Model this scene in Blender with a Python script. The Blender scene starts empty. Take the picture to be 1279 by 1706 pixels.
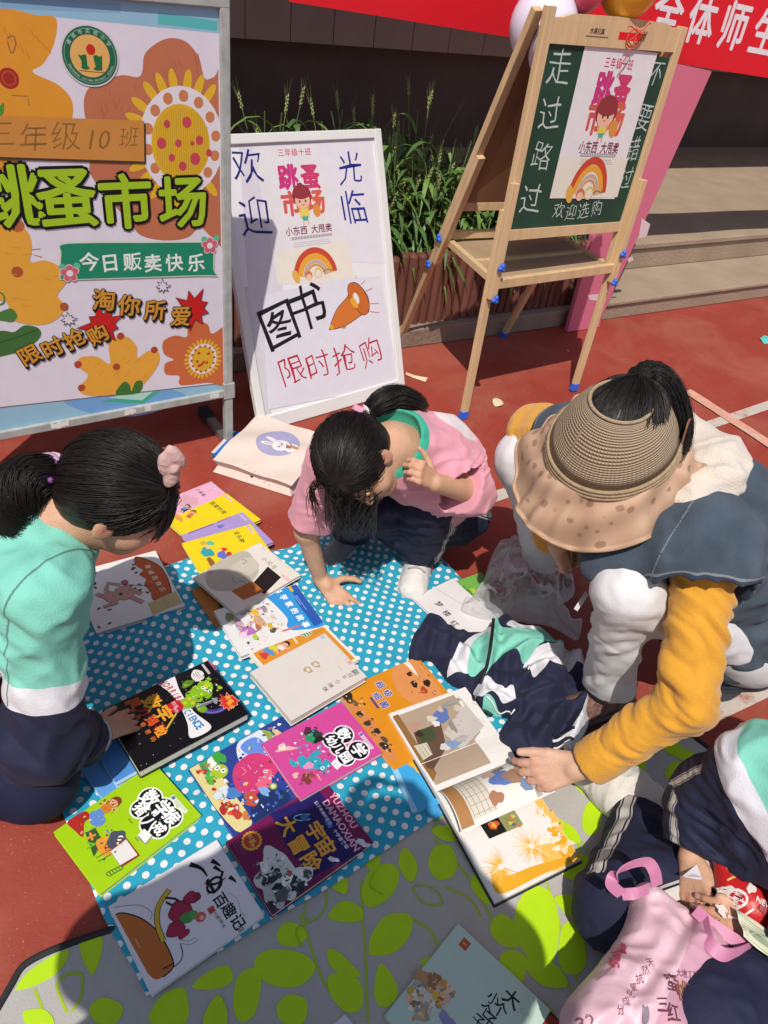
import bpy, bmesh, math, random
import numpy as np
from mathutils import Vector, Matrix
from mathutils.geometry import tessellate_polygon

SC = bpy.context.scene
COL = SC.collection
R = math.radians
# ------------------------------------------------------------------ camera, world, sun, exposure
IW, IH = 1279.0, 1706.0
FPX, PITCH, ROLL, CAMZ = 1240.0, R(37.5), R(8.5), 1.45
F = np.array([0, math.cos(PITCH), -math.sin(PITCH)])
_r0 = np.array([1.0, 0, 0]); _u0 = np.array([0, math.sin(PITCH), math.cos(PITCH)])
CR = math.cos(ROLL) * _r0 + math.sin(ROLL) * _u0
CU = -math.sin(ROLL) * _r0 + math.cos(ROLL) * _u0
EYE = np.array([0, 0, CAMZ])
cd = bpy.data.cameras.new('camera'); cam = bpy.data.objects.new('camera', cd); COL.objects.link(cam)
cd.sensor_fit = 'VERTICAL'; cd.sensor_height = 24.0; cd.sensor_width = 18.0; cd.lens = 24.0 * FPX / IH
cd.clip_start = 0.05; cd.clip_end = 500
M = Matrix(((CR[0], CU[0], -F[0], 0), (CR[1], CU[1], -F[1], 0), (CR[2], CU[2], -F[2], CAMZ), (0, 0, 0, 1)))
cam.matrix_world = M
SC.camera = cam

SUN_EL, SUN_AZ = R(58), R(83)          # shadows fall towards azimuth 83 deg (x = 0, y = 90)
world = bpy.data.worlds.new('World'); SC.world = world; world.use_nodes = True
nt = world.node_tree
sky = nt.nodes.new('ShaderNodeTexSky'); sky.sky_type = 'NISHITA'; sky.sun_disc = False
sky.sun_elevation = SUN_EL
sd = np.array([-math.cos(SUN_AZ) * math.cos(SUN_EL), -math.sin(SUN_AZ) * math.cos(SUN_EL), math.sin(SUN_EL)])  # to the sun
sky.sun_rotation = math.atan2(sd[0], sd[1])
sky.dust_density = 1.5
bg = nt.nodes['Background']; nt.links.new(sky.outputs[0], bg.inputs[0]); bg.inputs[1].default_value = 0.125
sl = bpy.data.lights.new('sun', 'SUN'); sl.energy = 4.6; sl.angle = R(0.5); sl.color = (1.0, 0.945, 0.87)
so = bpy.data.objects.new('sun', sl); COL.objects.link(so); so.location = (-2, -6, 9)
so.rotation_euler = Vector(-sd).to_track_quat('-Z', 'Y').to_euler()
SC.view_settings.view_transform = 'Standard'; SC.view_settings.look = 'None'
SC.view_settings.gamma = 1; SC.view_settings.exposure = -0.2
SC.cycles.max_bounces = 6; SC.cycles.diffuse_bounces = 3; SC.cycles.transparent_max_bounces = 12
SC.cycles.use_denoising = True

# ------------------------------------------------------------------ pixel <-> world (photo pixels)
def ray(x, y):
    d = F * FPX + CR * (x - IW / 2) - CU * (y - IH / 2)
    return d / np.linalg.norm(d)
def at(x, y, z=0.0):
    d = ray(x, y); return EYE + d * ((z - CAMZ) / d[2])
def nz(v):
    v = np.asarray(v, float); return v / np.linalg.norm(v)
class Plane:
    def __init__(s, P, u, v):
        s.P = np.asarray(P, float); s.u = nz(u); v = np.asarray(v, float); s.v = nz(v - s.u * (v @ s.u)); s.n = np.cross(s.u, s.v)
    def px(s, x, y):
        d = ray(x, y); t = ((s.P - EYE) @ s.n) / (d @ s.n); q = EYE + t * d - s.P
        return (float(q @ s.u), float(q @ s.v))
    def pts(s, L): return [s.px(*p) for p in L]
    def to(s, a, b, c=0.0): return s.P + s.u * a + s.v * b + s.n * c

# ------------------------------------------------------------------ materials
def lin(h):
    if not isinstance(h, str): return tuple(h)
    h = h.lstrip('#'); o = []
    if len(h) == 3: h = ''.join(c * 2 for c in h)
    for i in (0, 2, 4):
        c = int(h[i:i + 2], 16) / 255; o.append(c / 12.92 if c <= .04045 else ((c + .055) / 1.055) ** 2.4)
    return tuple(o)
_mats = {}
def node(nt, t, **kw):
    n = nt.nodes.new(t)
    for k, v in kw.items(): setattr(n, k, v)
    return n
def mat(name, col, rough=.6, var=.1, vs=6, bump=0., bs=80, spec=.4, sss=0., sheen=0., metal=0., stretch=None, trans=0., coat=0.):
    """principled with noise-driven variation of colour and roughness and a fine bump"""
    if name in _mats: return _mats[name]
    m = bpy.data.materials.new(name); m.use_nodes = True; t = m.node_tree; b = t.nodes['Principled BSDF']
    c = lin(col)
    b.inputs['Roughness'].default_value = rough; b.inputs['Specular IOR Level'].default_value = spec; b.inputs['Metallic'].default_value = metal
    if sss: b.inputs['Subsurface Weight'].default_value = sss; b.inputs['Subsurface Radius'].default_value = (.012, .005, .003); b.inputs['Subsurface Scale'].default_value = .6
    if sheen: b.inputs['Sheen Weight'].default_value = sheen; b.inputs['Sheen Roughness'].default_value = .5
    if trans: b.inputs['Transmission Weight'].default_value = trans
    if coat: b.inputs['Coat Weight'].default_value = coat; b.inputs['Coat Roughness'].default_value = .15
    tc = node(t, 'ShaderNodeTexCoord'); mp = node(t, 'ShaderNodeMapping'); t.links.new(tc.outputs['Object'], mp.inputs[0])
    if stretch: mp.inputs['Scale'].default_value = stretch
    b.inputs['Base Color'].default_value = (*c, 1)
    if var:
        n = node(t, 'ShaderNodeTexNoise'); n.inputs['Scale'].default_value = vs; n.inputs['Detail'].default_value = 6; t.links.new(mp.outputs[0], n.inputs[0])
        mx = node(t, 'ShaderNodeMix', data_type='RGBA'); t.links.new(n.outputs[0], mx.inputs[0])
        mx.inputs[6].default_value = (*[max(0, x * (1 - var * 1.6)) for x in c], 1); mx.inputs[7].default_value = (*[min(1, x * (1 + var * 1.6)) for x in c], 1)
        t.links.new(mx.outputs[2], b.inputs['Base Color'])
    if bump:
        n2 = node(t, 'ShaderNodeTexNoise'); n2.inputs['Scale'].default_value = bs; n2.inputs['Detail'].default_value = 4; t.links.new(mp.outputs[0], n2.inputs[0])
        bp = node(t, 'ShaderNodeBump'); bp.inputs['Strength'].default_value = bump; bp.inputs['Distance'].default_value = .01
        t.links.new(n2.outputs[0], bp.inputs['Height']); t.links.new(bp.outputs[0], b.inputs['Normal'])
    _mats[name] = m; return m
def ink(h, rough=.42):
    return mat('print_' + h.lstrip('#') + ('' if rough == .42 else '_%d' % int(rough * 100)), h, rough=rough, var=.04, vs=25, spec=.35)
def math_(t, op, a, b=None, c=None):
    n = node(t, 'ShaderNodeMath', operation=op)
    for i, v in enumerate((a, b, c)):
        if v is None: continue
        if isinstance(v, (int, float)): n.inputs[i].default_value = v
        else: t.links.new(v, n.inputs[i])
    return n.outputs[0]
def cmix(t, fac, a, b):
    mx = node(t, 'ShaderNodeMix', data_type='RGBA')
    for i, v in ((0, fac), (6, a), (7, b)):
        if isinstance(v, (int, float)): mx.inputs[i].default_value = v
        elif isinstance(v, (tuple, str)): mx.inputs[i].default_value = (*lin(v), 1)
        else: t.links.new(v, mx.inputs[i])
    return mx.outputs[2]
def attr(t, name):
    n = node(t, 'ShaderNodeAttribute'); n.attribute_name = name; return n.outputs['Fac']
def region_mat(name, base, layers, rough=.75, bump=.25, bs=350, var=.08, sheen=.2):
    """cloth whose colour blocks follow float attributes: layers = [(attribute, colour)], painted where attribute > 0"""
    m = mat(name, base, rough=rough, var=var, vs=14, bump=bump, bs=bs, sheen=sheen); t = m.node_tree; b = t.nodes['Principled BSDF']
    src = b.inputs['Base Color'].links[0].from_socket
    for a, c in layers:
        f = math_(t, 'GREATER_THAN', attr(t, a), 0.0)
        src = cmix(t, f, src, c)
    t.links.new(src, b.inputs['Base Color']); return m

# ------------------------------------------------------------------ objects
def link_mesh(name, verts, faces, mats, midx=None, parent=None, smooth=False, attrs=None, loc=None, uv=None):
    """one mesh object; verts are world coordinates"""
    verts = np.asarray(verts, np.float64).reshape(-1, 3)
    if parent is not None: o0 = np.array(parent['base'])
    elif loc is not None: o0 = np.asarray(loc, float)
    else:
        o0 = np.array([verts[:, 0].mean(), verts[:, 1].mean(), verts[:, 2].min()])
    me = bpy.data.meshes.new(name)
    if isinstance(faces, np.ndarray):
        n = len(faces); k = faces.shape[1]
        me.vertices.add(len(verts)); me.vertices.foreach_set('co', (verts - o0).astype(np.float32).ravel())
        me.loops.add(n * k); me.polygons.add(n)
        me.loops.foreach_set('vertex_index', faces.astype(np.int32).ravel())
        me.polygons.foreach_set('loop_start', np.arange(0, n * k, k, dtype=np.int32))
        me.update(calc_edges=True)
    else:
        me.from_pydata((verts - o0).tolist(), [], [list(map(int, f)) for f in faces])
    if not isinstance(mats, (list, tuple)): mats = [mats]
    for m in mats: me.materials.append(m)
    if midx is not None: me.polygons.foreach_set('material_index', np.asarray(midx, np.int32))
    if smooth: me.polygons.foreach_set('use_smooth', np.ones(len(me.polygons), bool))
    for k, v in (attrs or {}).items():
        a = me.attributes.new(k, 'FLOAT', 'POINT'); a.data.foreach_set('value', np.asarray(v, np.float32))
    if uv is not None:
        l = me.uv_layers.new(name='UVMap'); vi = np.empty(len(me.loops), np.int32); me.loops.foreach_get('vertex_index', vi)
        l.data.foreach_set('uv', np.asarray(uv, np.float32)[vi].ravel())
    me.validate()
    o = bpy.data.objects.new(name, me); COL.objects.link(o)
    if parent is not None:
        o.parent = parent
    else: o.location = o0
    o['base'] = [float(x) for x in o0]
    return o
def thing(name, label, cat, base, group=None):
    o = bpy.data.objects.new(name, None); COL.objects.link(o); o.location = tuple(float(x) for x in base)
    o.empty_display_size = .05; o['base'] = [float(x) for x in base]; o['label'] = label; o['category'] = cat
    if group: o['group'] = group
    return o
def tag(o, label, cat, group=None):
    o['label'] = label; o['category'] = cat
    if group: o['group'] = group
    return o
def structure(o): o['kind'] = 'structure'; return o

class MB:
    """collects plain solids (world coordinates)"""
    def __init__(s): s.v = []; s.f = []; s.m = []
    def add(s, V, Fs, m=0):
        n = len(s.v); s.v += [tuple(map(float, p)) for p in V]; s.f += [[i + n for i in f] for f in Fs]; s.m += [m] * len(Fs)
    def box8(s, P, m=0):
        s.add(P, [(0, 3, 2, 1), (4, 5, 6, 7), (0, 1, 5, 4), (1, 2, 6, 5), (2, 3, 7, 6), (3, 0, 4, 7)], m)
    def box(s, o, u, v, w, a, b, c, m=0, bev=0.0):
        """box at corner ranges a, b, c along unit axes u, v, w from o"""
        o = np.asarray(o); 
        if bev <= 0:
            P = [o + u * x + v * y + w * z for z in c for x, y in ((a[0], b[0]), (a[1], b[0]), (a[1], b[1]), (a[0], b[1]))]
            s.box8(P, m); return
        bm = bmesh.new(); bmesh.ops.create_cube(bm, size=1)
        for vv in bm.verts:
            vv.co = Vector(((a[0] + a[1]) / 2 + vv.co.x * (a[1] - a[0]), (b[0] + b[1]) / 2 + vv.co.y * (b[1] - b[0]), (c[0] + c[1]) / 2 + vv.co.z * (c[1] - c[0])))
        bmesh.ops.bevel(bm, geom=bm.edges[:], offset=bev, segments=2, affect='EDGES', profile=.5)
        bm.verts.index_update()
        V = [o + u * p.co.x + v * p.co.y + w * p.co.z for p in bm.verts]
        s.add(V, [[x.index for x in f.verts] for f in bm.faces], m); bm.free()
    def beam(s, p, q, up, w, h, m=0, bev=.002):
        p = np.asarray(p, float); q = np.asarray(q, float); u = nz(q - p); up = np.asarray(up, float); v = nz(up - u * (up @ u)); ww = np.cross(u, v)
        s.box(p, u, ww, v, (0, np.linalg.norm(q - p)), (-w / 2, w / 2), (-h / 2, h / 2), m, bev)
    def tube(s, pts, r, n=8, m=0, cap=True):
        pts = [np.asarray(p, float) for p in pts]; rs = r if isinstance(r, (list, tuple, np.ndarray)) else [r] * len(pts)
        t0 = nz(pts[1] - pts[0]); a = np.array([0, 0, 1.]) if abs(t0[2]) < .9 else np.array([1., 0, 0]); nrm = nz(a - t0 * (a @ t0)); V = []; Fs = []
        for i, p in enumerate(pts):
            t = nz(pts[min(i + 1, len(pts) - 1)] - pts[max(i - 1, 0)]); nrm = nz(nrm - t * (nrm @ t)); b = np.cross(t, nrm)
            for k in range(n):
                an = 2 * math.pi * k / n; V.append(p + (nrm * math.cos(an) + b * math.sin(an)) * rs[i])
        for i in range(len(pts) - 1):
            for k in range(n): Fs.append((i * n + k, i * n + (k + 1) % n, (i + 1) * n + (k + 1) % n, (i + 1) * n + k))
        if cap: Fs.append(tuple(range(n - 1, -1, -1))); Fs.append(tuple((len(pts) - 1) * n + k for k in range(n)))
        s.add(V, Fs, m)
    def ribbon(s, pts, width, side, thick=.0015, m=0):
        """flat strap along pts, width along side vectors"""
        V = []; Fs = []; n = len(pts)
        for i, p in enumerate(pts):
            p = np.asarray(p, float); sv = np.asarray(side[i] if isinstance(side, list) else side, float)
            t = nz(np.asarray(pts[min(i + 1, n - 1)], float) - np.asarray(pts[max(i - 1, 0)], float)); sv = nz(sv - t * (sv @ t)); nn = np.cross(t, sv)
            w = width[i] if isinstance(width, (list, tuple)) else width
            for a, b in ((-1, -1), (1, -1), (1, 1), (-1, 1)): V.append(p + sv * a * w / 2 + nn * b * thick / 2)
        for i in range(n - 1):
            for k in range(4): Fs.append((i * 4 + k, i * 4 + (k + 1) % 4, i * 4 + 4 + (k + 1) % 4, i * 4 + 4 + k))
        Fs.append((3, 2, 1, 0)); Fs.append(tuple((n - 1) * 4 + k for k in range(4)))
        s.add(V, Fs, m)
    def prism(s, poly2, to, c0, c1, m=0):
        n = len(poly2); V = [to(a, b, c0) for a, b in poly2] + [to(a, b, c1) for a, b in poly2]
        T = tessellate_polygon([[Vector((a, b, 0)) for a, b in poly2]])
        Fs = [tuple(t) for t in T] + [tuple(i + n for i in reversed(t)) for t in T] + [(i, (i + 1) % n, n + (i + 1) % n, n + i) for i in range(n)]
        s.add(V, Fs, m)
    def build(s, name, mats, parent=None, smooth=False, **kw):
        o = link_mesh(name, s.v, s.f, mats, s.m, parent, smooth, **kw)
        bm = bmesh.new(); bm.from_mesh(o.data); bmesh.ops.recalc_face_normals(bm, faces=bm.faces[:]); bm.to_mesh(o.data); bm.free()
        return o

# ------------------------------------------------------------------ printed art on a plane
_gl = {}
def glyph(body, bold=0.0, res=2):
    k = (body, round(bold, 4))
    if k in _gl: return _gl[k]
    cu = bpy.data.curves.new('lettering', 'FONT'); cu.body = body; cu.offset = bold; cu.resolution_u = res; cu.align_x = 'CENTER'
    o = bpy.data.objects.new('lettering', cu); COL.objects.link(o)
    dg = bpy.context.evaluated_depsgraph_get(); me = o.evaluated_get(dg).to_mesh()
    V = [(v.co.x, v.co.y - .36) for v in me.vertices]; Fs = [tuple(p.vertices) for p in me.polygons]
    bpy.data.objects.remove(o); bpy.data.curves.remove(cu)
    _gl[k] = (V, Fs); return _gl[k]
class Art:
    def __init__(s, dz=7e-6, z0=.0004): s.v = []; s.f = []; s.c = []; s.z = z0; s.dz = 7e-6
    def put(s, V, Fs, col):
        n = len(s.v); s.v += [(a, b, s.z) for a, b in V]; s.f += [tuple(i + n for i in f) for f in Fs]; s.c += [col] * len(Fs); s.z += s.dz
    def poly(s, P, col):
        T = tessellate_polygon([[Vector((a, b, 0)) for a, b in P]]); s.put(P, [tuple(t) for t in T], col)
    def rect(s, x0, y0, x1, y1, col): s.poly([(x0, y0), (x1, y0), (x1, y1), (x0, y1)], col)
    def ell(s, x, y, rx, ry=None, col='#000000', rot=0, n=28, a0=0, a1=360):
        ry = ry or rx; c, q = math.cos(R(rot)), math.sin(R(rot)); P = []
        for i in range(n if a1 - a0 >= 360 else n + 1):
            t = R(a0 + (a1 - a0) * i / n); a, b = rx * math.cos(t), ry * math.sin(t); P.append((x + a * c - b * q, y + a * q + b * c))
        s.poly(P, col)
    def ring(s, x, y, rx, ry, w, col, a0=0, a1=360, n=36, rot=0):
        c, q = math.cos(R(rot)), math.sin(R(rot)); V = []
        for i in range(n + 1):
            t = R(a0 + (a1 - a0) * i / n)
            for k in (0, w): a, b = (rx - k) * math.cos(t), (ry - k) * math.sin(t); V.append((x + a * c - b * q, y + a * q + b * c))
        s.put(V, [(2 * i, 2 * i + 2, 2 * i + 3, 2 * i + 1) for i in range(n)], col)
    def line(s, P, w, col, taper=False, close=False):
        if close: P = list(P) + [P[0]]
        n = len(P); V = []
        for i, p in enumerate(P):
            a = np.array(P[max(i - 1, 0)]); b = np.array(P[min(i + 1, n - 1)]); t = b - a; L = np.linalg.norm(t); t = t / L if L > 1e-9 else np.array([1., 0])
            ww = w / 2 * ((1 - .75 * i / (n - 1)) if taper else 1)
            V += [(p[0] - t[1] * ww, p[1] + t[0] * ww), (p[0] + t[1] * ww, p[1] - t[0] * ww)]
        s.put(V, [(2 * i, 2 * i + 1, 2 * i + 3, 2 * i + 2) for i in range(n - 1)], col)
    def blob(s, x, y, rx, ry, col, seed=0, j=.12, n=22, rot=0):
        rd = random.Random(seed); ph = [rd.uniform(0, 6.3) for _ in range(4)]; c, q = math.cos(R(rot)), math.sin(R(rot)); P = []
        for i in range(n):
            t = 2 * math.pi * i / n; k = 1 + j * (math.sin(2 * t + ph[0]) * .5 + math.sin(3 * t + ph[1]) * .5 + math.sin(5 * t + ph[2]) * .4)
            a, b = rx * k * math.cos(t), ry * k * math.sin(t); P.append((x + a * c - b * q, y + a * q + b * c))
        s.poly(P, col)
    def star(s, x, y, r0, r1, n, col, seed=0, rot=0, j=.25):
        rd = random.Random(seed); s.poly([(x + r * math.cos(t), y + r * math.sin(t)) for i in range(2 * n) for r in [(r0 if i % 2 == 0 else r1) * (1 + rd.uniform(-j, j) * (i % 2 == 0))] for t in [R(rot) + math.pi * i / n]], col)
    def text(s, body, x, y, size, col, rot=0, bold=0., out=None, sx=1., shear=0., vert=False, step=None, jit=0., seed=1, warp=0., arc=0.):
        """CJK strings char by char (step em), latin strings whole; out = (colour, extra offset in em)"""
        rd = random.Random(seed); rot = R(rot)
        asc = all(ord(ch) < 128 for ch in body) and not vert
        items = [body] if asc else list(body); st = (step or (1.02 if not vert else 1.05)) * size
        for lay in ([('o', out[0], bold + out[1])] if out else []) + [('f', col, bold)]:
            rd = random.Random(seed); n0 = len(s.v)
            AV = []; AF = []
            for i, ch in enumerate(items):
                o = (i - (len(items) - 1) / 2) * st
                cx, cy = (0, -o) if vert else (o * sx, 0)
                jx, jy, jr, js = [rd.uniform(-1, 1) * jit for _ in range(4)]; ph = rd.uniform(0, 6)
                if ch == ' ': continue
                fat = lay[2] if lay[2] > .02 else 0
                V, Fs = glyph(ch, 0 if fat else lay[2]); c, q = math.cos(jr * 1.2 + arc * (i - (len(items) - 1) / 2)), math.sin(jr * 1.2 + arc * (i - (len(items) - 1) / 2))
                W_ = [(a + warp * math.sin(5 * b + ph) + warp * .4 * math.sin(9 * a + ph), b + warp * math.sin(6 * a + 2 * ph) + warp * .5 * math.sin(11 * b + ph)) for a, b in V] if warp else V
                ring = [(0, 0)] if not fat else [(fat * math.cos(k * .7854), fat * math.sin(k * .7854)) for k in range(8)] + [(0, 0)]
                for ri, (ox, oy) in enumerate(ring):
                    BV = []
                    for a, b in W_:
                        a, b = (a + ox + shear * b) * size * (1 + js * .6) * sx, (b + oy) * size * (1 + js * .6)
                        a, b = a * c - b * q + cx + jx * size, a * q + b * c + cy + jy * size
                        BV.append((x + a * math.cos(rot) - b * math.sin(rot), y + a * math.sin(rot) + b * math.cos(rot)))
                    if fat:
                        d0 = s.dz; s.dz = 2e-6; s.put(BV, Fs, lay[1]); s.dz = d0
                    else:
                        m = len(AV); AV += BV; AF += [tuple(k + m for k in f) for f in Fs]
            s.z += s.dz
            if AF: s.put(AV, AF, lay[1])
    def flower(s, x, y, r, col, n=5, rot=90, k=.55, seed=0, w=None):
        """rounded petals as one outline"""
        P = []; 
        for i in range(n * 14):
            t = 2 * math.pi * i / (n * 14); e = abs(math.sin(n * t / 2)) ** .7; rr = r * (k + (1 - k) * e) * (1 + .05 * math.sin(3 * t + seed)); tt = t + R(rot) + math.pi / n
            P.append((x + rr * math.cos(tt), y + rr * math.sin(tt)))
        s.poly(P, col)
    def build(s, plane, name='print', parent=None, extra=None, warp=None, rough=.42):
        """extra = (MB, mats): solid the print belongs to, joined into the same mesh"""
        cols = []; mats = []; V = []; Fs = []; mi = []
        if extra:
            mb, mats0 = extra; V = [np.array(p) for p in mb.v]; Fs = [tuple(f) for f in mb.f]; mi = list(mb.m); mats = list(mats0)
        k0 = len(mats); n = len(V)
        for c in s.c:
            if c not in cols: cols.append(c)
        mats += [ink(c, rough) if isinstance(c, str) else c for c in cols]
        for a, b, c in s.v:
            V.append(warp(a, b, c) if warp else plane.to(a, b, c))
        Fs += [tuple(i + n for i in f) for f in s.f]; mi += [k0 + cols.index(c) for c in s.c]
        o = link_mesh(name, V, Fs, mats, mi, parent)
        return o

# ------------------------------------------------------------------ implicit bodies
_rng = np.random.default_rng(7); _lat = _rng.random((32, 32, 32)).astype(np.float32)
def vnoise(P):
    P = np.asarray(P, np.float32); i = np.floor(P).astype(int); f = P - i; f = f * f * (3 - 2 * f); r = 0
    for dx in (0, 1):
        for dy in (0, 1):
            for dz in (0, 1):
                w = (f[:, 0] if dx else 1 - f[:, 0]) * (f[:, 1] if dy else 1 - f[:, 1]) * (f[:, 2] if dz else 1 - f[:, 2])
                r = r + w * _lat[(i[:, 0] + dx) % 32, (i[:, 1] + dy) % 32, (i[:, 2] + dz) % 32]
    return r
class Vol:
    def __init__(s, lo, hi, h):
        s.lo = np.asarray(lo, float); s.h = h; n = np.ceil((np.asarray(hi) - s.lo) / h).astype(int) + 1
        s.d = np.full(n, .08, np.float32); s.ax = [(s.lo[i] + h * np.arange(n[i])).astype(np.float32) for i in range(3)]
    def sl(s, a, b):
        o = []
        for i in range(3):
            j0 = max(0, int((a[i] - s.lo[i]) / s.h)); j1 = min(s.d.shape[i], int((b[i] - s.lo[i]) / s.h) + 2)
            if j1 <= j0: return None
            o.append(slice(j0, j1))
        return tuple(o)
    def g(s, sl): return s.ax[0][sl[0]][:, None, None], s.ax[1][sl[1]][None, :, None], s.ax[2][sl[2]][None, None, :]
    def mixin(s, sl, e, k, op):
        d = s.d[sl]
        if op == 'add':
            if k > 0: hh = np.maximum(k - np.abs(d - e), 0) / k; s.d[sl] = np.minimum(d, e) - hh * hh * k * .25
            else: s.d[sl] = np.minimum(d, e)
        else:
            e = -e
            if k > 0: hh = np.maximum(k - np.abs(d - e), 0) / k; s.d[sl] = np.maximum(d, e) + hh * hh * k * .25
            else: s.d[sl] = np.maximum(d, e)
    def cone(s, a, b, ra, rb, k=.02, op='add', flat=None):
        """tapered capsule; flat = (axis, factor) squashes the section along an axis"""
        a = np.asarray(a, float); b = np.asarray(b, float); m = max(ra, rb) + k + .02
        sl = s.sl(np.minimum(a, b) - m, np.maximum(a, b) + m)
        if sl is None: return s
        X, Y, Z = s.g(sl); v = b - a; L = max(v @ v, 1e-9)
        x, y, z = X - a[0], Y - a[1], Z - a[2]; t = np.clip((x * v[0] + y * v[1] + z * v[2]) / L, 0, 1)
        x = x - t * v[0]; y = y - t * v[1]; z = z - t * v[2]
        q = x * x + y * y + z * z; sc = 1.
        if flat is not None:
            n = nz(flat[0]); e = x * n[0] + y * n[1] + z * n[2]; q = q + e * e * (1 / flat[1] ** 2 - 1); sc = .5 + .5 * flat[1]
        s.mixin(sl, ((np.sqrt(q) - (ra + (rb - ra) * t)) * sc).astype(np.float32), k, op); return s
    def chain(s, P, r, k=.02, flat=None):
        for i in range(len(P) - 1): s.cone(P[i], P[i + 1], r[i], r[i + 1], k, flat=flat)
        return s
    def ell(s, c, r, ax=None, k=.02, op='add'):
        """ellipsoid, radii r along the rows of ax"""
        c = np.asarray(c, float); r = np.asarray(r, float); m = r.max() + k + .02; sl = s.sl(c - m, c + m)
        if sl is None: return s
        X, Y, Z = s.g(sl); x, y, z = X - c[0], Y - c[1], Z - c[2]; ax = np.eye(3) if ax is None else np.asarray(ax)
        q0 = 0; q1 = 0
        for i in range(3):
            e = x * ax[i][0] + y * ax[i][1] + z * ax[i][2]; q0 = q0 + (e / r[i]) ** 2; q1 = q1 + (e / r[i] ** 2) ** 2
        q0 = np.sqrt(q0); e = q0 * (q0 - 1) / np.maximum(np.sqrt(q1), 1e-6)
        s.mixin(sl, e.astype(np.float32), k, op); return s
    def cut(s, p, n, c=None, rad=1.0, k=.004):
        """remove everything beyond the plane p, n inside a sphere of radius rad about c"""
        p = np.asarray(p, float); n = nz(n); c = p if c is None else np.asarray(c); sl = s.sl(c - rad, c + rad)
        if sl is None: return s
        X, Y, Z = s.g(sl); e = -((X - p[0]) * n[0] + (Y - p[1]) * n[1] + (Z - p[2]) * n[2])
        e = np.maximum(e, np.sqrt((X - c[0]) ** 2 + (Y - c[1]) ** 2 + (Z - c[2]) ** 2) - rad)
        s.mixin(sl, e.astype(np.float32), k, 'sub'); return s
    def band(s, w=.03):
        return np.nonzero(np.abs(s.d) < w)
    def pts(s, I): return np.stack([s.ax[0][I[0]], s.ax[1][I[1]], s.ax[2][I[2]]], 1)
    def wrinkle(s, amp, fr, seed=0, ridge=True, c=None, rad=None, frame=None):
        """noise relief; fr = frequency or 3 frequencies along the rows of frame"""
        I = s.band(); P = s.pts(I)
        fr = np.array([fr] * 3 if np.isscalar(fr) else fr, float); Q = P if frame is None else P @ np.asarray(frame).T
        n = vnoise(Q * fr + seed * 3.7 + .35 * vnoise(Q * fr * .5 + seed)[:, None] * 3)
        if ridge: n = 1 - np.abs(2 * n - 1) * 2
        else: n = 2 * n - 1
        w = 1. if c is None else np.clip((rad - np.linalg.norm(P - np.asarray(c), axis=1)) / (rad * .4), 0, 1)
        s.d[I] -= (amp * n * w).astype(np.float32); return s
    def fold(s, a, b, amp, n, seed=0, rad=.1, twist=2.5):
        """creases that run round a limb from a to b"""
        a = np.asarray(a, float); b = np.asarray(b, float); I = s.band(); P = s.pts(I); v = b - a; L = np.linalg.norm(v); v = v / L
        q = P - a; t = (q @ v); rr = q - t[:, None] * v; dist = np.linalg.norm(rr, axis=1); e1 = nz(np.cross(v, [.3, .2, .9])); e2 = np.cross(v, e1)
        t = t / L; sel = (t > -.1) & (t < 1.1) & (dist < rad)
        ca, sa = (rr @ e1) / (dist + 1e-6), (rr @ e2) / (dist + 1e-6)
        Q = np.stack([ca * .6 + seed * 5, sa * .6 + seed * 3, t * n + ca * twist * .4 + sa * twist * .3], 1)[sel]
        m = 1 - np.abs(2 * vnoise(Q) - 1) * 2; m2 = vnoise(Q * 2.1 + 9) * 2 - 1
        w = np.clip(np.minimum(t[sel] + .1, 1.1 - t[sel]) * 6, 0, 1)
        dd = s.d[I]; dd[sel] -= (amp * (m * .8 + m2 * .4) * w).astype(np.float32); s.d[I] = dd; return s
    def surf(s):
        d = s.d.copy(); d[0] = d[-1] = .05; d[:, 0] = d[:, -1] = .05; d[:, :, 0] = d[:, :, -1] = .05
        d[d == 0] = 1e-6
        g = d < 0; nx, ny, nz_ = np.array(d.shape) - 1
        c8 = [(i, j, k) for i in (0, 1) for j in (0, 1) for k in (0, 1)]
        cnt = sum(g[i:i + nx, j:j + ny, k:k + nz_].astype(np.int8) for i, j, k in c8); act = (cnt > 0) & (cnt < 8)
        I = np.argwhere(act); idx = np.full(act.shape, -1, np.int64); idx[act] = np.arange(len(I))
        val = {c: d[I[:, 0] + c[0], I[:, 1] + c[1], I[:, 2] + c[2]] for c in c8}
        acc = np.zeros((len(I), 3)); num = np.zeros(len(I))
        for c in c8:
            for ax in range(3):
                if c[ax]: continue
                e = list(c); e[ax] = 1; e = tuple(e); va, vb = val[c], val[e]; cr = (va < 0) != (vb < 0)
                t = np.where(cr, va / np.where(cr, va - vb, 1), 0); p = np.array(c, float)[None].repeat(len(I), 0); p[:, ax] = t
                acc += p * cr[:, None]; num += cr
        V = s.lo + (I + acc / num[:, None]) * s.h; Q = []
        for ax in range(3):
            A = [slice(1, -1)] * 3; A[ax] = slice(0, -1); B = list(A); B[ax] = slice(1, None)
            ga, gb = g[tuple(A)], g[tuple(B)]; E = np.argwhere(ga != gb); fl = ga[ga != gb]
            E = E + np.array([0 if i == ax else 1 for i in range(3)]); u, w = [i for i in range(3) if i != ax]
            def cell(du, dw):
                q = E.copy(); q[:, u] -= du; q[:, w] -= dw; return idx[q[:, 0], q[:, 1], q[:, 2]]
            f = np.stack([cell(1, 1), cell(0, 1), cell(0, 0), cell(1, 0)], 1)
            flip = fl if ax != 1 else ~fl; f[~flip] = f[~flip][:, ::-1]; Q.append(f)
        Q = np.concatenate(Q); Q = Q[(Q >= 0).all(1)]
        return V, Q
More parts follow.
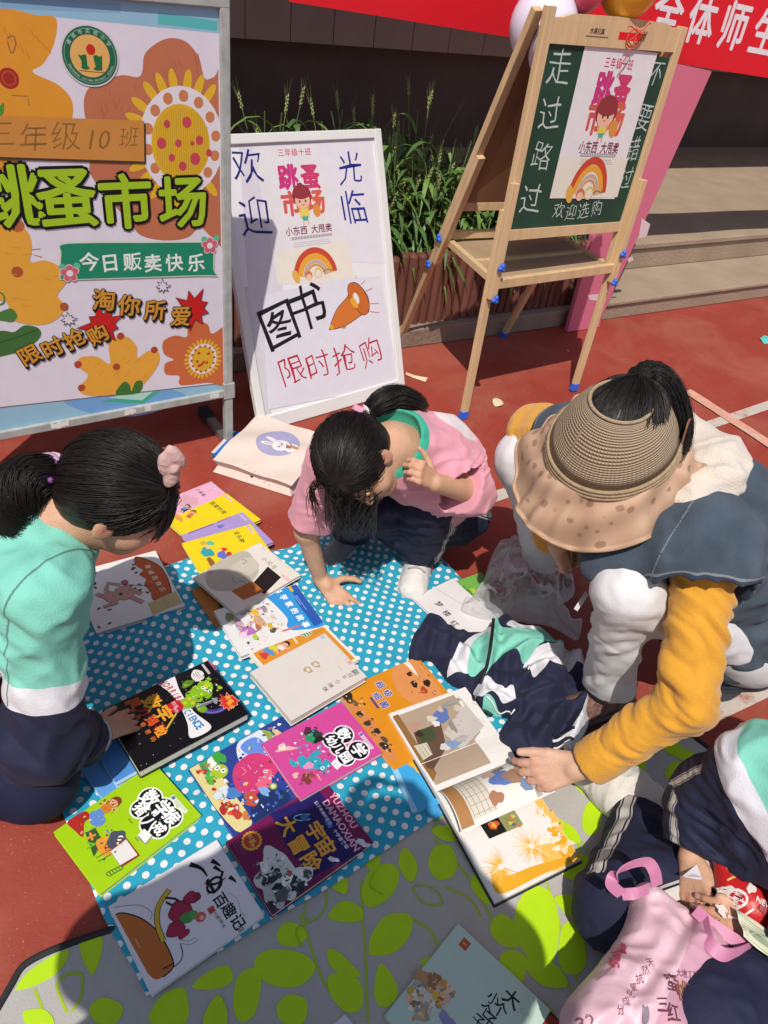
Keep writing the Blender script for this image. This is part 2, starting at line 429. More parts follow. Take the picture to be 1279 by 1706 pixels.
def relax(V, Q, it=2, lam=.5):
    for _ in range(it):
        acc = np.zeros_like(V); num = np.zeros(len(V))
        for k in range(4):
            a, b = Q[:, k], Q[:, (k + 1) % 4]
            for x, y in ((a, b), (b, a)):
                for j in range(3): acc[:, j] += np.bincount(x, V[y, j], len(V))
                num += np.bincount(x, minlength=len(V))
        V = V + lam * (acc / np.maximum(num, 1)[:, None] - V)
    return V
def flesh(vol, name, m, parent, attrs=None, it=2):
    V, Q = vol.surf(); V = relax(V, Q, it)
    at_ = {k: f(V) for k, f in (attrs or {}).items()}
    return link_mesh(name, V, Q, m, None, parent, True, at_)
def seg_t(V, a, b):
    a = np.asarray(a, float); v = np.asarray(b, float) - a; q = V - a; t = q @ v / (v @ v); tc = np.clip(t, 0, 1)
    return t, np.linalg.norm(q - tc[:, None] * v, axis=1)
def strands(mb, roots, tips_fn, r=.0011, n=9, m=0, sides=3):
    for p in roots:
        P = tips_fn(p, n)
        k = len(P); mb.tube(P, [r * (1 - .7 * (i / (k - 1)) ** 2) for i in range(k)], sides, m, cap=False)
def frame_(f, u):
    """rows: left, forward, up of a head"""
    u = nz(u); f = np.asarray(f, float); f = nz(f - u * (f @ u)); return np.array([np.cross(u, f), f, u])
def bez(P, n):
    P = [np.asarray(p, float) for p in P]; o = []
    for i in range(n):
        t = i / (n - 1); Q = P
        while len(Q) > 1: Q = [a * (1 - t) + b * t for a, b in zip(Q[:-1], Q[1:])]
        o.append(Q[0])
    return o
def crom(P, n=6, close=False):
    """smooth 2d outline through points"""
    P = [np.asarray(p, float) for p in P]; N = len(P); o = []
    for i in range(N if close else N - 1):
        p0, p1, p2, p3 = (P[(i - 1) % N] if close or i > 0 else P[i]), P[i], P[(i + 1) % N], (P[(i + 2) % N] if close or i + 2 < N else P[i + 1])
        for k in range(n):
            t = k / n; o.append(.5 * ((2 * p1) + (p2 - p0) * t + (2 * p0 - 5 * p1 + 4 * p2 - p3) * t * t + (3 * p1 - p0 - 3 * p2 + p3) * t ** 3))
    if not close: o.append(P[-1])
    return [tuple(map(float, p)) for p in o]
# ================================================================== SETTING
K0 = np.array([0, 3.12, 0.0]); KA = R(34.6); KU = np.array([math.cos(KA), math.sin(KA), 0]); KN = np.array([-math.sin(KA), math.cos(KA), 0]); ZZ = np.array([0, 0, 1.0])
def K(s, t, z=0.0): return K0 + KU * s + KN * t + ZZ * z

def ground_material():
    m = bpy.data.materials.new('red_court_paint'); m.use_nodes = True; t = m.node_tree; b = t.nodes['Principled BSDF']
    tc = node(t, 'ShaderNodeTexCoord')
    def noise_(sc, det=6, rough=.6, dist=0):
        n = node(t, 'ShaderNodeTexNoise'); n.inputs['Scale'].default_value = sc; n.inputs['Detail'].default_value = det; n.inputs['Roughness'].default_value = rough; n.inputs['Distortion'].default_value = dist
        t.links.new(tc.outputs['Object'], n.inputs[0]); return n.outputs[0]
    def ramp(s, a, b_):
        n = node(t, 'ShaderNodeMapRange'); n.inputs[1].default_value = a; n.inputs[2].default_value = b_; t.links.new(s, n.inputs[0]); return n.outputs[0]
    c = cmix(t, ramp(noise_(1.3, 5), .35, .7), (.262, .036, .022), (.31, .048, .030))
    c = cmix(t, math_(t, 'MULTIPLY', ramp(noise_(2.1, 8, .65, .8), .46, .76), .72), c, (.35, .135, .088))       # dusty worn areas
    c = cmix(t, math_(t, 'MULTIPLY', ramp(noise_(34, 4, .7), .5, .75), .22), c, (.20, .028, .02))
    c = cmix(t, math_(t, 'MULTIPLY', ramp(noise_(.6, 3, .5, 2.5), .5, .62), .30), c, (.40, .115, .07))
    c = cmix(t, ramp(noise_(210, 2, .5), .68, .75), c, (.48, .30, .24))                                       # pale grit
    c = cmix(t, math_(t, 'MULTIPLY', ramp(noise_(6, 6, .8, 1.5), .62, .74), .55), c, (.12, .026, .02))
    t.links.new(c, b.inputs['Base Color']); b.inputs['Specular IOR Level'].default_value = .3
    rr = node(t, 'ShaderNodeMapRange'); rr.inputs[3].default_value = .55; rr.inputs[4].default_value = .85; t.links.new(noise_(5), rr.inputs[0]); t.links.new(rr.outputs[0], b.inputs['Roughness'])
    bp = node(t, 'ShaderNodeBump'); bp.inputs['Strength'].default_value = .35; bp.inputs['Distance'].default_value = .004
    t.links.new(noise_(150, 5, .7), bp.inputs['Height']); t.links.new(bp.outputs[0], b.inputs['Normal']); return m
g = link_mesh('ground', [(-60, -60, 0), (60, -60, 0), (60, 60, 0), (-60, 60, 0)], [(0, 1, 2, 3)], ground_material(), loc=(0, 0, 0)); structure(g)

def worn_material(name, col, hole, scale=14, a=.52, b_=.62, gcol=(.36, .07, .045)):
    m = mat(name, col, rough=.8, var=.12, vs=10, bump=.3, bs=160); t = m.node_tree; bs = t.nodes['Principled BSDF']; src = bs.inputs['Base Color'].links[0].from_socket
    tc = node(t, 'ShaderNodeTexCoord'); n = node(t, 'ShaderNodeTexNoise'); n.inputs['Scale'].default_value = scale; n.inputs['Detail'].default_value = 9; n.inputs['Roughness'].default_value = .72
    t.links.new(tc.outputs['Object'], n.inputs[0]); r = node(t, 'ShaderNodeMapRange'); r.inputs[1].default_value = a; r.inputs[2].default_value = b_; t.links.new(n.outputs[0], r.inputs[0])
    t.links.new(cmix(t, math_(t, 'MULTIPLY', r.outputs[0], hole), src, gcol), bs.inputs['Base Color']); return m
LINE = worn_material('worn_white_line_paint', (.50, .44, .37), .8, 15, .52, .66)
TAPE = worn_material('old_tape_residue', (.60, .30, .21), .8, 22, .5, .6, (.52, .47, .38))
def line_mark(name, p, q, w, z, m):
    p = np.array(p); q = np.array(q); d = nz(q - p); s = np.array([-d[1], d[0]]); V = []; n = 24
    rd = random.Random(int(p[0] * 1000))
    for i in range(n + 1):
        c = p + (q - p) * i / n
        for k in (-1, 1): e = c + s * k * (w / 2 + rd.uniform(-.0015, .0015)); V.append((e[0], e[1], z))
    structure(link_mesh(name, V, [(2 * i, 2 * i + 1, 2 * i + 3, 2 * i + 2) for i in range(n)], m))
def g2(x, y): return at(x, y)[:2]
a_, b_ = g2(810, 833), g2(1279, 676); d_ = nz(b_ - a_); line_mark('painted_line', a_ - d_ * 1.25, b_ + d_ * 3, .052, .003, LINE)
a_, b_ = g2(1140, 1205), g2(1279, 1140); d_ = nz(b_ - a_); line_mark('painted_line', a_ - d_ * .5, b_ + d_ * 2, .062, .003, LINE)
a_, b_ = g2(1143, 652), g2(1279, 740); d_ = nz(b_ - a_); line_mark('tape_strip', a_, b_ + d_ * .3, .06, .006, TAPE)
a_, b_ = g2(868, 708), g2(915, 724); line_mark('tape_strip', a_, b_ + (b_ - a_), .05, .006, TAPE)

CONC = mat('step_concrete', (.33, .245, .17), rough=.9, var=.16, vs=5, bump=.5, bs=70)
CONC2 = mat('kerb_concrete', (.26, .19, .14), rough=.9, var=.2, vs=7, bump=.6, bs=50)
mb = MB(); X_, N_ = KU, KN
def kbox(mb, s, t, z, m=0, bev=.006): mb.box(K0, KU, KN, ZZ, s, t, z, m, bev)
kbox(mb, (1.02, 9), (0, .40), (0, .075)); kbox(mb, (1.02, 9), (-.012, .40), (.078, .10))
kbox(mb, (1.02, 9), (.36, 3.2), (.10, .215)); kbox(mb, (1.02, 9), (.345, 3.2), (.218, .25))
st = mb.build('concrete_steps', [CONC]); tag(st, 'worn concrete steps rising at the right behind the easel', 'steps')
mb = MB(); kbox(mb, (-6, 1.0), (0, .12), (0, .085)); kbox(mb, (-6, 1.0), (.55, .65), (0, .3))
kb = mb.build('kerb', [CONC2]); structure(kb)
SOIL = mat('planter_soil', (.055, .035, .022), rough=1, var=.4, vs=20, bump=1, bs=40)
mb = MB(); kbox(mb, (-6, 1.0), (.121, .549), (0, .2)); structure(mb.build('soil', [SOIL]))
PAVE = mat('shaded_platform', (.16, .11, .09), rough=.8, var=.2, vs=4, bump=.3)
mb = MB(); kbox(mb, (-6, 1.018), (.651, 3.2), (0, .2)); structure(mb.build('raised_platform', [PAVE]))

# building: tiled wall with dark glazed recess below a tile band, added shading slab above, out of view
tile_m = mat('wall_tiles', (.25, .18, .155), rough=.5, var=.12, vs=3, bump=.1)
darkw = mat('dark_granite_wall', (.07, .042, .036), rough=.55, var=.4, vs=2.5)
joint = mat('tile_joint', (.13, .095, .085), rough=.9)
bw = thing('building', 'shaded building front with grey brown tile band above dark wall panels', 'building', K(0, 2.4, 0))
mb = MB(); kbox(mb, (-8, 10), (2.45, 2.8), (0, .865), 0, 0)
mb.build('wall', [darkw, joint], bw)
mb = MB()
for i in range(62): kbox(mb, (-8 + i * .29, -8 + i * .29 + .285), (2.33, 2.7), (.87, 2.4), 0, .002)
kbox(mb, (-8, 10), (2.345, 2.7), (.868, 2.398), 1, 0)
mb.build('tile_band', [tile_m, joint], bw)
mb = MB(); kbox(mb, (-8, 10), (.70, 6.0), (2.6, 3.0), 0, 0); mb.build('shade_slab', [mat('shade_slab_concrete', (.3, .27, .25), rough=.9)], bw)  # unseen slab added to keep the sun off the wall and back floor
for s in (-5, 8.6): mb = MB(); kbox(mb, (s, s + .4), (.9, 1.3), (.2, 2.6), 0, .01); mb.build('column', [CONC2], bw)

# corrugated edging: row of half-round stained logs
log_m = mat('red_brown_stained_log', (.165, .062, .042), rough=.55, var=.35, vs=9, bump=.5, bs=35, stretch=(1, 1, .15))
ed = thing('planter_edging', 'red brown edging of half round logs in front of the wheat plants', 'planter edging', K(0, .06, .085))
rd = random.Random(3); mb = MB(); s = -4.0
while s < 1.0:
    w = .043 + rd.uniform(-.004, .005); h = .40 + rd.uniform(-.012, .012); lean = rd.uniform(-.006, .006)
    V = []; n = 7
    for z, k in ((.086, 1), (h - .012, 1), (h, .75)):
        for i in range(n):
            a = math.pi * i / (n - 1); V.append(K(s + w / 2 - w / 2 * k * math.cos(a) + lean * (z > .2), .066 - w * .45 * k * math.sin(a), z))
        for i in range(2): V.append(K(s + (w if i == 0 else 0), .085, z))
    q = n + 2; Fs = [(r * q + i, r * q + (i + 1) % q, (r + 1) * q + (i + 1) % q, (r + 1) * q + i) for r in (0, 1) for i in range(q)] + [tuple(range(2 * q, 3 * q))]
    mb.add(V, Fs); s += w + .001
mb.build('log_row', [log_m], ed)

# wheat plants in the planter, each a plant of its own
leafA = mat('wheat_leaf_green', (.13, .23, .045), rough=.5, var=.35, vs=14); leafB = mat('wheat_leaf_dark', (.06, .13, .028), rough=.55, var=.35, vs=12)
stemM = mat('wheat_stem', (.16, .22, .07), rough=.5, var=.3); headM = mat('wheat_ear', (.25, .30, .11), rough=.6, var=.3, vs=40)
lblw = ['upright green wheat plant with bearded ear in the planter', 'leafy dark green wheat plant in the planter']
def wheat(s, t, h, seed, nb):
    rd = random.Random(seed); base = K(s, t, .2)
    one = MB()
    class Sub:
        def __init__(s, m): s.m = m
        def tube(s, P, r, n): one.tube(P, r, n, s.m)
        def ribbon(s, C, W, sd_, th, m): one.ribbon(C, W, sd_, th, s.m + m)
    lm = Sub(2); sm = Sub(0); hm = Sub(1)
    for b in range(nb):
        az = rd.uniform(0, 6.28); p0 = base + np.array([rd.uniform(-.04, .04), rd.uniform(-.04, .04), 0]); hh = h * rd.uniform(.6, 1.05)
        lean = np.array([math.cos(az), math.sin(az), 0]) * rd.uniform(.02, .12)
        top = p0 + lean * hh / .5 + ZZ * hh; P = bez([p0, p0 + ZZ * hh * .5 + lean * .1, top], 8)
        sm.tube(P, [.0026 - .001 * i / 7 for i in range(8)], 4)
        if rd.random() < .38:
            d = nz(P[-1] - P[-3]); L = rd.uniform(.05, .075); e = P[-1]
            for k in range(14):
                q = e + d * L * k / 14; an = k * 2.4; sd_ = nz(np.cross(d, [math.cos(an), math.sin(an), .2])) * .0045
                hm.tube([q, q + d * .006 + sd_, q + d * .013 + sd_ * .8], [.002, .0036, .001], 4)
                if k % 3 == 0: hm.tube([q + d * .01 + sd_, q + d * .07 + sd_ * 4], [.0005, .0002], 3)
        for k in range(rd.randint(4, 6)):
            i = rd.randint(1, 6); q = P[i]; a2 = rd.uniform(0, 6.28); o = np.array([math.cos(a2), math.sin(a2), 0]); L = rd.uniform(.12, .26) * (h / .6); dr = rd.uniform(.15, .95)
            C = bez([q, q + o * L * .25 + ZZ * L * .5, q + o * L * .7 + ZZ * L * (.55 - .5 * dr), q + o * L * .95 + ZZ * L * (.3 - dr)], 7)
            W = [.006, .010, .012, .011, .009, .006, .001]; W = [w * rd.uniform(1.2, 2.4) for w in W]; lm.ribbon(C, W, nz(np.cross(o, ZZ)) + ZZ * rd.uniform(-.4, .4), .0005, rd.randint(0, 1))
    root = one.build('wheat_plant', [stemM, headM, leafA, leafB], loc=base); root['category'] = 'plant'
    return root
rd = random.Random(11); WH = []
spots = []
for i in range(30):
    spots.append((-.55 + i * .052 + rd.uniform(-.02, .02), rd.uniform(.17, .30), rd.uniform(.42, .70)))
for i in range(16): spots.append((-.5 + i * .095 + rd.uniform(-.02, .02), rd.uniform(.34, .5), rd.uniform(.5, .74)))
for i, (s, t, h) in enumerate(spots):
    r_ = wheat(s, t, h, 100 + i, 8 if h > .5 else 10); r_['label'] = 'tall green wheat plant with bearded ears growing behind the red brown log edging' if h > .6 else 'shorter leafy green wheat plant growing behind the red brown log edging'; r_['group'] = 'wheat plants in the planter'
# broad dark foliage low in the bed, behind the easel
fol = MB(); rd = random.Random(5)
for i in range(900):
    p = K(rd.uniform(-.6, .98), rd.uniform(.14, .5), .2); a = rd.uniform(0, 6.28); o = np.array([math.cos(a), math.sin(a), 0]); L = rd.uniform(.08, .26)
    fol.ribbon(bez([p, p + ZZ * L * .6 + o * .02, p + ZZ * L + o * L * .4, p + ZZ * L * .8 + o * L * .8], 5), [.005, .013, .015, .010, .001], nz(np.cross(o, ZZ)) + ZZ * .2, .0005, rd.randint(0, 1))
und = fol.build('undergrowth', [leafB, leafA]); und['kind'] = 'stuff'; tag(und, 'low dark green grass blades filling the planter bed', 'undergrowth')

# red banner with white characters on a cord, sagging in front of the planter
BN = Plane(K(0, .03, 1.0), KU, ZZ)
p1, p2, p3 = BN.px(460, 0), BN.px(840, 60), BN.px(1279, 130)
cf = np.polyfit([p1[0], p2[0], p3[0]], [p1[1], p2[1], p3[1]], 1)
bred = mat('red_banner_cloth', (.70, .008, .018), rough=.55, var=.06, vs=3, bump=.12, bs=4)
def bz(a, b): return .012 * math.sin(a * 2.3 + b * 2) + .006 * math.sin(a * 7 + 1)
def bnp(a, b, c): return BN.to(a, cf[0] * a + cf[1] + b, c + bz(a, b))
V = []; Fs = []; na, nb_ = 120, 12
for i in range(na + 1):
    for j in range(nb_ + 1): V.append(bnp(-.62 + 5.6 * i / na, .74 * j / nb_, 0))
for i in range(na):
    for j in range(nb_): q = i * (nb_ + 1) + j; Fs.append((q, q + nb_ + 1, q + nb_ + 2, q + 1))
nv = len(V); V += [bnp(-.62 + 5.6 * i / na, .74 * j / nb_, -.002) for i in range(na + 1) for j in range(nb_ + 1)]; Fs += [tuple(reversed([k + nv for k in f])) for f in Fs[:na * nb_]]
bmb = MB(); bmb.v = [tuple(v) for v in V]; bmb.f = Fs; bmb.m = [0] * len(Fs)
A = Art(dz=.0004, z0=.001); wht = '#e6e0e2'
q = [BN.px(*p) for p in ((1110, 22), (1168, 33), (1223, 42), (1279, 54))]
stp = (q[-1][0] - q[0][0]) / 3; lift = q[0][1] - (cf[0] * q[0][0] + cf[1])
A.text('全体师生', q[0][0] + 1.5 * stp, lift, .185, wht, step=stp / .185, bold=.021, rot=0)
bo = A.build(BN, 'banner', None, (bmb, [bred]), warp=bnp)
tag(bo, 'long red cloth banner with white characters hung across the top', 'banner')
corm = mat('white_cord', (.6, .58, .55), rough=.8)
for j, lb in ((0.745, 'thin white cord along the upper edge of the red banner'),):
    mb = MB(); mb.tube([bnp(-2.0 + .25 * i, j, 0) for i in range(40)], .003, 6); tag(mb.build('cord', [corm]), lb, 'cord')
# ================================================================== BIG PRINTED SIGN
SA = R(38); SU = np.array([math.cos(SA), math.sin(SA), 0]); SN = np.array([math.sin(SA), -math.cos(SA), 0])   # SN points to the viewer
S0 = at(370, 745); SP = Plane(S0, SU, ZZ)          # local (a, z); n = u x v = towards viewer
alu = mat('brushed_aluminium', (.42, .43, .41), rough=.38, var=.12, vs=20, metal=.85, bump=.05)
alup = mat('painted_frame_grey', (.36, .38, .36), rough=.5, var=.25, vs=30)
rub = mat('black_rubber', (.02, .02, .022), rough=.7)
x1 = .035; x0 = -.84; zt = 1.285; zb = .20
sg = thing('sign_board', 'large printed flower sign in a grey metal stand with green lettered title', 'sign', S0)
mb = MB()
def sbox(mb, a, z, c, m=0, bev=.003): mb.box(S0, SU, ZZ, SP.n, a, z, c, m, bev)
for a in ((x0, x0 + .026), (x1 - .026, x1)): sbox(mb, a, (0.02, zt), (-.014, .014), 0)
sbox(mb, (x0, x1), (zt - .02, zt + .006), (-.0145, .0145)); sbox(mb, (x0, x1), (zb, zb + .026), (-.0145, .0145))
for a in (x0, x1 - .026): sbox(mb, (a - .006, a + .032), (zb - .006, zb + .05), (-.018, .018))
mb.build('frame', [alup], sg)
for a in (x0 + .013, x1 - .013):
    mb = MB(); sbox(mb, (a - .016, a + .016), (.004, .03), (-.19, .19), 0); sbox(mb, (a - .02, a + .02), (0, .036), (.15, .23), 1, .006); sbox(mb, (a - .02, a + .02), (0, .036), (-.23, -.15), 1, .006)
    mb.build('foot', [alu, rub], sg)
P = SP.px
mb = MB(); sbox(mb, (x0 + .02, x1 - .02), (zb + .02, zt - .015), (-.006, .003), 0, 0)
A = Art(z0=.0035); W = '#d9d2dc'
lft = x0 + .027; rgt = x1 - .027
def C(L): return crom([P(*p) for p in L], 6, True)
def sclip(pts): return [(min(max(a, lft + .002), rgt - .002), z) for a, z in pts]
A.rect(lft, zb + .027, rgt, zt - .021, '#8fb9cf')                                           # pale blue sheet that shows at top and bottom
A.poly(sclip([P(0, 14), P(200, 22), P(200, 5), P(0, -10)]), '#7fa8c6'); A.poly(sclip([P(262, 20), P(376, 36), P(376, 52), P(262, 40)]), '#58b4b4')
A.poly(sclip(C([(100, 664), (160, 690), (240, 690), (310, 660), (240, 640), (130, 640)])), '#6f9fd0')
A.poly([P(165, 668), (P(268, 650)), P(238, 672)], '#3fa58c'); A.poly([P(180, 662), (P(262, 645)), P(236, 666)], '#a9d5c4')
tl, tr, br, bl = P(-75, 5), P(379, 57), P(377, 637), P(-80, 685)
tl = (lft + .003, tl[1]); bl = (lft + .003, bl[1])
A.poly([bl, br, tr, tl], W)
A.line([bl, br], .004, '#6d6a70')
def sp(L, col): A.poly(sclip(C(L)), col)
or1, or2, tc1, tc2 = '#d9932e', '#dfa03a', '#b86e4e', '#c4673c'
# orange flower, top left
sp([(-60, 40), (0, 14), (60, 25), (92, 30), (90, 70), (72, 105), (54, 120), (95, 140), (118, 165), (120, 195), (110, 240), (40, 240), (-70, 240)], or1)
sp([(-75, 265), (20, 262), (22, 280), (10, 285), (-75, 290)], or1)
for k in range(9): A.line([P(5 + k * 9, 45 + 9 * k % 40), P(12 + k * 9, 62 + 9 * k % 45)], .0025, '#c9811f')
A.line(C([(12, 65), (22, 60), (25, 75), (18, 88)]), .003, '#8d6a3c'); A.line([P(18, 158), P(45, 160), P(48, 175)], .0025, '#9a7038')
A.ell(*P(14, 130), .021, .021, '#9c2c1e'); A.ring(*P(14, 130), .015, .015, .003, '#c14a34')
sp([(-10, 190), (5, 170), (4, 190)], '#4f8a35')
# terracotta flower, top right
sp([(236, 118), (240, 90), (262, 70), (285, 63), (310, 70), (330, 95), (340, 130), (355, 128), (379, 122), (379, 396), (352, 394), (332, 378), (312, 395), (275, 400), (235, 392), (215, 370), (180, 330), (150, 290), (150, 262), (150, 230), (140, 190), (140, 160), (155, 140), (200, 125), (228, 128)], tc1)
for k in range(16):
    rd = random.Random(k); x, y = rd.uniform(160, 225), rd.uniform(140, 190)
    A.line([P(x, y), P(x + rd.uniform(-6, 6), y + 12)], .002, '#a65f42')
for k in range(14):
    rd = random.Random(50 + k); x, y = rd.uniform(250, 330), rd.uniform(85, 140); A.line([P(x, y), P(x + 3, y + 14)], .002, '#a86145')
cx, cy = P(303, 237); k0 = .0016
def petals(cx, cy, r, n, col, seed, a0=0):
    for i in range(n):
        for j in (-1, 0, 1):
            a = a0 + 360 / n * i + j * 14; A.ell(cx + math.cos(R(a)) * r, cy + math.sin(R(a)) * r * 1.12, r * .24, r * .085, col, a) if cx + math.cos(R(a)) * r * 1.24 < rgt else None
petals(cx, cy, .124, 8, '#d9ad2c', 1, 22)
A.ell(cx, cy, .112, .130, '#dcd6da')
for i in range(14):
    a = R(i * 360 / 14 + 8); A.ell(cx + math.cos(a) * .092, cy + math.sin(a) * .108, .0125, .0135, '#c47c52')
A.ell(cx - .004, cy - .004, .078, .094, '#d6a92a')
for k in range(24): A.line([(cx - .068 + k * .0058, cy - .088 * math.sqrt(max(.05, 1 - ((k - 11.5) / 13) ** 2))), (cx - .066 + k * .0058, cy + .08 * math.sqrt(max(.05, 1 - ((k - 11.5) / 13) ** 2)))], .0016, '#b98f28')
rd = random.Random(8)
for x, y, r in ((277, 206, 5), (310, 203, 7), (268, 238, 7), (296, 238, 5), (331, 233, 6), (347, 254, 5), (285, 262, 5), (324, 264, 8), (303, 276, 6), (319, 238, 3)): A.ell(*P(x, y), r * .0017, r * .0019, '#bf4350')
# orange flower, lower left
sp([(-80, 380), (20, 372), (45, 385), (52, 410), (50, 435), (75, 433), (100, 445), (112, 465), (95, 490), (104, 505), (100, 525), (70, 540), (20, 532), (5, 500), (-80, 500)], or2)
A.ell(*P(28, 375), .016, .016, '#b3603a'); A.ell(*P(28, 452), .014, .014, '#a8502f'); A.ell(*P(106, 510), .011, .012, '#a8502f')
for k in range(12): rd = random.Random(90 + k); x, y = rd.uniform(0, 95), rd.uniform(400, 520); A.line([P(x, y), P(x + 14, y + rd.uniform(-4, 4))], .002, '#cf8d2b')
sp([(-60, 560), (0, 550), (22, 552), (40, 541), (62, 545), (67, 558), (50, 575), (20, 588), (-60, 600)], '#3f6b35'); A.line([P(0, 570), P(30, 560), P(62, 549)], .003, '#2a4a26')
sp([(-30, 530), (0, 518), (18, 513), (28, 525), (20, 535), (0, 533)], '#4a7a3a'); A.ring(*P(-2, 496), .014, .018, .004, '#3f7a35')
# small orange flower at the bottom
sp([(180, 575), (190, 562), (210, 560), (226, 575), (228, 595), (245, 584), (262, 585), (264, 602), (250, 625), (225, 648), (175, 658), (140, 656), (130, 645), (142, 632), (145, 622), (130, 610), (132, 595), (160, 593), (182, 605)], or2)
for x, y in ((200, 559), (256, 582), (129, 606), (135, 645), (193, 610)): A.ell(*P(x, y), .0105, .011, '#a8432c')
for k in range(10): rd = random.Random(140 + k); x, y = rd.uniform(150, 245), rd.uniform(600, 640); A.line([P(x, y), P(x + 10, y - 8)], .002, '#cf8d2b')
sp([(192, 655), (205, 635), (215, 640), (218, 650), (225, 635), (236, 634), (235, 648), (222, 655)], '#3a6e2c')
# small terracotta flower at the right
sp([(310, 560), (312, 540), (328, 534), (345, 540), (352, 555), (379, 548), (379, 636), (345, 636), (300, 640), (297, 625), (275, 622), (274, 605), (288, 598), (272, 588), (271, 568), (290, 558)], tc2)
cx2, cy2 = P(337, 597); petals(cx2, cy2, .050, 9, '#d9ad2c', 2); A.ell(cx2, cy2, .045, .051, '#dcd6da'); A.ell(cx2, cy2, .036, .042, '#d6a92a')
for i in range(14):
    a = R(i * 360 / 14); A.ell(cx2 + math.cos(a) * .037, cy2 + math.sin(a) * .043, .0045, .0045, '#b85b3a')
rd = random.Random(4)
for i in range(8): A.ell(cx2 + rd.uniform(-.022, .022), cy2 + rd.uniform(-.026, .026), .005, .005, '#b5452f')
# school emblem
ex, ey = P(149, 93); A.ell(ex, ey, .0648, .0624, '#cfc9cc', n=48); A.ell(ex, ey, .0616, .0592, '#1f6048', n=48); A.ring(ex, ey, .0576, .0552, .0012, '#7fae90'); A.ell(ex, ey, .0440, .0424, '#dcab61', n=48)
ring_ = '诸城市实验小学'
for i, ch in enumerate(ring_):
    a = R(148 - i * 116 / 6); A.text(ch, ex + math.cos(a) * .0516, ey + math.sin(a) * .0492, .0100, '#c9d6c6', rot=math.degrees(a) - 90)
for i, ch in enumerate('ZHUCHENG SHIYAN PRIMARY SCHOOL'):
    a = R(202 + i * 136 / 29); A.text(ch, ex + math.cos(a) * .0516, ey + math.sin(a) * .0492, .0068, '#b9cdb9', rot=math.degrees(a) + 90)
A.poly([(ex - .0272, ey + .0032), (ex - .0208, ey + .0008), (ex - .0144, ey + .0032), (ex - .0088, ey + .0024), (ex - .0088, ey - .0192), (ex - .0032, ey - .0240), (ex - .0144, ey - .0272), (ex - .0224, ey - .0240), (ex - .0208, ey - .0096)], '#1d6a3a')
A.poly([(ex + .0064, ey + .0008), (ex + .0128, ey + .0032), (ex + .0208, ey + .0000), (ex + .0264, ey + .0024), (ex + .0240, ey - .0272), (ex + .0128, ey - .0280), (ex + .0032, ey - .0256), (ex + .0096, ey - .0208)], '#1d6a3a')
A.ell(ex + .0024, ey + .0136, .0100, .0104, '#c3281c'); A.line([(ex - .0280, ey - .0288), (ex - .0080, ey - .0304), (ex + .0296, ey - .0320)], .0010, '#7d4a30')
# class strip pasted over the print
q = [P(-70, 190), P(238, 200), P(239, 268), P(-70, 258)]; q = sclip(q); A.poly([(a + .004, z - .006) for a, z in q], '#4a3524'); A.poly(q, '#c4853f')
tx = dict(rot=1, jit=.05, warp=.02, bold=-.008, shear=.15)
sw_ = P(108, 228)[0] - P(56, 227)[0]
for ch, x, y, z_, k in (('三', 2, 222, .062, 3), ('年', 56, 227, .070, 4), ('级', 108, 228, .068, 5), ('班', 213, 229, .052, 6)): A.text(ch, *P(x, y), z_, '#8a6430', seed=k, **tx)
A.text('10', *P(162, 231), .062, '#8a6430', sx=1.0, shear=.3)
# title
for ch, x, y, s in (('跳', 16, 329, .150), ('蚤', 111, 330, .150), ('市', 209, 337, .143), ('场', 304, 337, .140)):
    A.text(ch, *P(x, y), s, '#9cbc22', bold=.024, out=('#0c0c0e', .05), rot=0)
q = C([(100, 405), (150, 402), (250, 402), (349, 402), (355, 405), (356, 450), (361, 459), (330, 459), (200, 463), (110, 465), (98, 460), (99, 420)]); A.poly(q, '#c7cfae'); A.poly([(P(229, 432)[0] + (a - P(229, 432)[0]) * .985, P(229, 432)[1] + (z - P(229, 432)[1]) * .95) for a, z in q], '#1c8263')
for i, ch in enumerate('今日贩卖快乐'): A.text(ch, *P(147 + i * 35.6, 436 + (i % 2) * 1.5), .052, '#e2e6e0', bold=.018, jit=.03, seed=i)
for x, y, dx, dy in ((115, 454, -1, 1), (348, 408, 1, -1)):
    c = P(x, y); A.ell(c[0] + .020, c[1] + .018, .009, .009, '#4fb894'); A.ell(c[0] - .016, c[1] + .018, .009, .009, '#4fb894'); A.flower(c[0], c[1], .0255, '#d9a9ad', 5, 90, .6); A.flower(c[0], c[1], .022, '#c9606e', 5, 90, .6); A.ell(c[0], c[1], .0085, .0085, '#dfd6d8')
for x, y, r, sd in ((320, 514, .062, 1), (170, 540, .060, 5)):
    c = P(x, y); A.star(c[0], c[1], r * 1.0, r * .56, 9, '#141212', sd, 20); A.star(c[0], c[1], r * .95, r * .52, 9, '#bf1c1c', sd, 20)
for x, y in ((270, 476), (113, 531)):
    c = P(x, y); A.star(c[0], c[1], .021, .011, 8, '#26242a', 2); A.star(c[0], c[1], .0165, .009, 8, W, 2)
for i, (ch, x, y, r) in enumerate((('淘', 172, 499, -9), ('你', 214, 508, -10), ('所', 257, 516, -9), ('爱', 300, 526, -8))):
    A.text(ch, P(x + 1.5, y)[0], P(x, y + 3)[1], .066, '#171312', rot=r, bold=.055); A.text(ch, *P(x, y), .064, '#c88c2e', rot=r, bold=.022, out=('#171312', .035))
for i, (ch, x, y, r) in enumerate((('限', 48, 590, 20), ('时', 86, 578, 18), ('抢', 122, 563, 22), ('购', 162, 556, 22))):
    A.text(ch, P(x + 1.5, y)[0], P(x, y + 3)[1], .060, '#171312', rot=r, bold=.055); A.text(ch, *P(x, y), .058, '#c88c2e', rot=r, bold=.022, out=('#171312', .035))
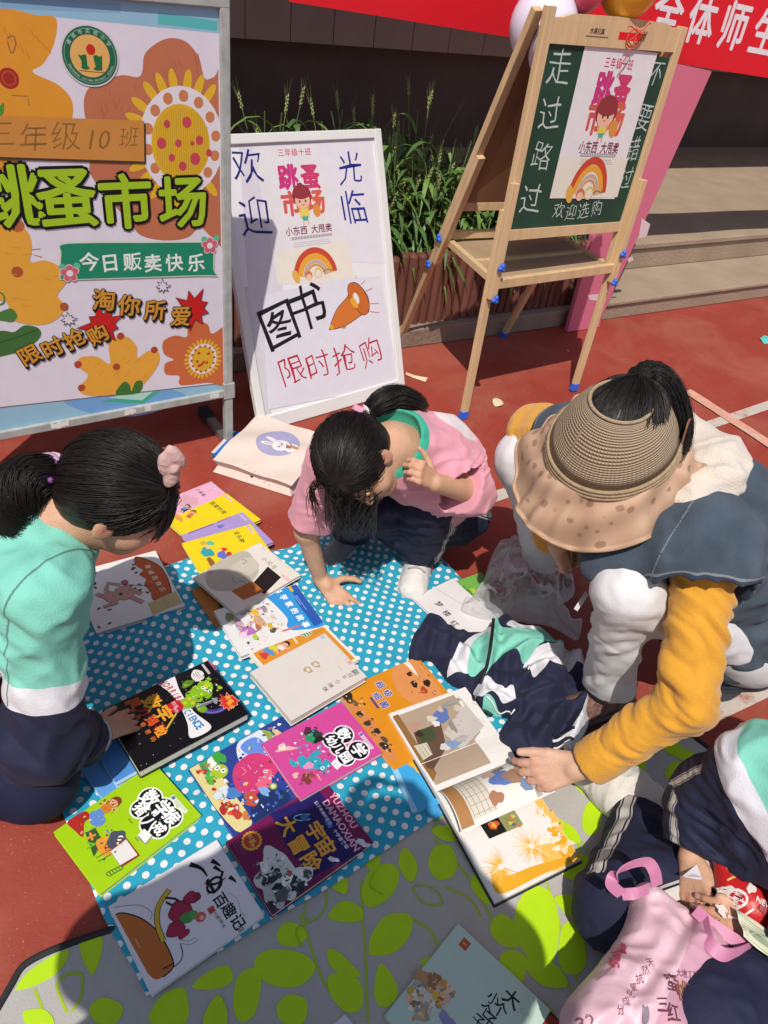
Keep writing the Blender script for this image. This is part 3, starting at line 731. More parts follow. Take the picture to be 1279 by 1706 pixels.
A.build(SP, 'panel', sg, (mb, [mat('sign_back_sheet', (.6, .6, .6), rough=.5)]), rough=.5)
# torn white paint and tape along the lower rail
rd = random.Random(2)
for x, w in ((95, .05), (215, .035), (245, .02), (355, .03)):
    mb = MB(); a = P(x, 690)[0]; pts = [(a + w * (i / 9 - .5), zb + .015 + rd.uniform(.004, .010)) for i in range(10)] + [(a + w * (.5 - i / 9), zb + .010 - rd.uniform(0, .006)) for i in range(10)]
    mb.prism(pts, SP.to, .0150, .0158, 0)
    mb.build('torn_tape', [mat('white_torn_tape', (.7, .69, .66), rough=.7)], sg)

# ================================================================== WHITE EASEL BOARD
BA, BL_ = R(44), R(20); B0 = at(445, 716)
BU = np.array([math.cos(BA), math.sin(BA), 0]); BV = ZZ * math.cos(BL_) + np.array([-math.sin(BA), math.cos(BA), 0]) * math.sin(BL_)
BP = Plane(B0, BU, BV); P = BP.px
wp = mat('white_board_frame', (.70, .69, .66), rough=.45, var=.06, vs=6)
wbs = mat('white_board_face', (.74, .73, .74), rough=.35, var=.03)
c = [P(445, 716), P(672, 652), P(622, 215)]; wW = (c[1][0] + c[2][0]) / 2; wH = c[2][1]
wb = thing('display_board', 'white folding easel board with handwritten blue characters and a pasted flea market poster', 'easel board', B0)
def wbox(mb, a, z, cc, m=0, bev=.003): mb.box(B0, BU, BP.v, BP.n, a, z, cc, m, bev)
fx0 = -.035; fx1 = max(c[1][0], c[2][0]) + .002
mb = MB(); wbox(mb, (fx0, fx0 + .032), (0, wH), (-.012, .012)); wbox(mb, (fx1 - .032, fx1), (0, wH), (-.012, .012)); wbox(mb, (fx0 + .032, fx1 - .032), (wH - .03, wH), (-.011, .011)); wbox(mb, (fx0 + .032, fx1 - .032), (0.0, .05), (-.011, .011))
mb.build('frame', [wp], wb)
mb = MB(); top_ = BP.to(0, wH - .05, -.02)
for a in (fx0 + .03, fx1 - .05):
    p = BP.to(a, wH - .06, -.015); q = p + np.array([-math.sin(BA), math.cos(BA), 0]) * .30; q[2] = .011; mb.beam(p, q, BU, .02, .022, 0)
mb.build('rear_leg', [wp], wb)
mb = MB(); wbox(mb, (fx0 + .031, fx1 - .031), (.049, wH - .029), (-.005, .002), 0, 0)
A = Art(z0=.0024); paper = '#d5d0d8'
def CB(L): return crom([P(*p) for p in L], 6, True)
A.poly([P(396, 225), P(415, 222), P(470, 470), P(470, 640), P(425, 668)], '#d0cbd3')                 # pasted sheets
A.poly([P(393, 478), P(412, 478), P(452, 690), P(432, 690)], '#c9c9cc')
A.poly([P(519, 228), P(618, 228), P(645, 440), P(570, 436)], '#d8d4da')
A.poly([P(418, 228), P(524, 228), P(590, 470), P(462, 474)], '#d9d5d6'); 
A.poly([P(460, 420), P(578, 400), P(590, 470), P(462, 474)], '#ddd6c8')
def poster(A, P, s0, f=1.):
    s = lambda x, y: s0(50 + (x - 50) * f, y)
    """flea market poster: s maps a photo pixel of the poster (in a 100 x 240 frame) to the board"""
    t = lambda ch, x, y, z, col, **k: A.text(ch, *s(x, y), z * sc, col, sx=f, **k)
    o = s0(0, 0); e = s0(100, 0); sc = math.hypot(e[0] - o[0], e[1] - o[1]) / 100; rot = math.degrees(math.atan2(e[1] - o[1], e[0] - o[0]))
    t('三年级十班', 50, 20, 9.5, '#c23a68', rot=rot, bold=.01, step=1.08)
    t('跳', 34, 56, 31, '#c03474', rot=rot, bold=.04); t('蚤', 68, 57, 31, '#c43a66', rot=rot, bold=.04)
    t('市', 32, 95, 31, '#c8544e', rot=rot, bold=.04); t('场', 70, 95, 31, '#cc5c46', rot=rot, bold=.04)
    for i in range(1): pass
    A.ell(*s(50, 101), 9 * sc, 11 * sc, '#cf8f52', rot); A.poly([s(44, 103), s(56, 103), s(58, 117), s(42, 117)], '#d9c25a'); A.poly([s(45, 115), s(55, 115), s(54, 122), s(46, 122)], '#3aa894')
    A.line([s(47, 121), s(46, 128)], 2.2 * sc, '#dca98c'); A.line([s(53, 121), s(54, 128)], 2.2 * sc, '#dca98c')
    A.ell(*s(50, 84), 15 * sc, 14 * sc, '#8c3338', rot); A.ell(*s(50, 91), 11.5 * sc, 10 * sc, '#e0b094', rot); A.ell(*s(50, 81.5), 13 * sc, 6 * sc, '#8c3338', rot); A.ell(*s(50, 69), 4 * sc, 4 * sc, '#8c3338')
    for x in (45.5, 54.5): A.ell(*s(x, 92), 1.3 * sc, 1.6 * sc, '#43211e')
    A.line([s(48, 97), s(50, 98), s(52, 97)], .8 * sc, '#a8403a'); A.ell(*s(70, 108), 6 * sc, 8 * sc, '#d08a3c', rot + 10)
    t('小东西', 33, 136, 11.5, '#7a2a45', rot=rot, bold=.015, step=1.0); t('大甩卖', 73, 136, 11.5, '#7a2a45', rot=rot, bold=.015, step=1.0)
    A.line([s(22, 147), s(88, 147)], 3.4 * sc, '#a39ba0')
    for k in range(14): A.line([s(23 + k * 4.7, 145.6), s(23 + k * 4.7, 148.4)], 1.2 * sc, '#d5cfd2')
    for k in (154, 157, 160): A.line([s(24 + k % 4, k), s(86 - k % 5, k)], .7 * sc, '#bdb6ba')
    cx, cy = s(52, 212)
    for r, w, col in ((36, 9, '#c0442e'), (29, 8, '#dd9c34'), (21.5, 6, '#d9d3d2'), (21, 4.5, '#b5a394'), (16.5, 3, '#cf8d3c')): A.ring(cx, cy, r * sc * f, r * sc * 1.08, w * sc * f, col, rot + 8, rot + 172)
    A.ell(*s(20, 206), 5 * sc, 9 * sc, '#d6a64a', rot + 20); A.ell(*s(40, 207), 6 * sc, 6 * sc, '#c96f4a'); A.ell(*s(40, 210), 4.4 * sc, 4.2 * sc, '#e3bb9e'); A.ell(*s(56, 205), 6.5 * sc, 6.5 * sc, '#c9b45a'); A.ell(*s(56, 206), 5 * sc, 5 * sc, '#ded2c2')
    A.line([s(64, 205), s(70, 201), s(78, 204), s(84, 201)], 1.2 * sc, '#6f5f56')
o_, e_, v_ = np.array(P(436, 232)), np.array(P(546, 229)), np.array(P(489, 470))
def sB(x, y):
    ax = (e_ - o_); d = np.array([ax[1], -ax[0]]); d = d / np.linalg.norm(d) * (np.linalg.norm(v_ - o_) / 215); sk = (v_ - o_); sk = sk / 215
    return tuple(o_ + ax * (x - 6) / 100 + (np.array([sk[0] * .55, 0]) + d) * y)
poster(A, P, sB)
hw = dict(warp=.03, jit=.04, bold=-.006)
A.text('欢', *P(410, 280), .118, '#20236e', rot=2, seed=2, **hw); A.text('迎', *P(425, 362), .124, '#1c1f66', rot=-2, seed=3, **hw)
A.text('光', *P(583, 279), .116, '#232a86', rot=3, seed=4, **hw); A.text('临', *P(588, 348), .122, '#232a86', rot=2, seed=5, **hw)
# lower sheet, lifted a little on its own
A.z += .0008; A.poly([P(435, 492), P(571, 464), P(633, 460), P(664, 640), P(446, 682)], '#d6d3db'); A.z += .0004
A.text('图', *P(465, 542), .158, '#17151c', rot=10, warp=.03, bold=.006, seed=1); A.text('书', *P(511, 513), .165, '#17151c', rot=6, warp=.03, bold=.004, seed=7)
for i, (ch, x, y) in enumerate((('限', 485, 618), ('时', 530, 608), ('抢', 571, 598), ('购', 616, 588))): A.text(ch, *P(x, y), .112, '#b3263a', rot=9, warp=.03, jit=.03, seed=i + 20, bold=-.008)
cone_ = '#c8702e'; dk = '#4a2a1c'
q = CB([(548, 545), (551, 549), (575, 542), (602, 524), (613, 519), (613, 500), (608, 488), (595, 473), (584, 471), (578, 478), (578, 493), (560, 515)]); A.poly(q, cone_); A.line(q, .0025, dk, close=True)
q = CB([(578, 478), (584, 471), (596, 474), (608, 490), (614, 510), (610, 522), (602, 524), (590, 512), (580, 495)]); A.poly(q, '#bf6428'); A.line(q, .0022, dk, close=True)
A.ell(*P(592, 497), .012, .022, '#dcd8dc', 20); A.poly(CB([(582, 500), (588, 496), (595, 508), (594, 513), (588, 511)]), '#d9a02e'); A.ring(*P(571, 541), .014, .014, .005, cone_, 180, 350); A.ell(*P(551, 545), .008, .010, '#d9a02e', 20)
for a_, b_ in (((592, 464), (591, 458)), ((600, 474), (607, 467)), ((609, 485), (619, 480)), ((615, 506), (630, 505)), ((615, 519), (631, 521))): A.line([P(*a_), P(*b_)], .003, '#c8784a')
for x, y in ((430, 690), (668, 632)): A.ell(*P(x, y), .012, .02, '#d3c98a')
A.build(BP, 'face', wb, (mb, [wbs]), rough=.5)

# ================================================================== WOODEN BLACKBOARD EASEL
EA = R(38.0); EU = np.array([math.cos(EA), math.sin(EA), 0]); EN = np.array([-math.sin(EA), math.cos(EA), 0]); le_ = R(2.5)
E0 = at(771, 697); EV = ZZ * math.cos(le_) + EN * math.sin(le_); EP = Plane(E0, EU, EV); P = EP.px
pine = mat('pine_wood', (.60, .415, .225), rough=.5, var=.16, vs=5, bump=.12, bs=20, stretch=(7, 7, .7)); mdf = mat('brown_hardboard', (.27, .135, .07), rough=.6, var=.12)
mdf2 = mat('pale_plywood', (.36, .255, .155), rough=.6, var=.12, vs=8)
blue = mat('blue_plastic', (.03, .13, .62), rough=.35); chalkb = mat('blackboard_green', (.012, .050, .028), rough=.6, var=.35, vs=5)
es = thing('blackboard_easel', 'pine A frame easel with green chalkboard, pasted poster and tool shelf', 'easel', E0)
FLb, FRb = P(771, 697), P(955, 650); FLt, FRt = P(909, 8), P(1143, 45)
TL_, TR_ = np.array(FLt), np.array(FRt); BL2, BR2 = np.array(FLb), np.array(FRb)
def el(k): return BL2 + (TL_ - BL2) * k      # along left leg
def er(k): return BR2 + (TR_ - BR2) * k
def T(q, c=0): return EP.to(q[0], q[1], c)
for f, lab in ((el, 'l'), (er, 'r')):
    mb = MB(); mb.beam(T(f(.02)), T(f(.58)), EP.n, .030, .020, 0); mb.beam(T(f(0)), T(f(.025)), EP.n, .033, .023, 1); mb.build('lower_leg', [pine, blue], es)
    mb = MB(); off = np.array([.019 if lab == 'l' else -.019, 0]); mb.beam(T(f(.36) + off * .1, .021), T(f(.645) + off * .1, .021), EP.n, .030, .020, 0); mb.build('upright', [pine], es)
    mb = MB(); mb.beam(T(f(.39) + off, .0), T(f(1.0) + off, .0), EP.n, .034, .024, 0); mb.build('side_rail', [pine], es)
ibx = [el(.505) + [.033, 0], er(.505) - [.033, 0], er(.985) - [.033, 0], el(.985) + [.033, 0]]
# board with chalk writing and poster
mb = MB(); q = [ibx[0] + [0, .03], ibx[1] + [0, .03], ibx[2] - [0, .07], ibx[3] - [0, .07]]
mb.prism([tuple(p) for p in q], EP.to, -.004, .002, 0)
A = Art(z0=.0026)
ck = dict(warp=.035, jit=.04, bold=-.010); chk = '#b9c4bd'
for i, (ch, x, y, s) in enumerate((('走', 930, 113, .105), ('过', 916, 192, .10), ('路', 900, 262, .095), ('过', 884, 332, .10))): A.text(ch, *P(x, y), s, chk, rot=-3, seed=i, **ck)
for i, (ch, x, y, s) in enumerate((('不', 1092, 122, .085), ('要', 1072, 196, .095), ('错', 1054, 249, .085), ('过', 1042, 298, .085))): A.text(ch, *P(x, y), s, chk, rot=-3, seed=i + 9, sx=.8, **ck)
for i, (ch, x, y) in enumerate((('欢', 930, 350), ('迎', 951, 353), ('选', 972, 350), ('购', 993, 347))): A.text(ch, *P(x, y), .058, chk, rot=3, seed=i + 30, **ck)
rd = random.Random(6)
q = [P(974, 72), P(1094, 88), P(1022, 331), P(914, 330)]; A.z += .001; A.poly(q, '#dcd8d8'); A.z += .0004
o2, e2, v2 = np.array(q[0]), np.array(q[1]), np.array(q[3])
def sE(x, y): ax = e2 - o2; d = v2 - o2; return tuple(o2 + ax * x / 100 + d * y / 212)
A.poly([sE(0, 150), sE(100, 150), sE(100, 212), sE(0, 212)], '#dcd6c6')
poster(A, P, sE, .78)
A.build(EP, 'chalkboard', es, (mb, [chalkb]), rough=.6)
mb = MB(); q2 = [ibx[0], ibx[1], ibx[1] + [0, .034], ibx[0] + [0, .034]]; mb.prism([tuple(p) for p in q2], EP.to, -.012, .010, 0); mb.build('bottom_rail', [pine], es)
# top rail with handle slot and small print
h0, h1 = ibx[3], ibx[2]; tmb = MB(); w = h1[0] - h0[0]; ya = h0[1]
def tt(f, y): return (h0[0] + w * f, ya - .072 + y)
slot0, slot1 = .50, .72
for a, b, y0, y1 in ((0, slot0, 0, .066), (slot1, 1, 0, .066), (slot0, slot1, 0, .022), (slot0, slot1, .044, .070)):
    tmb.prism([tt(a, y0), tt(b, y0), tt(b, y1), tt(a, y1)], EP.to, -.010, .010, 0)
tmb.prism([tt(.06, .066), tt(.94, .066), tt(.86, .078), tt(.5, .082), tt(.14, .078)], EP.to, -.0095, .0095, 0)
A = Art(z0=.0104); A.text('木易玩具', *tt(.33, .040), .017, '#4a3a2a', step=.95, bold=.02); A.line([tt(.25, .026), tt(.42, .026)], .003, '#6a5a45')
A.build(EP, 'handle_rail', es, (tmb, [pine]))
# rear frame
RL, RR = at(664, 575), at(838, 562); apexL, apexR = T(TL_ + [.0, -.01], -.03), T(TR_ + [0, -.01], -.03)
for p, q, lab in ((RL, apexL, 'l'), (RR, apexR, 'r')):
    p = p + ZZ * .012; d = nz(q - p); Lg = np.linalg.norm(q - p)
    mb = MB(); mb.beam(p, p + d * Lg * .6, EN, .030, .020, 0); mb.beam(p - d * .012, p + d * .02, EN, .033, .023, 1); mb.build('rear_leg', [pine, blue], es)
    o = nz(np.cross(d, EU)) * .021
    mb = MB(); mb.beam(p + d * Lg * .34 - o, p + d * Lg * .67 - o, EN, .030, .020, 0); mb.build('upright', [pine], es)
    mb = MB(); mb.beam(p + d * Lg * .38, q, EN, .034, .024, 0); mb.build('rear_rail', [pine], es)
def rear(f, k): return RL * (1 - k) * (1 - f) + apexL * k * (1 - f) + RR * (1 - k) * f + apexR * k * f
mb = MB(); P4 = [rear(.04, .535), rear(.96, .535), rear(.96, .96), rear(.04, .96)]; nn_ = nz(np.cross(P4[1] - P4[0], P4[3] - P4[0]))
mb.box8([p - nn_ * .003 for p in P4] + [p + nn_ * .003 for p in P4]); mb.build('rear_panel', [mdf], es)
mb = MB(); mb.beam(rear(.03, .52), rear(.97, .52), ZZ, .022, .030, 0); mb.build('rear_crossbar', [pine], es)
mb = MB(); mb.beam(rear(.03, .43), rear(.97, .43), ZZ, .022, .030, 0); mb.build('rear_crossbar', [pine], es)
# tool tray between the frames
zf = .535; F0, F1 = T(el(.40) + [.02, 0], .012), T(er(.40) + [-.02, 0], .012); B0_, B1_ = rear(.05, .40), rear(.95, .40)
F0[2] = F1[2] = zf; B0_[2] = B1_[2] = zf + .01
M0, M1 = F0 * .55 + B0_ * .45, F1 * .55 + B1_ * .45
mb = MB()
for a, b in ((F0, M0), (M0, B0_), (F1, M1), (M1, B1_)): mb.beam(a, b, ZZ, .022, .026, 0)
mb.beam(F0 + EU * -.02, F1 + EU * .02, ZZ, .022, .034, 0); mb.beam(M0, M1, ZZ, .022, .024, 0); mb.build('tray_frame', [pine], es)
mb = MB()
for a, b, c_, d_ in ((F0, F1, M1, M0), (M0, M1, B1_, B0_)): mb.box8([p - ZZ * .002 for p in (a, b, c_, d_)] + [p + ZZ * .002 for p in (a, b, c_, d_)])
mb.build('tray_panel', [mdf2], es)
def knob(p, n):
    mb = MB(); n = nz(n); e = nz(np.cross(n, [0, .3, 1])); f = np.cross(n, e)
    for i in range(3):
        a = R(120 * i + 20); d = e * math.cos(a) + f * math.sin(a); mb.tube([p, p + d * .010, p + d * .017], [.008, .008, .004], 8)
    mb.tube([p - n * .02, p + n * .006], .006, 8); mb.build('knob', [blue], es, smooth=True)
for k in (.445, .362): knob(T(el(k) + [.004, 0], .040), EP.n); knob(T(er(k) + [-.004, 0], .040), EP.n)
for k in (.42, .33):
    d = nz(apexL - RL); knob(rear(0, k) - EU * .022, -EU)
# red ribbon tied through the handle
rdm = mat('red_string', (.6, .06, .03), rough=.6); mb = MB(); hp = EP.to(*tt(.61, .03), .016)
for i in range(6):
    rd = random.Random(i); e = hp + EU * rd.uniform(-.06, .06) + ZZ * rd.uniform(-.10, .05) + EP.n * .004; mb.tube(bez([hp + ZZ * .03, hp + EP.n * .03, e + ZZ * .02, e], 8), .0018, 5)
mb.tube([hp + EU * .03 * math.cos(a) + ZZ * .025 * math.sin(a) for a in np.linspace(0, 6.28, 14)], .0022, 5)
tag(mb.build('ribbon', [rdm]), 'thin red string tied through the easel handle', 'string')

# balloons tied behind the easel top
def balloon(c, r, col, name_l, grp='balloons at the easel top'):
    m = mat('balloon_' + name_l.split()[0], col, rough=.22, var=.04, spec=.5, coat=.3); V = []; Fs = []; n, k = 28, 18
    for i in range(k + 1):
        t = math.pi * i / k; z = math.cos(t); rr = math.sin(t) * (1 if z > 0 else 1 - .18 * z * z); zz = z * (1.08 if z > 0 else 1.22)
        for j in range(n): a = 2 * math.pi * j / n; V.append(c + np.array([rr * math.cos(a), rr * math.sin(a), zz]) * r)
    for i in range(k):
        for j in range(n): Fs.append((i * n + j, i * n + (j + 1) % n, (i + 1) * n + (j + 1) % n, (i + 1) * n + j))
    mb = MB(); mb.add(V, Fs); b = c - ZZ * r * 1.2; mb.tube([b, b - ZZ * .012], [.004, .009], 8); mb.tube([b - ZZ * .01, b - ZZ * .06 + EU * .01], .0012, 5)
    tag(mb.build('balloon', [m], None, True), name_l, 'balloon', grp)
def bat(x, y, c): return EP.to(*P(x, y), 0) + ray(x, y) * c
balloon(bat(905, 45, .16), .105, (.72, .68, .80), 'pale lilac white balloon behind the left rail of the easel')
balloon(bat(1052, -38, .06), .10, (.85, .46, .03), 'yellow balloon resting over the top rail of the easel')
balloon(bat(975, -55, .14), .105, (.80, .12, .20), 'pinkish red balloon behind the top rail of the easel')
# pink foam panel leaning behind the easel
pk = mat('pink_foam', (.62, .16, .24), rough=.6, var=.06, vs=4); PKP = Plane(K(0, -.06, 0), KU, ZZ); p = PKP.px
q = [p(1182, 118), p(998, 530), p(978, 600), p(940, 560), p(985, 392), p(1120, 105)]; q[2] = (q[2][0], .004); q[3] = (q[3][0], .004)
mb = MB(); mb.prism(q, PKP.to, -.012, .012, 0)
A = Art(z0=.0125)
for L in ([(1066, 362), (1080, 372), (1074, 392), (1060, 396)], [(1042, 430), (1050, 425), (1052, 432), (1044, 436)], [(975, 490), (994, 488), (997, 500), (980, 498)]): A.poly([p(*a) for a in L], '#d8c6c8')
o = A.build(PKP, 'foam_panel', None, (mb, [pk])); tag(o, 'tall pink foam panel leaning behind the wooden easel', 'foam panel')
# ================================================================== MAT AND CLOTH
gray = mat('grey_mat_fabric', (.41, .39, .36), rough=.8, var=.06, vs=20, bump=.15, bs=220)
MP = Plane((0, 0, .008), (1, 0, 0), (0, 1, 0))
mc = [at(172, 1558), at(715, 1335), at(1085, 1175)]
far = [tuple(p[:2]) for p in [at(22, 1640), at(40, 1612), at(78, 1590), at(125, 1572), at(190, 1550)]]
e1 = nz(at(1118, 1208)[:2] - at(190, 1550)[:2])
right = [tuple(p[:2]) for p in [at(1060, 1178), at(1095, 1188), at(1125, 1206), at(1150, 1226), at(1190, 1255)]]
rdir = nz(at(1190, 1255)[:2] - at(1125, 1206)[:2]); R1 = tuple(np.array(right[-1]) + rdir * .75)
ldir = nz(at(22, 1640)[:2] - at(40, 1612)[:2]); L1 = tuple(np.array(far[0]) + np.array([-.02, -.14])); L2 = (L1[0] + .22, L1[1] - .36)
right = [tuple(at(x, y)[:2]) for x, y in ((1078, 1181), (1100, 1190), (1122, 1206), (1150, 1228), (1190, 1258))]
R1 = tuple(np.array(right[-1]) + rdir * .75)
outl = [L2, L1] + crom(far, 5) + right + [R1]
cen = np.mean(outl, 0)
mb = MB()
def up(a, b, c): return np.array([a, b, c])
mb.prism([tuple(p) for p in outl], up, .002, .007, 0)
A = Art(z0=.0076)
lime = '#aed412'; lime2 = '#9cba18'
def MPt(L): return [tuple(at(x, y)[:2]) for x, y in L]
def point_in(c, P, m):
    n = len(P); d = min(float(np.linalg.norm(np.array(P[i]) - c)) for i in range(n)); ins = False
    for i in range(n):
        (x0, y0), (x1, y1) = P[i], P[(i + 1) % n]
        if (y0 <= c[1]) != (y1 <= c[1]) and c[0] < x0 + (c[1] - y0) / (y1 - y0) * (x1 - x0): ins = not ins
    return ins and d > m
stem_l = [[(75, 1706), (70, 1680), (58, 1650)], [(112, 1690), (100, 1660), (96, 1640), (110, 1628), (130, 1625), (138, 1632), (135, 1665), (118, 1690)], [(600, 1470), (604, 1540), (608, 1600), (612, 1706)], [(685, 1535), (705, 1545), (720, 1560), (728, 1580)], [(500, 1525), (520, 1590), (540, 1640), (575, 1690)], [(875, 1340), (885, 1400), (905, 1460), (960, 1640)], [(720, 1400), (760, 1440), (800, 1500), (830, 1560)], [(870, 1490), (900, 1540), (915, 1620)], [(960, 1400), (968, 1440), (990, 1480)], [(1085, 1215), (1100, 1240), (1115, 1262)], [(740, 1480), (780, 1500), (800, 1530)], [(660, 1450), (640, 1480), (606, 1500)]]
for L in stem_l: A.line(MPt(crom(L, 6)), .0045, lime2)
leaves = [[(28, 1652), (45, 1625), (80, 1600), (112, 1585), (113, 1600), (95, 1625), (60, 1645)], [(136, 1570), (168, 1563), (170, 1590), (160, 1620), (152, 1626), (140, 1605), (134, 1585)],
 [(250, 1706), (262, 1670), (290, 1650), (310, 1655), (310, 1706)], [(320, 1645), (350, 1620), (380, 1612), (388, 1635), (370, 1648), (340, 1652)], [(390, 1650), (400, 1625), (425, 1615), (435, 1640), (425, 1690), (405, 1706), (390, 1690)], [(425, 1600), (450, 1585), (500, 1590), (525, 1615), (500, 1645), (455, 1645), (428, 1625)],
 [(460, 1560), (475, 1540), (500, 1545), (510, 1565), (490, 1580), (468, 1576)], [(545, 1530), (570, 1504), (600, 1515), (602, 1535), (575, 1540)], [(546, 1630), (570, 1625), (600, 1640), (602, 1680), (580, 1690), (552, 1665)],
 [(602, 1490), (612, 1458), (640, 1442), (662, 1450), (660, 1480), (640, 1505), (612, 1514)], [(613, 1590), (618, 1560), (640, 1530), (672, 1524), (686, 1535), (680, 1565), (655, 1590), (625, 1595)], [(622, 1650), (632, 1608), (655, 1632), (662, 1660), (645, 1680), (628, 1676)], [(545, 1585), (565, 1590), (595, 1620), (600, 1630), (570, 1628), (548, 1610)],
 [(712, 1445), (722, 1415), (748, 1412), (760, 1440), (752, 1464), (728, 1468)], [(783, 1480), (800, 1440), (830, 1420), (852, 1450), (845, 1500), (815, 1510)], [(855, 1560), (860, 1510), (885, 1480), (915, 1490), (930, 1540), (922, 1600), (905, 1626), (880, 1600)], [(816, 1540), (835, 1525), (858, 1545), (865, 1578), (840, 1580), (818, 1562)], [(800, 1425), (825, 1400), (850, 1410), (855, 1440), (820, 1450)],
 [(928, 1580), (940, 1540), (965, 1550), (975, 1600), (962, 1625), (935, 1620)], [(968, 1365), (978, 1340), (995, 1338), (1000, 1365), (990, 1392), (972, 1390)], [(1035, 1265), (1055, 1252), (1072, 1270), (1070, 1296), (1050, 1285)], [(1080, 1205), (1105, 1220), (1135, 1250), (1128, 1265), (1100, 1250), (1080, 1228)], [(1040, 1230), (1070, 1225), (1092, 1248), (1085, 1262), (1055, 1250)], [(1105, 1290), (1125, 1270), (1150, 1290), (1150, 1320), (1120, 1310)], [(830, 1600), (850, 1585), (875, 1600), (868, 1640), (845, 1640)], [(950, 1300), (965, 1285), (985, 1295), (988, 1322), (968, 1325)], [(930, 1440), (960, 1425), (985, 1440), (975, 1470), (940, 1465)], [(700, 1610), (720, 1595), (745, 1610), (735, 1640)], [(460, 1680), (480, 1660), (510, 1670), (505, 1706), (470, 1706)], [(150, 1680), (175, 1665), (205, 1680), (195, 1706), (160, 1706)]]
for L in leaves: A.poly(MPt(crom(L, 5, True)), lime)
lc = [np.mean(MPt(L), 0) for L in leaves]; rd = random.Random(17)
for k in range(900):
    c = np.array((rd.uniform(-.5, 1.2), rd.uniform(-.1, 1.2))); dd = min(np.linalg.norm(c - q) for q in lc); L_ = rd.uniform(.028, .045)
    if dd < .056 or not point_in(c, outl, .05): continue
    a = rd.uniform(1.2, 3.4); u = np.array((math.cos(a), math.sin(a))); w = np.array((-u[1], u[0])); Q = crom([tuple(c + u * L_ * t + w * L_ * .56 * x) for t, x in ((-1, 0), (-.5, .75), (.2, .95), (1, .1), (.3, -.85), (-.5, -.8))], 5, True); lc.append(c)
    if rd.random() < .62: A.poly(Q, lime)
    else: A.line(Q, .0032, lime2, close=True)
    if k % 2: A.line(crom([tuple(c - u * L_), tuple(c - u * L_ * 1.7 + w * .012), tuple(c - u * L_ * 2.3 - w * .01)], 5), .004, lime2)
mat_o = A.build(MP, 'picnic_mat', None, (mb, [gray]), warp=lambda a, b, c: np.array([a, b, c - 0.0]), rough=.6)
tag(mat_o, 'grey picnic mat printed with lime green leaves and edged in black', 'mat')
mb = MB(); n = len(outl); inn = []
for i in range(n):
    a = np.array(outl[i - 1]); b = np.array(outl[(i + 1) % n]); t = nz(b - a); inn.append(np.array(outl[i]))
mb.tube([np.array([*p, .0065]) for p in inn] + [np.array([*inn[0], .0065])], .0065, 8, 0, False)
be = mb.build('binding', [mat('black_binding', (.022, .022, .024), rough=.8, bump=.3, bs=300)], None, True, loc=(0, 0, 0)); be.parent = mat_o; be.matrix_parent_inverse = Matrix.Translation(-Vector(mat_o['base']))

# polka dot cloth: draped sheet with soft wrinkles
def dots_material():
    m = mat('turquoise_polka_cloth', (.014, .31, .46), rough=.75, var=.07, vs=8, bump=.12, bs=400, sheen=.15); t = m.node_tree; b = t.nodes['Principled BSDF']
    uv = node(t, 'ShaderNodeUVMap'); src = b.inputs['Base Color'].links[0].from_socket; d = []
    for off in ((0, 0, 0), (.5, .5, 0)):
        v = node(t, 'ShaderNodeVectorMath', operation='ADD'); v.inputs[1].default_value = off; t.links.new(uv.outputs[0], v.inputs[0])
        f = node(t, 'ShaderNodeVectorMath', operation='FRACTION'); t.links.new(v.outputs[0], f.inputs[0])
        sb = node(t, 'ShaderNodeVectorMath', operation='SUBTRACT'); sb.inputs[1].default_value = (.5, .5, 0); t.links.new(f.outputs[0], sb.inputs[0])
        ml = node(t, 'ShaderNodeVectorMath', operation='MULTIPLY'); ml.inputs[1].default_value = (1, 1, 0); t.links.new(sb.outputs[0], ml.inputs[0])
        l = node(t, 'ShaderNodeVectorMath', operation='LENGTH'); t.links.new(ml.outputs[0], l.inputs[0]); d.append(l.outputs['Value'])
    lt = math_(t, 'LESS_THAN', math_(t, 'MINIMUM', d[0], d[1]), .190)
    t.links.new(cmix(t, lt, src, (.72, .70, .70)), b.inputs['Base Color']); return m
ca = at(238, 1676)[:2]; cu_ = nz(at(722, 1368)[:2] - ca); cv_ = np.array([-cu_[1], cu_[0]]); CLW, CLH = 1.15, .93
def cloth_z(a, b):
    """relief of the cloth over its flat coordinates a, b"""
    P = np.stack([a * 7 + b * 2, b * 6 - a, a * 0 + 3], 1); z = .006 * vnoise(P) + .005 * np.maximum(0, vnoise(P * 2.7 + 5) - .45) * 2
    # long soft folds by the kneeling girl
    w = np.clip((b - .55) * 4, 0, 1) * np.clip((a - .25) * 4, 0, 1)
    z = z + w * (.015 * np.maximum(0, np.sin(a * 26 + 5 * b + 2 * vnoise(P * .6)))**2 + .009 * np.maximum(0, np.sin(b * 40 - 14 * a))**2)
    z = z + .008 * np.clip((a - .95) * 6, 0, 1) * vnoise(P * 2)
    return z
na, nb_ = 250, 200; ga, gb = np.meshgrid(np.linspace(0, CLW, na + 1), np.linspace(0, CLH, nb_ + 1), indexing='ij'); fa, fb = ga.ravel(), gb.ravel()
wob = .012 * (vnoise(np.stack([fa * 5, fb * 5, fa * 0 + 1], 1)) - .5); wob2 = .012 * (vnoise(np.stack([fa * 5, fb * 5, fa * 0 + 8], 1)) - .5)
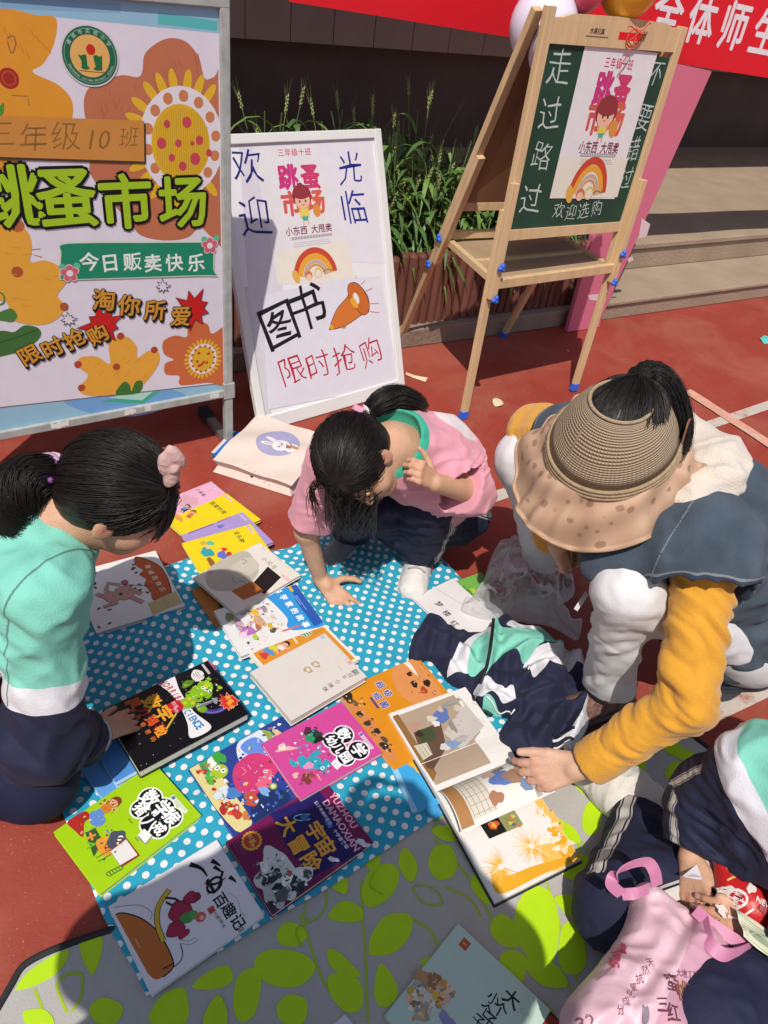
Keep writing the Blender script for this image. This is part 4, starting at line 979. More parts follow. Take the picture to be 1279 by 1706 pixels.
# the far edge is pushed in and rumpled
push = np.clip((fb - .6) / .33, 0, 1) ** 1.5
fx = fa + wob * 2 ; fy = fb + wob2 * 2 - push * .05 * np.sin(fa * 9 + .6)
edge = np.minimum(np.minimum(fa, CLW - fa), np.minimum(fb, CLH - fb)); zz = cloth_z(fa, fb) + .0035
matz = .0065 * np.clip((.30 - (fb - .0)) * 20 + 0, 0, 1)
V = np.stack([ca[0] + cu_[0] * fx + cv_[0] * fy, ca[1] + cu_[1] * fx + cv_[1] * fy, zz + .008 - .004 * np.clip(1 - edge / .012, 0, 1)], 1)
Fq = np.array([(i * (nb_ + 1) + j, (i + 1) * (nb_ + 1) + j, (i + 1) * (nb_ + 1) + j + 1, i * (nb_ + 1) + j + 1) for i in range(na) for j in range(nb_)])
pit = .0365
cl = link_mesh('polka_dot_cloth', V, Fq, dots_material(), None, None, True, uv=np.stack([fa / pit, fb / pit], 1))
tag(cl, 'turquoise cloth with white polka dots spread under the books', 'cloth')

# ================================================================== BOOKS
pagem = mat('page_edges', (.62, .58, .50), rough=.85, var=.14, vs=3, stretch=(1, 1, 160), bump=.2, bs=6)
class Book:
    """closed book lying on z0; corner pixels are top-left, top-right, bottom-left of the cover as read"""
    def __init__(s, label, tl, tr, bl, z0, th, col, group='picture books for sale', spine=None, cat='book', tilt=0., size=None, hard=True):
        zt = z0 + th; a, b, c = (at(*p, zt) for p in (tl, tr, bl)); u = b - a; v = a - c
        if size: u = nz(u) * size[0]; v = nz(v - nz(u) * (v @ nz(u))) * size[1]; v = v
        s.w, s.h = np.linalg.norm(u), np.linalg.norm(v); un = nz(u); vn = nz(v - un * (v @ un)); cen = a + u / 2 - v / 2
        s.pl = Plane(cen, un, vn); s.th = th; s.base = np.array([cen[0], cen[1], z0]); s.P = s.pl.px; s.A = Art(z0=.0003)
        s.root = thing('book', label, cat, s.base, group); s.col = col; s.spine = spine or col; W, H = s.w / 2, s.h / 2; s.W, s.H = W, H
        A = s.A; A.rect(-W + .0006, -H + .0006, W - .0006, H - .0006, col)
    def finish(s):
        W, H, th = s.W, s.H, s.th; pl = s.pl; ct = .0016
        mb = MB(); mb.box(pl.P, pl.u, pl.v, pl.n, (-W + .001, W - .002), (-H + .002, H - .002), (-th + ct, -ct), 0, 0); mb.build('pages', [pagem], s.root)
        mb = MB(); mb.box(pl.P, pl.u, pl.v, pl.n, (-W, W), (-H, H), (-ct, 0), 0, .0005); mb.box(pl.P, pl.u, pl.v, pl.n, (-W, W), (-H, H), (-th, -th + ct), 0, .0005)
        mb.box(pl.P, pl.u, pl.v, pl.n, (-W - .0012, -W + .0004), (-H, H), (-th + .0004, -.0004), 0, .0004)
        s.A.build(pl, 'cover', s.root, (mb, [ink(s.spine, .35)]), rough=.33)
        return s
def kid(A, x, y, s, rot, hair, skin, top, bot, seed=0):
    """small printed child figure, about 1 x 2.2 units of s"""
    c, q = math.cos(R(rot)), math.sin(R(rot)); T_ = lambda a, b: (x + (a * c - b * q) * s, y + (a * q + b * c) * s)
    A.line([T_(-.18, -.7), T_(-.25, -1.15)], .16 * s, skin); A.line([T_(.18, -.7), T_(.3, -1.1)], .16 * s, skin)
    A.poly([T_(-.3, -.35), T_(.3, -.35), T_(.36, -.8), T_(-.36, -.8)], bot); A.poly(crom([T_(-.28, .22), T_(.28, .22), T_(.36, -.4), T_(-.36, -.4)], 4, True), top)
    A.line([T_(-.3, .1), T_(-.62, -.15), T_(-.5, -.3)], .15 * s, skin); A.line([T_(.3, .1), T_(.65, .3), T_(.72, .5)], .15 * s, skin)
    A.ell(*T_(0, .62), .44 * s, .46 * s, hair, rot); A.ell(*T_(0, .52), .36 * s, .34 * s, skin, rot); A.poly(crom([T_(-.38, .62), T_(-.2, .98), T_(.2, .98), T_(.4, .62), T_(.1, .75), T_(-.15, .68)], 3, True), hair)
    A.ell(*T_(-.13, .5), .05 * s, .06 * s, '#2a2020'); A.ell(*T_(.13, .5), .05 * s, .06 * s, '#2a2020'); A.line([T_(-.1, .34), T_(0, .30), T_(.1, .34)], .04 * s, '#a8453a')
    A.ell(*T_(-.22, .40), .06 * s, .04 * s, '#d98a7a'); A.ell(*T_(.22, .40), .06 * s, .04 * s, '#d98a7a')
def lines_text(A, x, y, w, n, gap, col, th=.0008, seed=0, ang=0):
    rd = random.Random(seed)
    for k in range(n):
        e = w * (1 if k < n - 1 else .6); x0 = x
        while x0 < x + e:
            l = rd.uniform(.002, .006); A.line([(x0, y - k * gap), (min(x0 + l, x + e), y - k * gap)], th, col); x0 += l + .0012
def busy(b, L, n, cols, seed, r=.006, keep=1.):
    """small printed detail scattered inside a pixel outline"""
    Q = [b.P(*p) for p in L]; rd = random.Random(seed); x0, x1 = min(q[0] for q in Q), max(q[0] for q in Q); y0, y1 = min(q[1] for q in Q), max(q[1] for q in Q)
    for k in range(n):
        c = np.array((rd.uniform(x0, x1), rd.uniform(y0, y1)))
        if not point_in(c, Q, 0) or abs(c[0]) > b.W - r * 1.6 or abs(c[1]) > b.H - r * 1.6: continue
        if k % 3: b.A.blob(c[0], c[1], r * rd.uniform(.3, 1), r * rd.uniform(.2, .8), rd.choice(cols), k, .35, 12, rd.uniform(0, 180))
        else: a = rd.uniform(0, 6.3); b.A.line([tuple(c), (c[0] + r * math.cos(a), c[1] + r * math.sin(a)), (c[0] + 1.5 * r * math.cos(a + .6), c[1] + 1.5 * r * math.sin(a + .6))], r * .16, rd.choice(cols))
def badge(A, x, y, r, c0, c1, s=None, sz=.006):
    A.star(x, y, r, r * .88, 18, c0, 0, 0, 0); A.ell(x, y, r * .8, r * .8, c1)
    if s: A.text(s, x, y, sz, '#f0d9a0', rot=0)
CZ = .0165    # typical height of the cloth surface under the books
def brand(A, x, y, col='#d9dbe0', rot=0, w=.05):
    A.rect(x, y - .0045, x + w, y + .0045, col); A.ell(x + .006, y, .004, .004, '#5a6aa0'); lines_text(A, x + .013, y + .001, w - .018, 2, .0028, '#7a8090', .0009, int(x * 1000) % 7)

# --- lime green book: monkey and pig maths
b = Book('lime green book with white title letters on a black cloud', (258, 1272), (337, 1360), (88, 1385), CZ, .013, '#9cc416'); A = b.A; P = b.P
for k in range(60):
    rd = random.Random(k); A.ell(rd.uniform(-b.W, b.W) * .97, rd.uniform(-b.H, b.H) * .97, .0008, .0008, '#8db30f')
brand(A, b.W - .075, b.H - .018, '#d5dcc0')
for r_, col in ((.0075, '#e9ecdf'), (.0045, '#141414')):
    for ch, x, y, s in (('数', 250, 1331, .034), ('学', 271, 1348, .034), ('猪', 234, 1348, .026), ('和', 258, 1355, .014), ('八', 250, 1373, .026), ('猴', 285, 1362, .030), ('戒', 265, 1381, .026)): A.ell(*P(x, y), s * .55 + r_, s * .52 + r_, col)
for ch, x, y, s in (('数', 250, 1331, .036), ('学', 271, 1348, .036), ('猪', 234, 1348, .028), ('和', 258, 1355, .014), ('八', 250, 1373, .028), ('猴', 285, 1362, .032), ('戒', 265, 1381, .026)): A.text(ch, *P(x, y), s, '#f1f1ee', bold=.03)
A.poly([P(228, 1395), P(240, 1382), P(255, 1393), P(243, 1408)], '#8a8c86'); A.poly([P(228, 1393), P(240, 1381), P(253, 1392), P(242, 1405)], '#e6e6df'); lines_text(A, *[v - .008 for v in P(240, 1393)], .016, 2, .006, '#55565a', .0016)
lines_text(A, P(220, 1372)[0] - .012, P(220, 1372)[1], .022, 1, .005, '#5a7020', .002)
kid(A, *P(180, 1345), .026, 0, '#7a3a22', '#d9a27a', '#c8772e', '#5f86c4'); A.poly(crom([P(112, 1372), P(122, 1362), P(142, 1352), P(150, 1362), P(140, 1372), P(138, 1395), P(125, 1385)], 4, True), '#a82a26'); A.poly(crom([P(150, 1355), P(160, 1352), P(176, 1366), P(165, 1378), P(150, 1372)], 4, True), '#5f86c4')
A.poly([P(142, 1388), P(158, 1380), P(172, 1402), P(156, 1428)], '#37542c'); A.text('×', *P(152, 1394), .030, '#d98a3c', bold=.03, rot=30); A.text('>', *P(152, 1408), .028, '#6fae2e', bold=.03, rot=60)
A.blob(*P(176, 1410), .020, .016, '#d9922e', 3); A.text('8', *P(178, 1412), .020, '#b8561e', rot=60); A.blob(*P(193, 1398), .016, .018, '#4a4c5c', 5, .2); A.ell(*P(200, 1397), .005, .006, '#e6dfd8'); A.ell(*P(200, 1397), .002, .0025, '#222')
A.poly([P(183, 1418), P(210, 1396), P(233, 1426), P(202, 1446)], '#8c2f28'); A.poly([P(184, 1419), P(210, 1399), P(229, 1425), P(200, 1442)], '#d8d4d0')
for L in ([(160, 1430), (185, 1416)], [(164, 1436), (186, 1423)], [(177, 1455), (206, 1440)], [(181, 1461), (204, 1448)]): A.line([P(*p) for p in L], .0018, '#3f6a35')
for k in range(6): A.line([P(176 + k * 5, 1456 - k * 2.6), P(180 + k * 5, 1460 - k * 2.6)], .0014, '#3f6a35')
busy(b, [(120, 1370), (160, 1350), (215, 1400), (170, 1440)], 50, ['#7a2a22', '#d99a5a', '#3a5a30', '#4a4c5c', '#d8c8a0', '#5f86c4'], 5, .0035); busy(b, [(165, 1340), (185, 1325), (205, 1345), (180, 1365)], 24, ['#8a3a22', '#e0b090', '#c8772e', '#6a2a1a'], 6, .003)
b.finish()

# --- white comic: brush lettering, red horse, brown ball
b = Book('white book with black brush lettering and a red cartoon horse', (362, 1400), (441, 1526), (180, 1510), CZ - .001, .009, '#d9d6d8'); A = b.A; P = b.P
def ink_(L, w, col='#141214', tp=True, n=6): A.line([P(*p) for p in crom(L, n)], w, col, tp)
q = [P(p[0], p[1]) for p in crom([(192, 1524), (205, 1521), (235, 1530), (262, 1552), (282, 1585), (288, 1612), (262, 1632), (246, 1622)], 6)]
q = [(max(min(a, b.W - .002), -b.W + .002), max(min(c, b.H - .002), -b.H + .002)) for a, c in q]
A.poly(q, '#b8682a'); A.line([(a, c) for a, c in q[:-8]], .0022, '#17120e')
ink_([(316, 1440), (335, 1447), (345, 1460)], .010); ink_([(352, 1434), (360, 1438), (367, 1443)], .010); ink_([(356, 1444), (364, 1449), (369, 1453)], .008); ink_([(382, 1461), (388, 1465), (393, 1470)], .009); ink_([(345, 1465), (352, 1478), (358, 1488)], .006, tp=False)
A.ring(*P(357, 1474), .013, .018, .005, '#141214', 0, 360, 28, 20); ink_([(342, 1471), (358, 1473), (376, 1462)], .007); ink_([(371, 1451), (362, 1480), (344, 1490)], .005)
for ch, x, y in (('百', 367, 1500), ('趣', 381, 1517), ('记', 396, 1536)): A.text(ch, *P(x, y), .026, '#1d1a1c', bold=.022)
A.rect(*[P(390, 1543)[i] - .008 for i in (0, 1)], *[P(390, 1543)[i] + .010 for i in (0, 1)], '#2a2628') if 0 else A.text('猫', *P(400, 1547), .013, '#2a2628')
A.rect(P(352, 1516)[0] - .006, P(352, 1516)[1] - .006, P(352, 1516)[0] + .006, P(352, 1516)[1] + .006, '#b5453a')
for k, (x, y) in enumerate(((360, 1525), (366, 1532), (371, 1540))): A.text('书画', *P(x, y), .007, '#4a4648', vert=False)
ink_([(380, 1487), (395, 1498), (400, 1515), (410, 1530)], .0008, '#8a8488', False); ink_([(190, 1512), (230, 1508), (252, 1520), (250, 1532)], .0009, '#2a2628', False)
red_ = '#a02846'; yel = '#c9a82e'
for w_, col in ((.010, '#2a1a12'), (.0075, yel)): ink_([(282, 1482), (264, 1510), (262, 1540), (272, 1568)], w_, col, False)
for L in ([(275, 1496), (292, 1498), (300, 1506)], [(276, 1503), (290, 1510)]): ink_(L, .004, '#3a1420', False)
A.blob(*P(300, 1518), .018, .022, '#2a0e18', 1); A.blob(*P(300, 1518), .0165, .0205, red_, 1); A.blob(*P(318, 1496), .012, .014, '#2a0e18', 2); A.blob(*P(318, 1496), .0108, .0128, red_, 2); A.blob(*P(328, 1494), .007, .008, '#7a2a3a', 4)
A.blob(*P(310, 1530), .010, .012, '#4a8a3e', 2); A.blob(*P(322, 1524), .008, .008, '#57964a', 3); A.ell(*P(334, 1528), .009, .0095, '#c95a56'); A.ell(*P(336, 1529), .004, .004, '#e0b09a')
A.blob(*P(292, 1548), .014, .016, '#2a0e18', 6); A.blob(*P(292, 1548), .0128, .0148, red_, 6); A.blob(*P(306, 1556), .007, .011, red_, 5)
ink_([(298, 1565), (312, 1568), (326, 1562)], .0008, '#6a6468', False); ink_([(302, 1572), (316, 1574), (330, 1566)], .0008, '#6a6468', False)
ink_([(288, 1612), (300, 1602), (304, 1588), (300, 1572)], .0016, '#17120e', False); ink_([(270, 1615), (290, 1605)], .002, '#17120e', False)
lines_text(A, P(232, 1578)[0] - .016, P(232, 1578)[1], .03, 1, .004, '#d9b48a', .0016)
b.finish()
mb = MB(); q = [(at(x, y, z)) for x, y, z in ((240, 1622, .013), (262, 1612, .022), (303, 1618, .016), (256, 1654, .0135))]; mb.box8([p - ZZ * .0004 for p in q] + [p for p in q]); mb.build('loose_page', [ink('#d6d3d8')], b.root)
# --- purple space adventure book
b = Book('dark purple space book with yellow title and a black and white astronaut', (548, 1310), (630, 1415), (370, 1392), CZ, .014, '#6a1648'); A = b.A; P = b.P
A.poly([P(450, 1356), P(532, 1318), P(605, 1418), P(518, 1462), P(478, 1410)], '#231a56')
A.text('YUZHOU', *P(572, 1350), .021, '#d99ab0', bold=.03, rot=-3, sx=1.0); A.text('DAMAOXIAN', *P(568, 1374), .0205, '#d99ab0', bold=.03, rot=-4)
for i, ch in enumerate('孩子最想知道的'): A.text(ch, P(527, 1338)[0] + i * .0085, P(527, 1338)[1] - i * .0005, .008, '#d5cfe0', bold=.02)
A.text('100', *P(547, 1372), .013, '#5a8ac8', bold=.035, rot=-3)
for i, ch in enumerate('个宇宙奥秘'): A.text(ch, P(560, 1388)[0] + i * .0095 - .004, P(560, 1388)[1], .009, '#d5cfe0', bold=.02)
for ch, x, y in (('宇', 525, 1385), ('宙', 542, 1410), ('大', 478, 1376), ('冒', 497, 1408), ('险', 518, 1436)): A.text(ch, *P(x, y), .039, '#e0a02e', bold=.028, rot=-4)
badge(A, *P(419, 1401), .021, '#d9a02e', '#b3402a'); A.ring(*P(419, 1401), .0165, .0165, .001, '#e0b04a'); A.text('科普', *P(419, 1398), .010, '#e9c46a'); A.text('读物', *P(419, 1406), .008, '#e9c46a')
A.ring(*P(505, 1362), .020, .008, .0025, '#8ab4c8', 40, 320, 30, 60); A.ell(*P(507, 1362), .008, .008, '#3a6aa0')
for x, y, rx, ry, col, sd in ((462, 1440, .036, .026, '#c9cbc8', 1), (440, 1465, .020, .030, '#b9bcb8', 2), (485, 1485, .032, .026, '#c4c8c4', 3), (455, 1500, .024, .018, '#a9aca8', 4), (500, 1462, .018, .026, '#d0d3d0', 5), (448, 1465, .012, .014, '#2a2c2e', 6), (462, 1455, .010, .008, '#3a3d3e', 7), (492, 1470, .012, .012, '#26292a', 8), (470, 1490, .012, .016, '#55595a', 9), (505, 1485, .010, .012, '#35383a', 10), (478, 1466, .009, .012, '#e2e4e2', 11), (482, 1455, .006, .005, '#b54a3a', 12), (440, 1445, .010, .008, '#e2e4e0', 13), (510, 1455, .008, .010, '#4a4d50', 14), (462, 1478, .007, .010, '#1f2122', 15), (452, 1510, .010, .007, '#2f3234', 16)):
    a_, c_ = P(x, y); a_ = max(-b.W + rx * 1.15, min(b.W - rx * 1.15, a_)); c_ = max(-b.H + ry * 1.15, c_); A.blob(a_, c_, rx, ry, col, sd, .2)
for x, y in ((555, 1432), (600, 1402), (608, 1408)): A.blob(*P(x, y), .010, .005, '#c9c9cf', x, .3, rot=40)
busy(b, [(420, 1440), (470, 1420), (530, 1455), (520, 1480), (445, 1515)], 150, ['#e2e4e0', '#1f2122', '#6a6e70', '#b9bcb8', '#3a3d3e', '#8f9492'], 7, .005); lines_text(A, -b.W + .012, -b.H + .02, .03, 3, .005, '#a05a86', .001)
b.finish()

# --- sea picture book under the pink one
b = Book('glossy sea life book with a pink octopus, half under the pink book', (480, 1192), (560, 1290), (312, 1278), CZ, .011, '#2a3f86'); A = b.A; P = b.P
def clampP(x, y, m=.01): a, c = P(x, y); return max(-b.W + m, min(b.W - m, a)), max(-b.H + m, min(b.H - m, c))
def cp(L): return [clampP(x, y, .001) for x, y in crom(L, 5, True)]
A.poly(cp([(312, 1278), (345, 1262), (380, 1310), (420, 1370), (392, 1384)]), '#d3c78a'); A.poly(cp([(330, 1270), (352, 1255), (370, 1285), (352, 1300)]), '#3f9a5a'); A.poly(cp([(395, 1240), (430, 1215), (475, 1245), (450, 1275), (405, 1275)]), '#cdd6e6'); A.poly(cp([(400, 1245), (425, 1228), (450, 1250), (425, 1262)]), '#5f86d0')
A.poly(cp([(350, 1255), (362, 1262), (355, 1285), (345, 1275)]), '#e3e3d8'); A.blob(*P(365, 1262), .016, .012, '#3f9a3c', 2, .25); A.blob(*P(450, 1228), .02, .01, '#8aa24a', 3, .3); A.blob(*P(462, 1222), .012, .008, '#d9b48c', 3, .3)
A.poly(cp([(392, 1275), (420, 1255), (450, 1262), (462, 1285), (440, 1305), (430, 1325), (400, 1320), (388, 1300)]), '#c43a6e'); A.poly(cp([(432, 1300), (450, 1280), (452, 1305), (440, 1315), (425, 1308)]), '#d9607a'); A.ell(*P(442, 1285), .004, .005, '#e9e6df'); A.ell(*P(442, 1285), .002, .0025, '#26181c'); A.line([P(402, 1278), P(410, 1285), P(404, 1292)], .0018, '#e08aa0'); A.line([P(412, 1274), P(418, 1282)], .0018, '#e08aa0')
A.blob(*P(370, 1322), .014, .018, '#c9d6e0', 4, .2); A.blob(*P(388, 1322), .016, .012, '#4a7ab8', 6, .3); A.poly(cp([(418, 1340), (440, 1315), (478, 1320), (480, 1345), (445, 1370), (425, 1378)]), '#1f2f5e'); A.blob(*P(440, 1318), .014, .008, '#7aa4d6', 5, .3, rot=30); A.ell(*P(455, 1310), .008, .008, '#8a9a3a'); A.ell(*P(455, 1310), .005, .005, '#d0d3a0'); A.blob(*P(418, 1332), .016, .015, '#b8502e', 4, .1); A.ell(*P(418, 1329), .003, .003, '#eee')
A.blob(*P(375, 1345), .014, .012, '#a82e2a', 5, .35); A.blob(*P(392, 1352), .016, .012, '#b8402e', 7, .3); A.blob(*P(410, 1360), .010, .008, '#c9763a', 8, .3)
A.ell(*P(366, 1285), .017, .017, '#a3b62a'); A.ell(*P(362, 1280), .005, .006, '#eee'); A.ell(*P(372, 1284), .005, .006, '#eee'); A.ell(*P(362, 1280), .002, .003, '#222'); A.ell(*P(372, 1284), .002, .003, '#222'); A.blob(*P(350, 1298), .013, .010, '#4fae3c', 9, .3); A.line([P(352, 1292), P(360, 1290)], .004, '#a3b62a')
for k in range(26): rd = random.Random(k + 40); A.ell(*clampP(rd.uniform(400, 500), rd.uniform(1205, 1370)), rd.uniform(.001, .003), None, rd.choice(['#7ab0e0', '#c9d9ee', '#5a7ac0']))
busy(b, [(400, 1240), (470, 1200), (560, 1290), (400, 1375), (360, 1320)], 130, ['#c9d6ea', '#3a5fae', '#16245a', '#d96a94', '#e0c07a', '#4aa05a', '#e7e2da', '#8a2e50'], 3, .006); busy(b, [(320, 1285), (345, 1270), (405, 1375), (390, 1380)], 50, ['#d94a36', '#a82a2a', '#e0b46a', '#7a9a4a', '#e9dcae'], 4, .006)
b.finish()

# --- pink maths book on the sea book
b = Book('bright pink book with a white outlined black title, lying on the sea life book', (572, 1173), (640, 1257), (434, 1235), CZ + .0115, .014, '#c4478e'); A = b.A; P = b.P
for k in range(40): rd = random.Random(k + 7); A.ell(rd.uniform(-b.W, b.W) * .95, rd.uniform(-b.H, b.H) * .95, .0016, .0011, '#b93c82')
brand(A, b.W - .068, b.H - .014, '#d3b8cc')
tt_ = (('数', 569, 1222, .030), ('学', 590, 1248, .032), ('幼', 547, 1234, .026), ('儿', 557, 1243, .022), ('园', 580, 1262, .026))
tt_ = (('数', 572, 1224, .033), ('学', 597, 1250, .034), ('幼', 552, 1234, .026), ('儿', 563, 1247, .024), ('园', 576, 1262, .028))
for r_, col in ((.007, '#e9e3e8'), (.004, '#141214')):
    for ch, x, y, s in tt_: A.ell(*P(x, y), s * .54 + r_, s * .52 + r_, col)
for ch, x, y, s in tt_: A.text(ch, *P(x, y), s, '#f3f0f2', bold=.03)
A.poly([P(551, 1272), P(559, 1264), P(570, 1275), P(561, 1283)], '#e3dfe0'); lines_text(A, P(560, 1274)[0] - .007, P(560, 1274)[1], .014, 2, .003, '#66606a', .0009)
A.blob(*P(522, 1226), .016, .020, '#2c3a30', 3, .35); A.blob(*P(516, 1230), .010, .012, '#2f8a5e', 4, .3); A.blob(*P(512, 1216), .007, .008, '#5a2a3e', 5, .3); A.line([P(500, 1226), P(512, 1222)], .002, '#4a2a3a'); A.blob(*P(531, 1232), .009, .011, '#1f2420', 6, .4)
A.blob(*P(475, 1248), .018, .006, '#dba8a0', 3, .3, rot=70); A.blob(*P(470, 1245), .008, .010, '#e6c8bc', 4, .2); A.line([P(480, 1250), P(497, 1246)], .003, '#dba8a0'); A.ell(*P(468, 1243), .0012, .0015, '#222')
for x, y, rx, ry in ((520, 1272, .016, .022), (505, 1268, .012, .012), (535, 1278, .011, .013), (488, 1272, .011, .006), (525, 1256, .007, .012), (545, 1272, .009, .008)): A.blob(*P(x, y), rx, ry, '#2f9aae', x, .25)
A.blob(*P(514, 1276), .008, .011, '#d98ab8', 2, .2); A.ell(*P(537, 1280), .004, .005, '#dde6e6'); A.ell(*P(537, 1280), .0018, .0022, '#173a40'); A.blob(*P(510, 1298), .012, .010, '#7a3a2a', 7, .35); A.blob(*P(520, 1292), .007, .006, '#a8452e', 8, .3); A.blob(*P(492, 1292), .006, .007, '#d6b09a', 9, .3); A.line([P(528, 1290), P(534, 1300)], .002, '#d9c85a')
busy(b, [(470, 1240), (530, 1205), (560, 1285), (500, 1310)], 90, ['#2f9aae', '#1f5a66', '#d6e2e2', '#3a2a2a', '#d9a0a0', '#57b4c4', '#8a3a5a'], 8, .004)
b.finish()

# --- blue plastic covered books below the black one
b = Book('pale blue book in a clear plastic cover, under the black space monster book', (287, 1172), (348, 1237), (108, 1247), CZ - .001, .010, '#5f9ad6', spine='#8ab4dc'); A = b.A; P = b.P
A.rect(-b.W, -b.H, -b.W + .004, b.H, '#a9c6e2'); A.blob(*P(190, 1283), .008, .008, '#c9503a', 1, .3); A.blob(*P(196, 1280), .005, .008, '#e0c14a', 2, .3); A.rect(b.W - .02, -b.H * .6, b.W - .012, b.H * .6, '#7eb0e0'); b.finish()
b = Book('second blue book lying crosswise under the black space monster book', (306, 1160), (352, 1222), (150, 1236), CZ + .0092, .012, '#4a86c8', spine='#9cc0e0'); A = b.A; A.rect(b.W - .006, -b.H, b.W, b.H, '#a4c4e4'); b.finish()
# --- black science book
b = Book('thick black book with a green monster and a white banner across its cover', (345, 1098), (412, 1186), (172, 1186), CZ + .022, .024, '#0d0b10', spine='#0b0a0d'); A = b.A; P = b.P
for k in range(70): rd = random.Random(k + 3); A.ell(rd.uniform(-b.W, b.W) * .95, rd.uniform(-b.H, b.H) * .95, rd.choice([.0004, .0006, .0009]), None, '#b8b6c4')
mx = lambda x, y: (max(-b.W + .001, min(b.W - .001, P(x, y)[0])), max(-b.H + .001, min(b.H - .001, P(x, y)[1])))
A.ring(*P(352, 1160), .050, .045, .012, '#3f3478', 200, 420, 36, 0); A.ring(*P(352, 1160), .048, .043, .004, '#6a5cb0', 210, 410, 36, 0)
A.poly([mx(*p) for p in crom([(257, 1133), (286, 1122), (300, 1152), (322, 1185), (352, 1212), (318, 1230), (312, 1205), (297, 1172), (280, 1152)], 6, True)], '#dcd8da')
for i, ch in enumerate('HORRIBLE'): t_ = i / 7; A.text(ch, *P(272 + t_ * 31 + 3 * math.sin(t_ * 3), 1136 + t_ * 37), .0235 - .004 * math.sin(t_ * 3.1), '#a81d2a', bold=.035, rot=-4 - 8 * t_, sx=.62)
for i, ch in enumerate('SCIENCE'): t_ = i / 6; A.text(ch, *P(308 + t_ * 25, 1181 + t_ * 30), .0195 + .006 * t_, '#2a80b8', bold=.035, rot=-6 + 12 * t_, sx=.66)
A.blob(*P(291, 1178), .016, .022, '#b51f2e', 2, .1); A.text('科学', *P(291, 1175), .010, '#e6d0d0'); A.text('新知', *P(293, 1184), .008, '#e6d0d0')
for i, ch in enumerate('数字'): A.text(ch, *P(253 + i * 18, 1171 + i * 19), .040, '#d99a2a', bold=.035, rot=-3, warp=.03)
A.text('一', *P(284, 1202), .050, '#c9a83a', rot=-55)
for i, ch in enumerate('魔力揭秘'): A.text(ch, *P(225 + i * 14, 1171 + i * 15), .025, '#a8301f' if i % 2 else '#c04a22', bold=.04, rot=-3, warp=.03)
for i, ch in enumerate('破解神奇密码'): A.text(ch, *P(212 + i * 8.6, 1172 + i * 12), .012, '#b5622a', bold=.03)
A.text('啦', *P(267, 1219), .026, '#e0912a', bold=.035)
grn = '#7fae1e'
for x, y, rx, ry, col in ((325, 1158, .022, .020, grn), (340, 1150, .024, .016, grn), (345, 1143, .016, .011, '#8fbe2a'), (315, 1170, .016, .018, grn), (335, 1180, .014, .010, '#6f9e1a'), (312, 1140, .010, .013, '#55801a'), (348, 1132, .006, .004, grn), (366, 1146, .006, .005, grn)): A.blob(*P(x, y), rx, ry, col, x, .2)
for x, y in ((338, 1146), (343, 1149), (349, 1152)): A.ell(*P(x, y), .0045, .0048, '#e6e8da'); A.ell(*P(x, y), .002, .0022, '#181818')
for x, y in ((345, 1142), (315, 1165), (322, 1172), (308, 1172)): A.ell(*P(x, y), .005, .0045, '#c9b82a')
A.line([P(333, 1178), P(352, 1170), P(362, 1163)], .006, '#6a6e78'); A.line([P(330, 1176), P(352, 1168)], .002, '#a9adb6'); A.blob(*P(358, 1168), .008, .006, '#8a8e98', 3, .3); A.line([P(326, 1165), P(345, 1160)], .0016, '#3f5c14')
A.blob(*P(329, 1126), .018, .014, '#d6d3d4', 5, .08); A.poly([P(324, 1130), P(330, 1130), P(325, 1137)], '#d6d3d4'); lines_text(A, P(329, 1126)[0] - .010, P(329, 1126)[1] + .004, .02, 3, .005, '#3a3a40', .0013)
A.star(*P(382, 1170), .023, .017, 11, '#d9a08a', 3); A.star(*P(382, 1170), .021, .0155, 11, '#c4301f', 3); A.text('奇趣', *P(382, 1166), .012, '#e0a03a', bold=.03); A.text('科学', *P(383, 1176), .011, '#e0a03a', bold=.03); A.line([P(366, 1158), P(372, 1162), P(366, 1166)], .005, '#b52a20')
A.rect(*[P(341, 1113)[0] - .012, P(341, 1113)[1] - .003], *[P(341, 1113)[0] + .022, P(341, 1113)[1] + .003], '#b8b2b6'); A.text('SCIENCE', P(348, 1112)[0], P(348, 1112)[1] + .009, .0085, '#c45a80', bold=.03)
busy(b, [(300, 1140), (350, 1120), (375, 1160), (325, 1190)], 60, ['#a4cc3a', '#55781a', '#d9cf3a', '#3a5a14', '#c9d9a0'], 13, .004)
b.finish()

# --- landscape pig picture book
b = Book('white landscape picture book with a sketched pig and an orange leaf', (258, 916), (307, 1008), (120, 956), CZ, .011, '#d9d5d2'); A = b.A; P = b.P
mx = lambda x, y, m=.003: (max(-b.W + m, min(b.W - m, P(x, y)[0])), max(-b.H + m, min(b.H - m, P(x, y)[1])))
for k in range(34):
    rd = random.Random(k + 5); x, y = rd.uniform(-b.W, b.W) * .92, rd.uniform(-b.H, b.H) * .92; c = rd.choice(['#4a5a3c', '#3a3430', '#55604a']); an = rd.uniform(0, 180); A.ell(x, y, .0055, .0034, '#2c2a28', an); A.ell(x, y, .0044, .0024, c, an)
q = [mx(*p) for p in crom([(225, 928), (245, 932), (268, 945), (282, 970), (284, 996), (256, 1000), (250, 985), (240, 975), (243, 965), (232, 958), (238, 950), (226, 942)], 5, True)]
A.poly(q, '#1f1512'); cx, cy = np.mean(q, 0); A.poly([(cx + (a - cx) * .95, cy + (c - cy) * .95) for a, c in q], '#b5512a')
for i, ch in enumerate('海狸的快乐'): A.text(ch, *P(246 + i * 6, 944 + i * 9.5), .016, '#e3d3c4', bold=.022)
for k in range(8): rd = random.Random(k); A.ell(*P(rd.uniform(245, 275), rd.uniform(945, 990)), .004, .0025, rd.choice(['#5f7a2e', '#8a9a3a']), rd.uniform(0, 180))
pig = '#b58a7c'
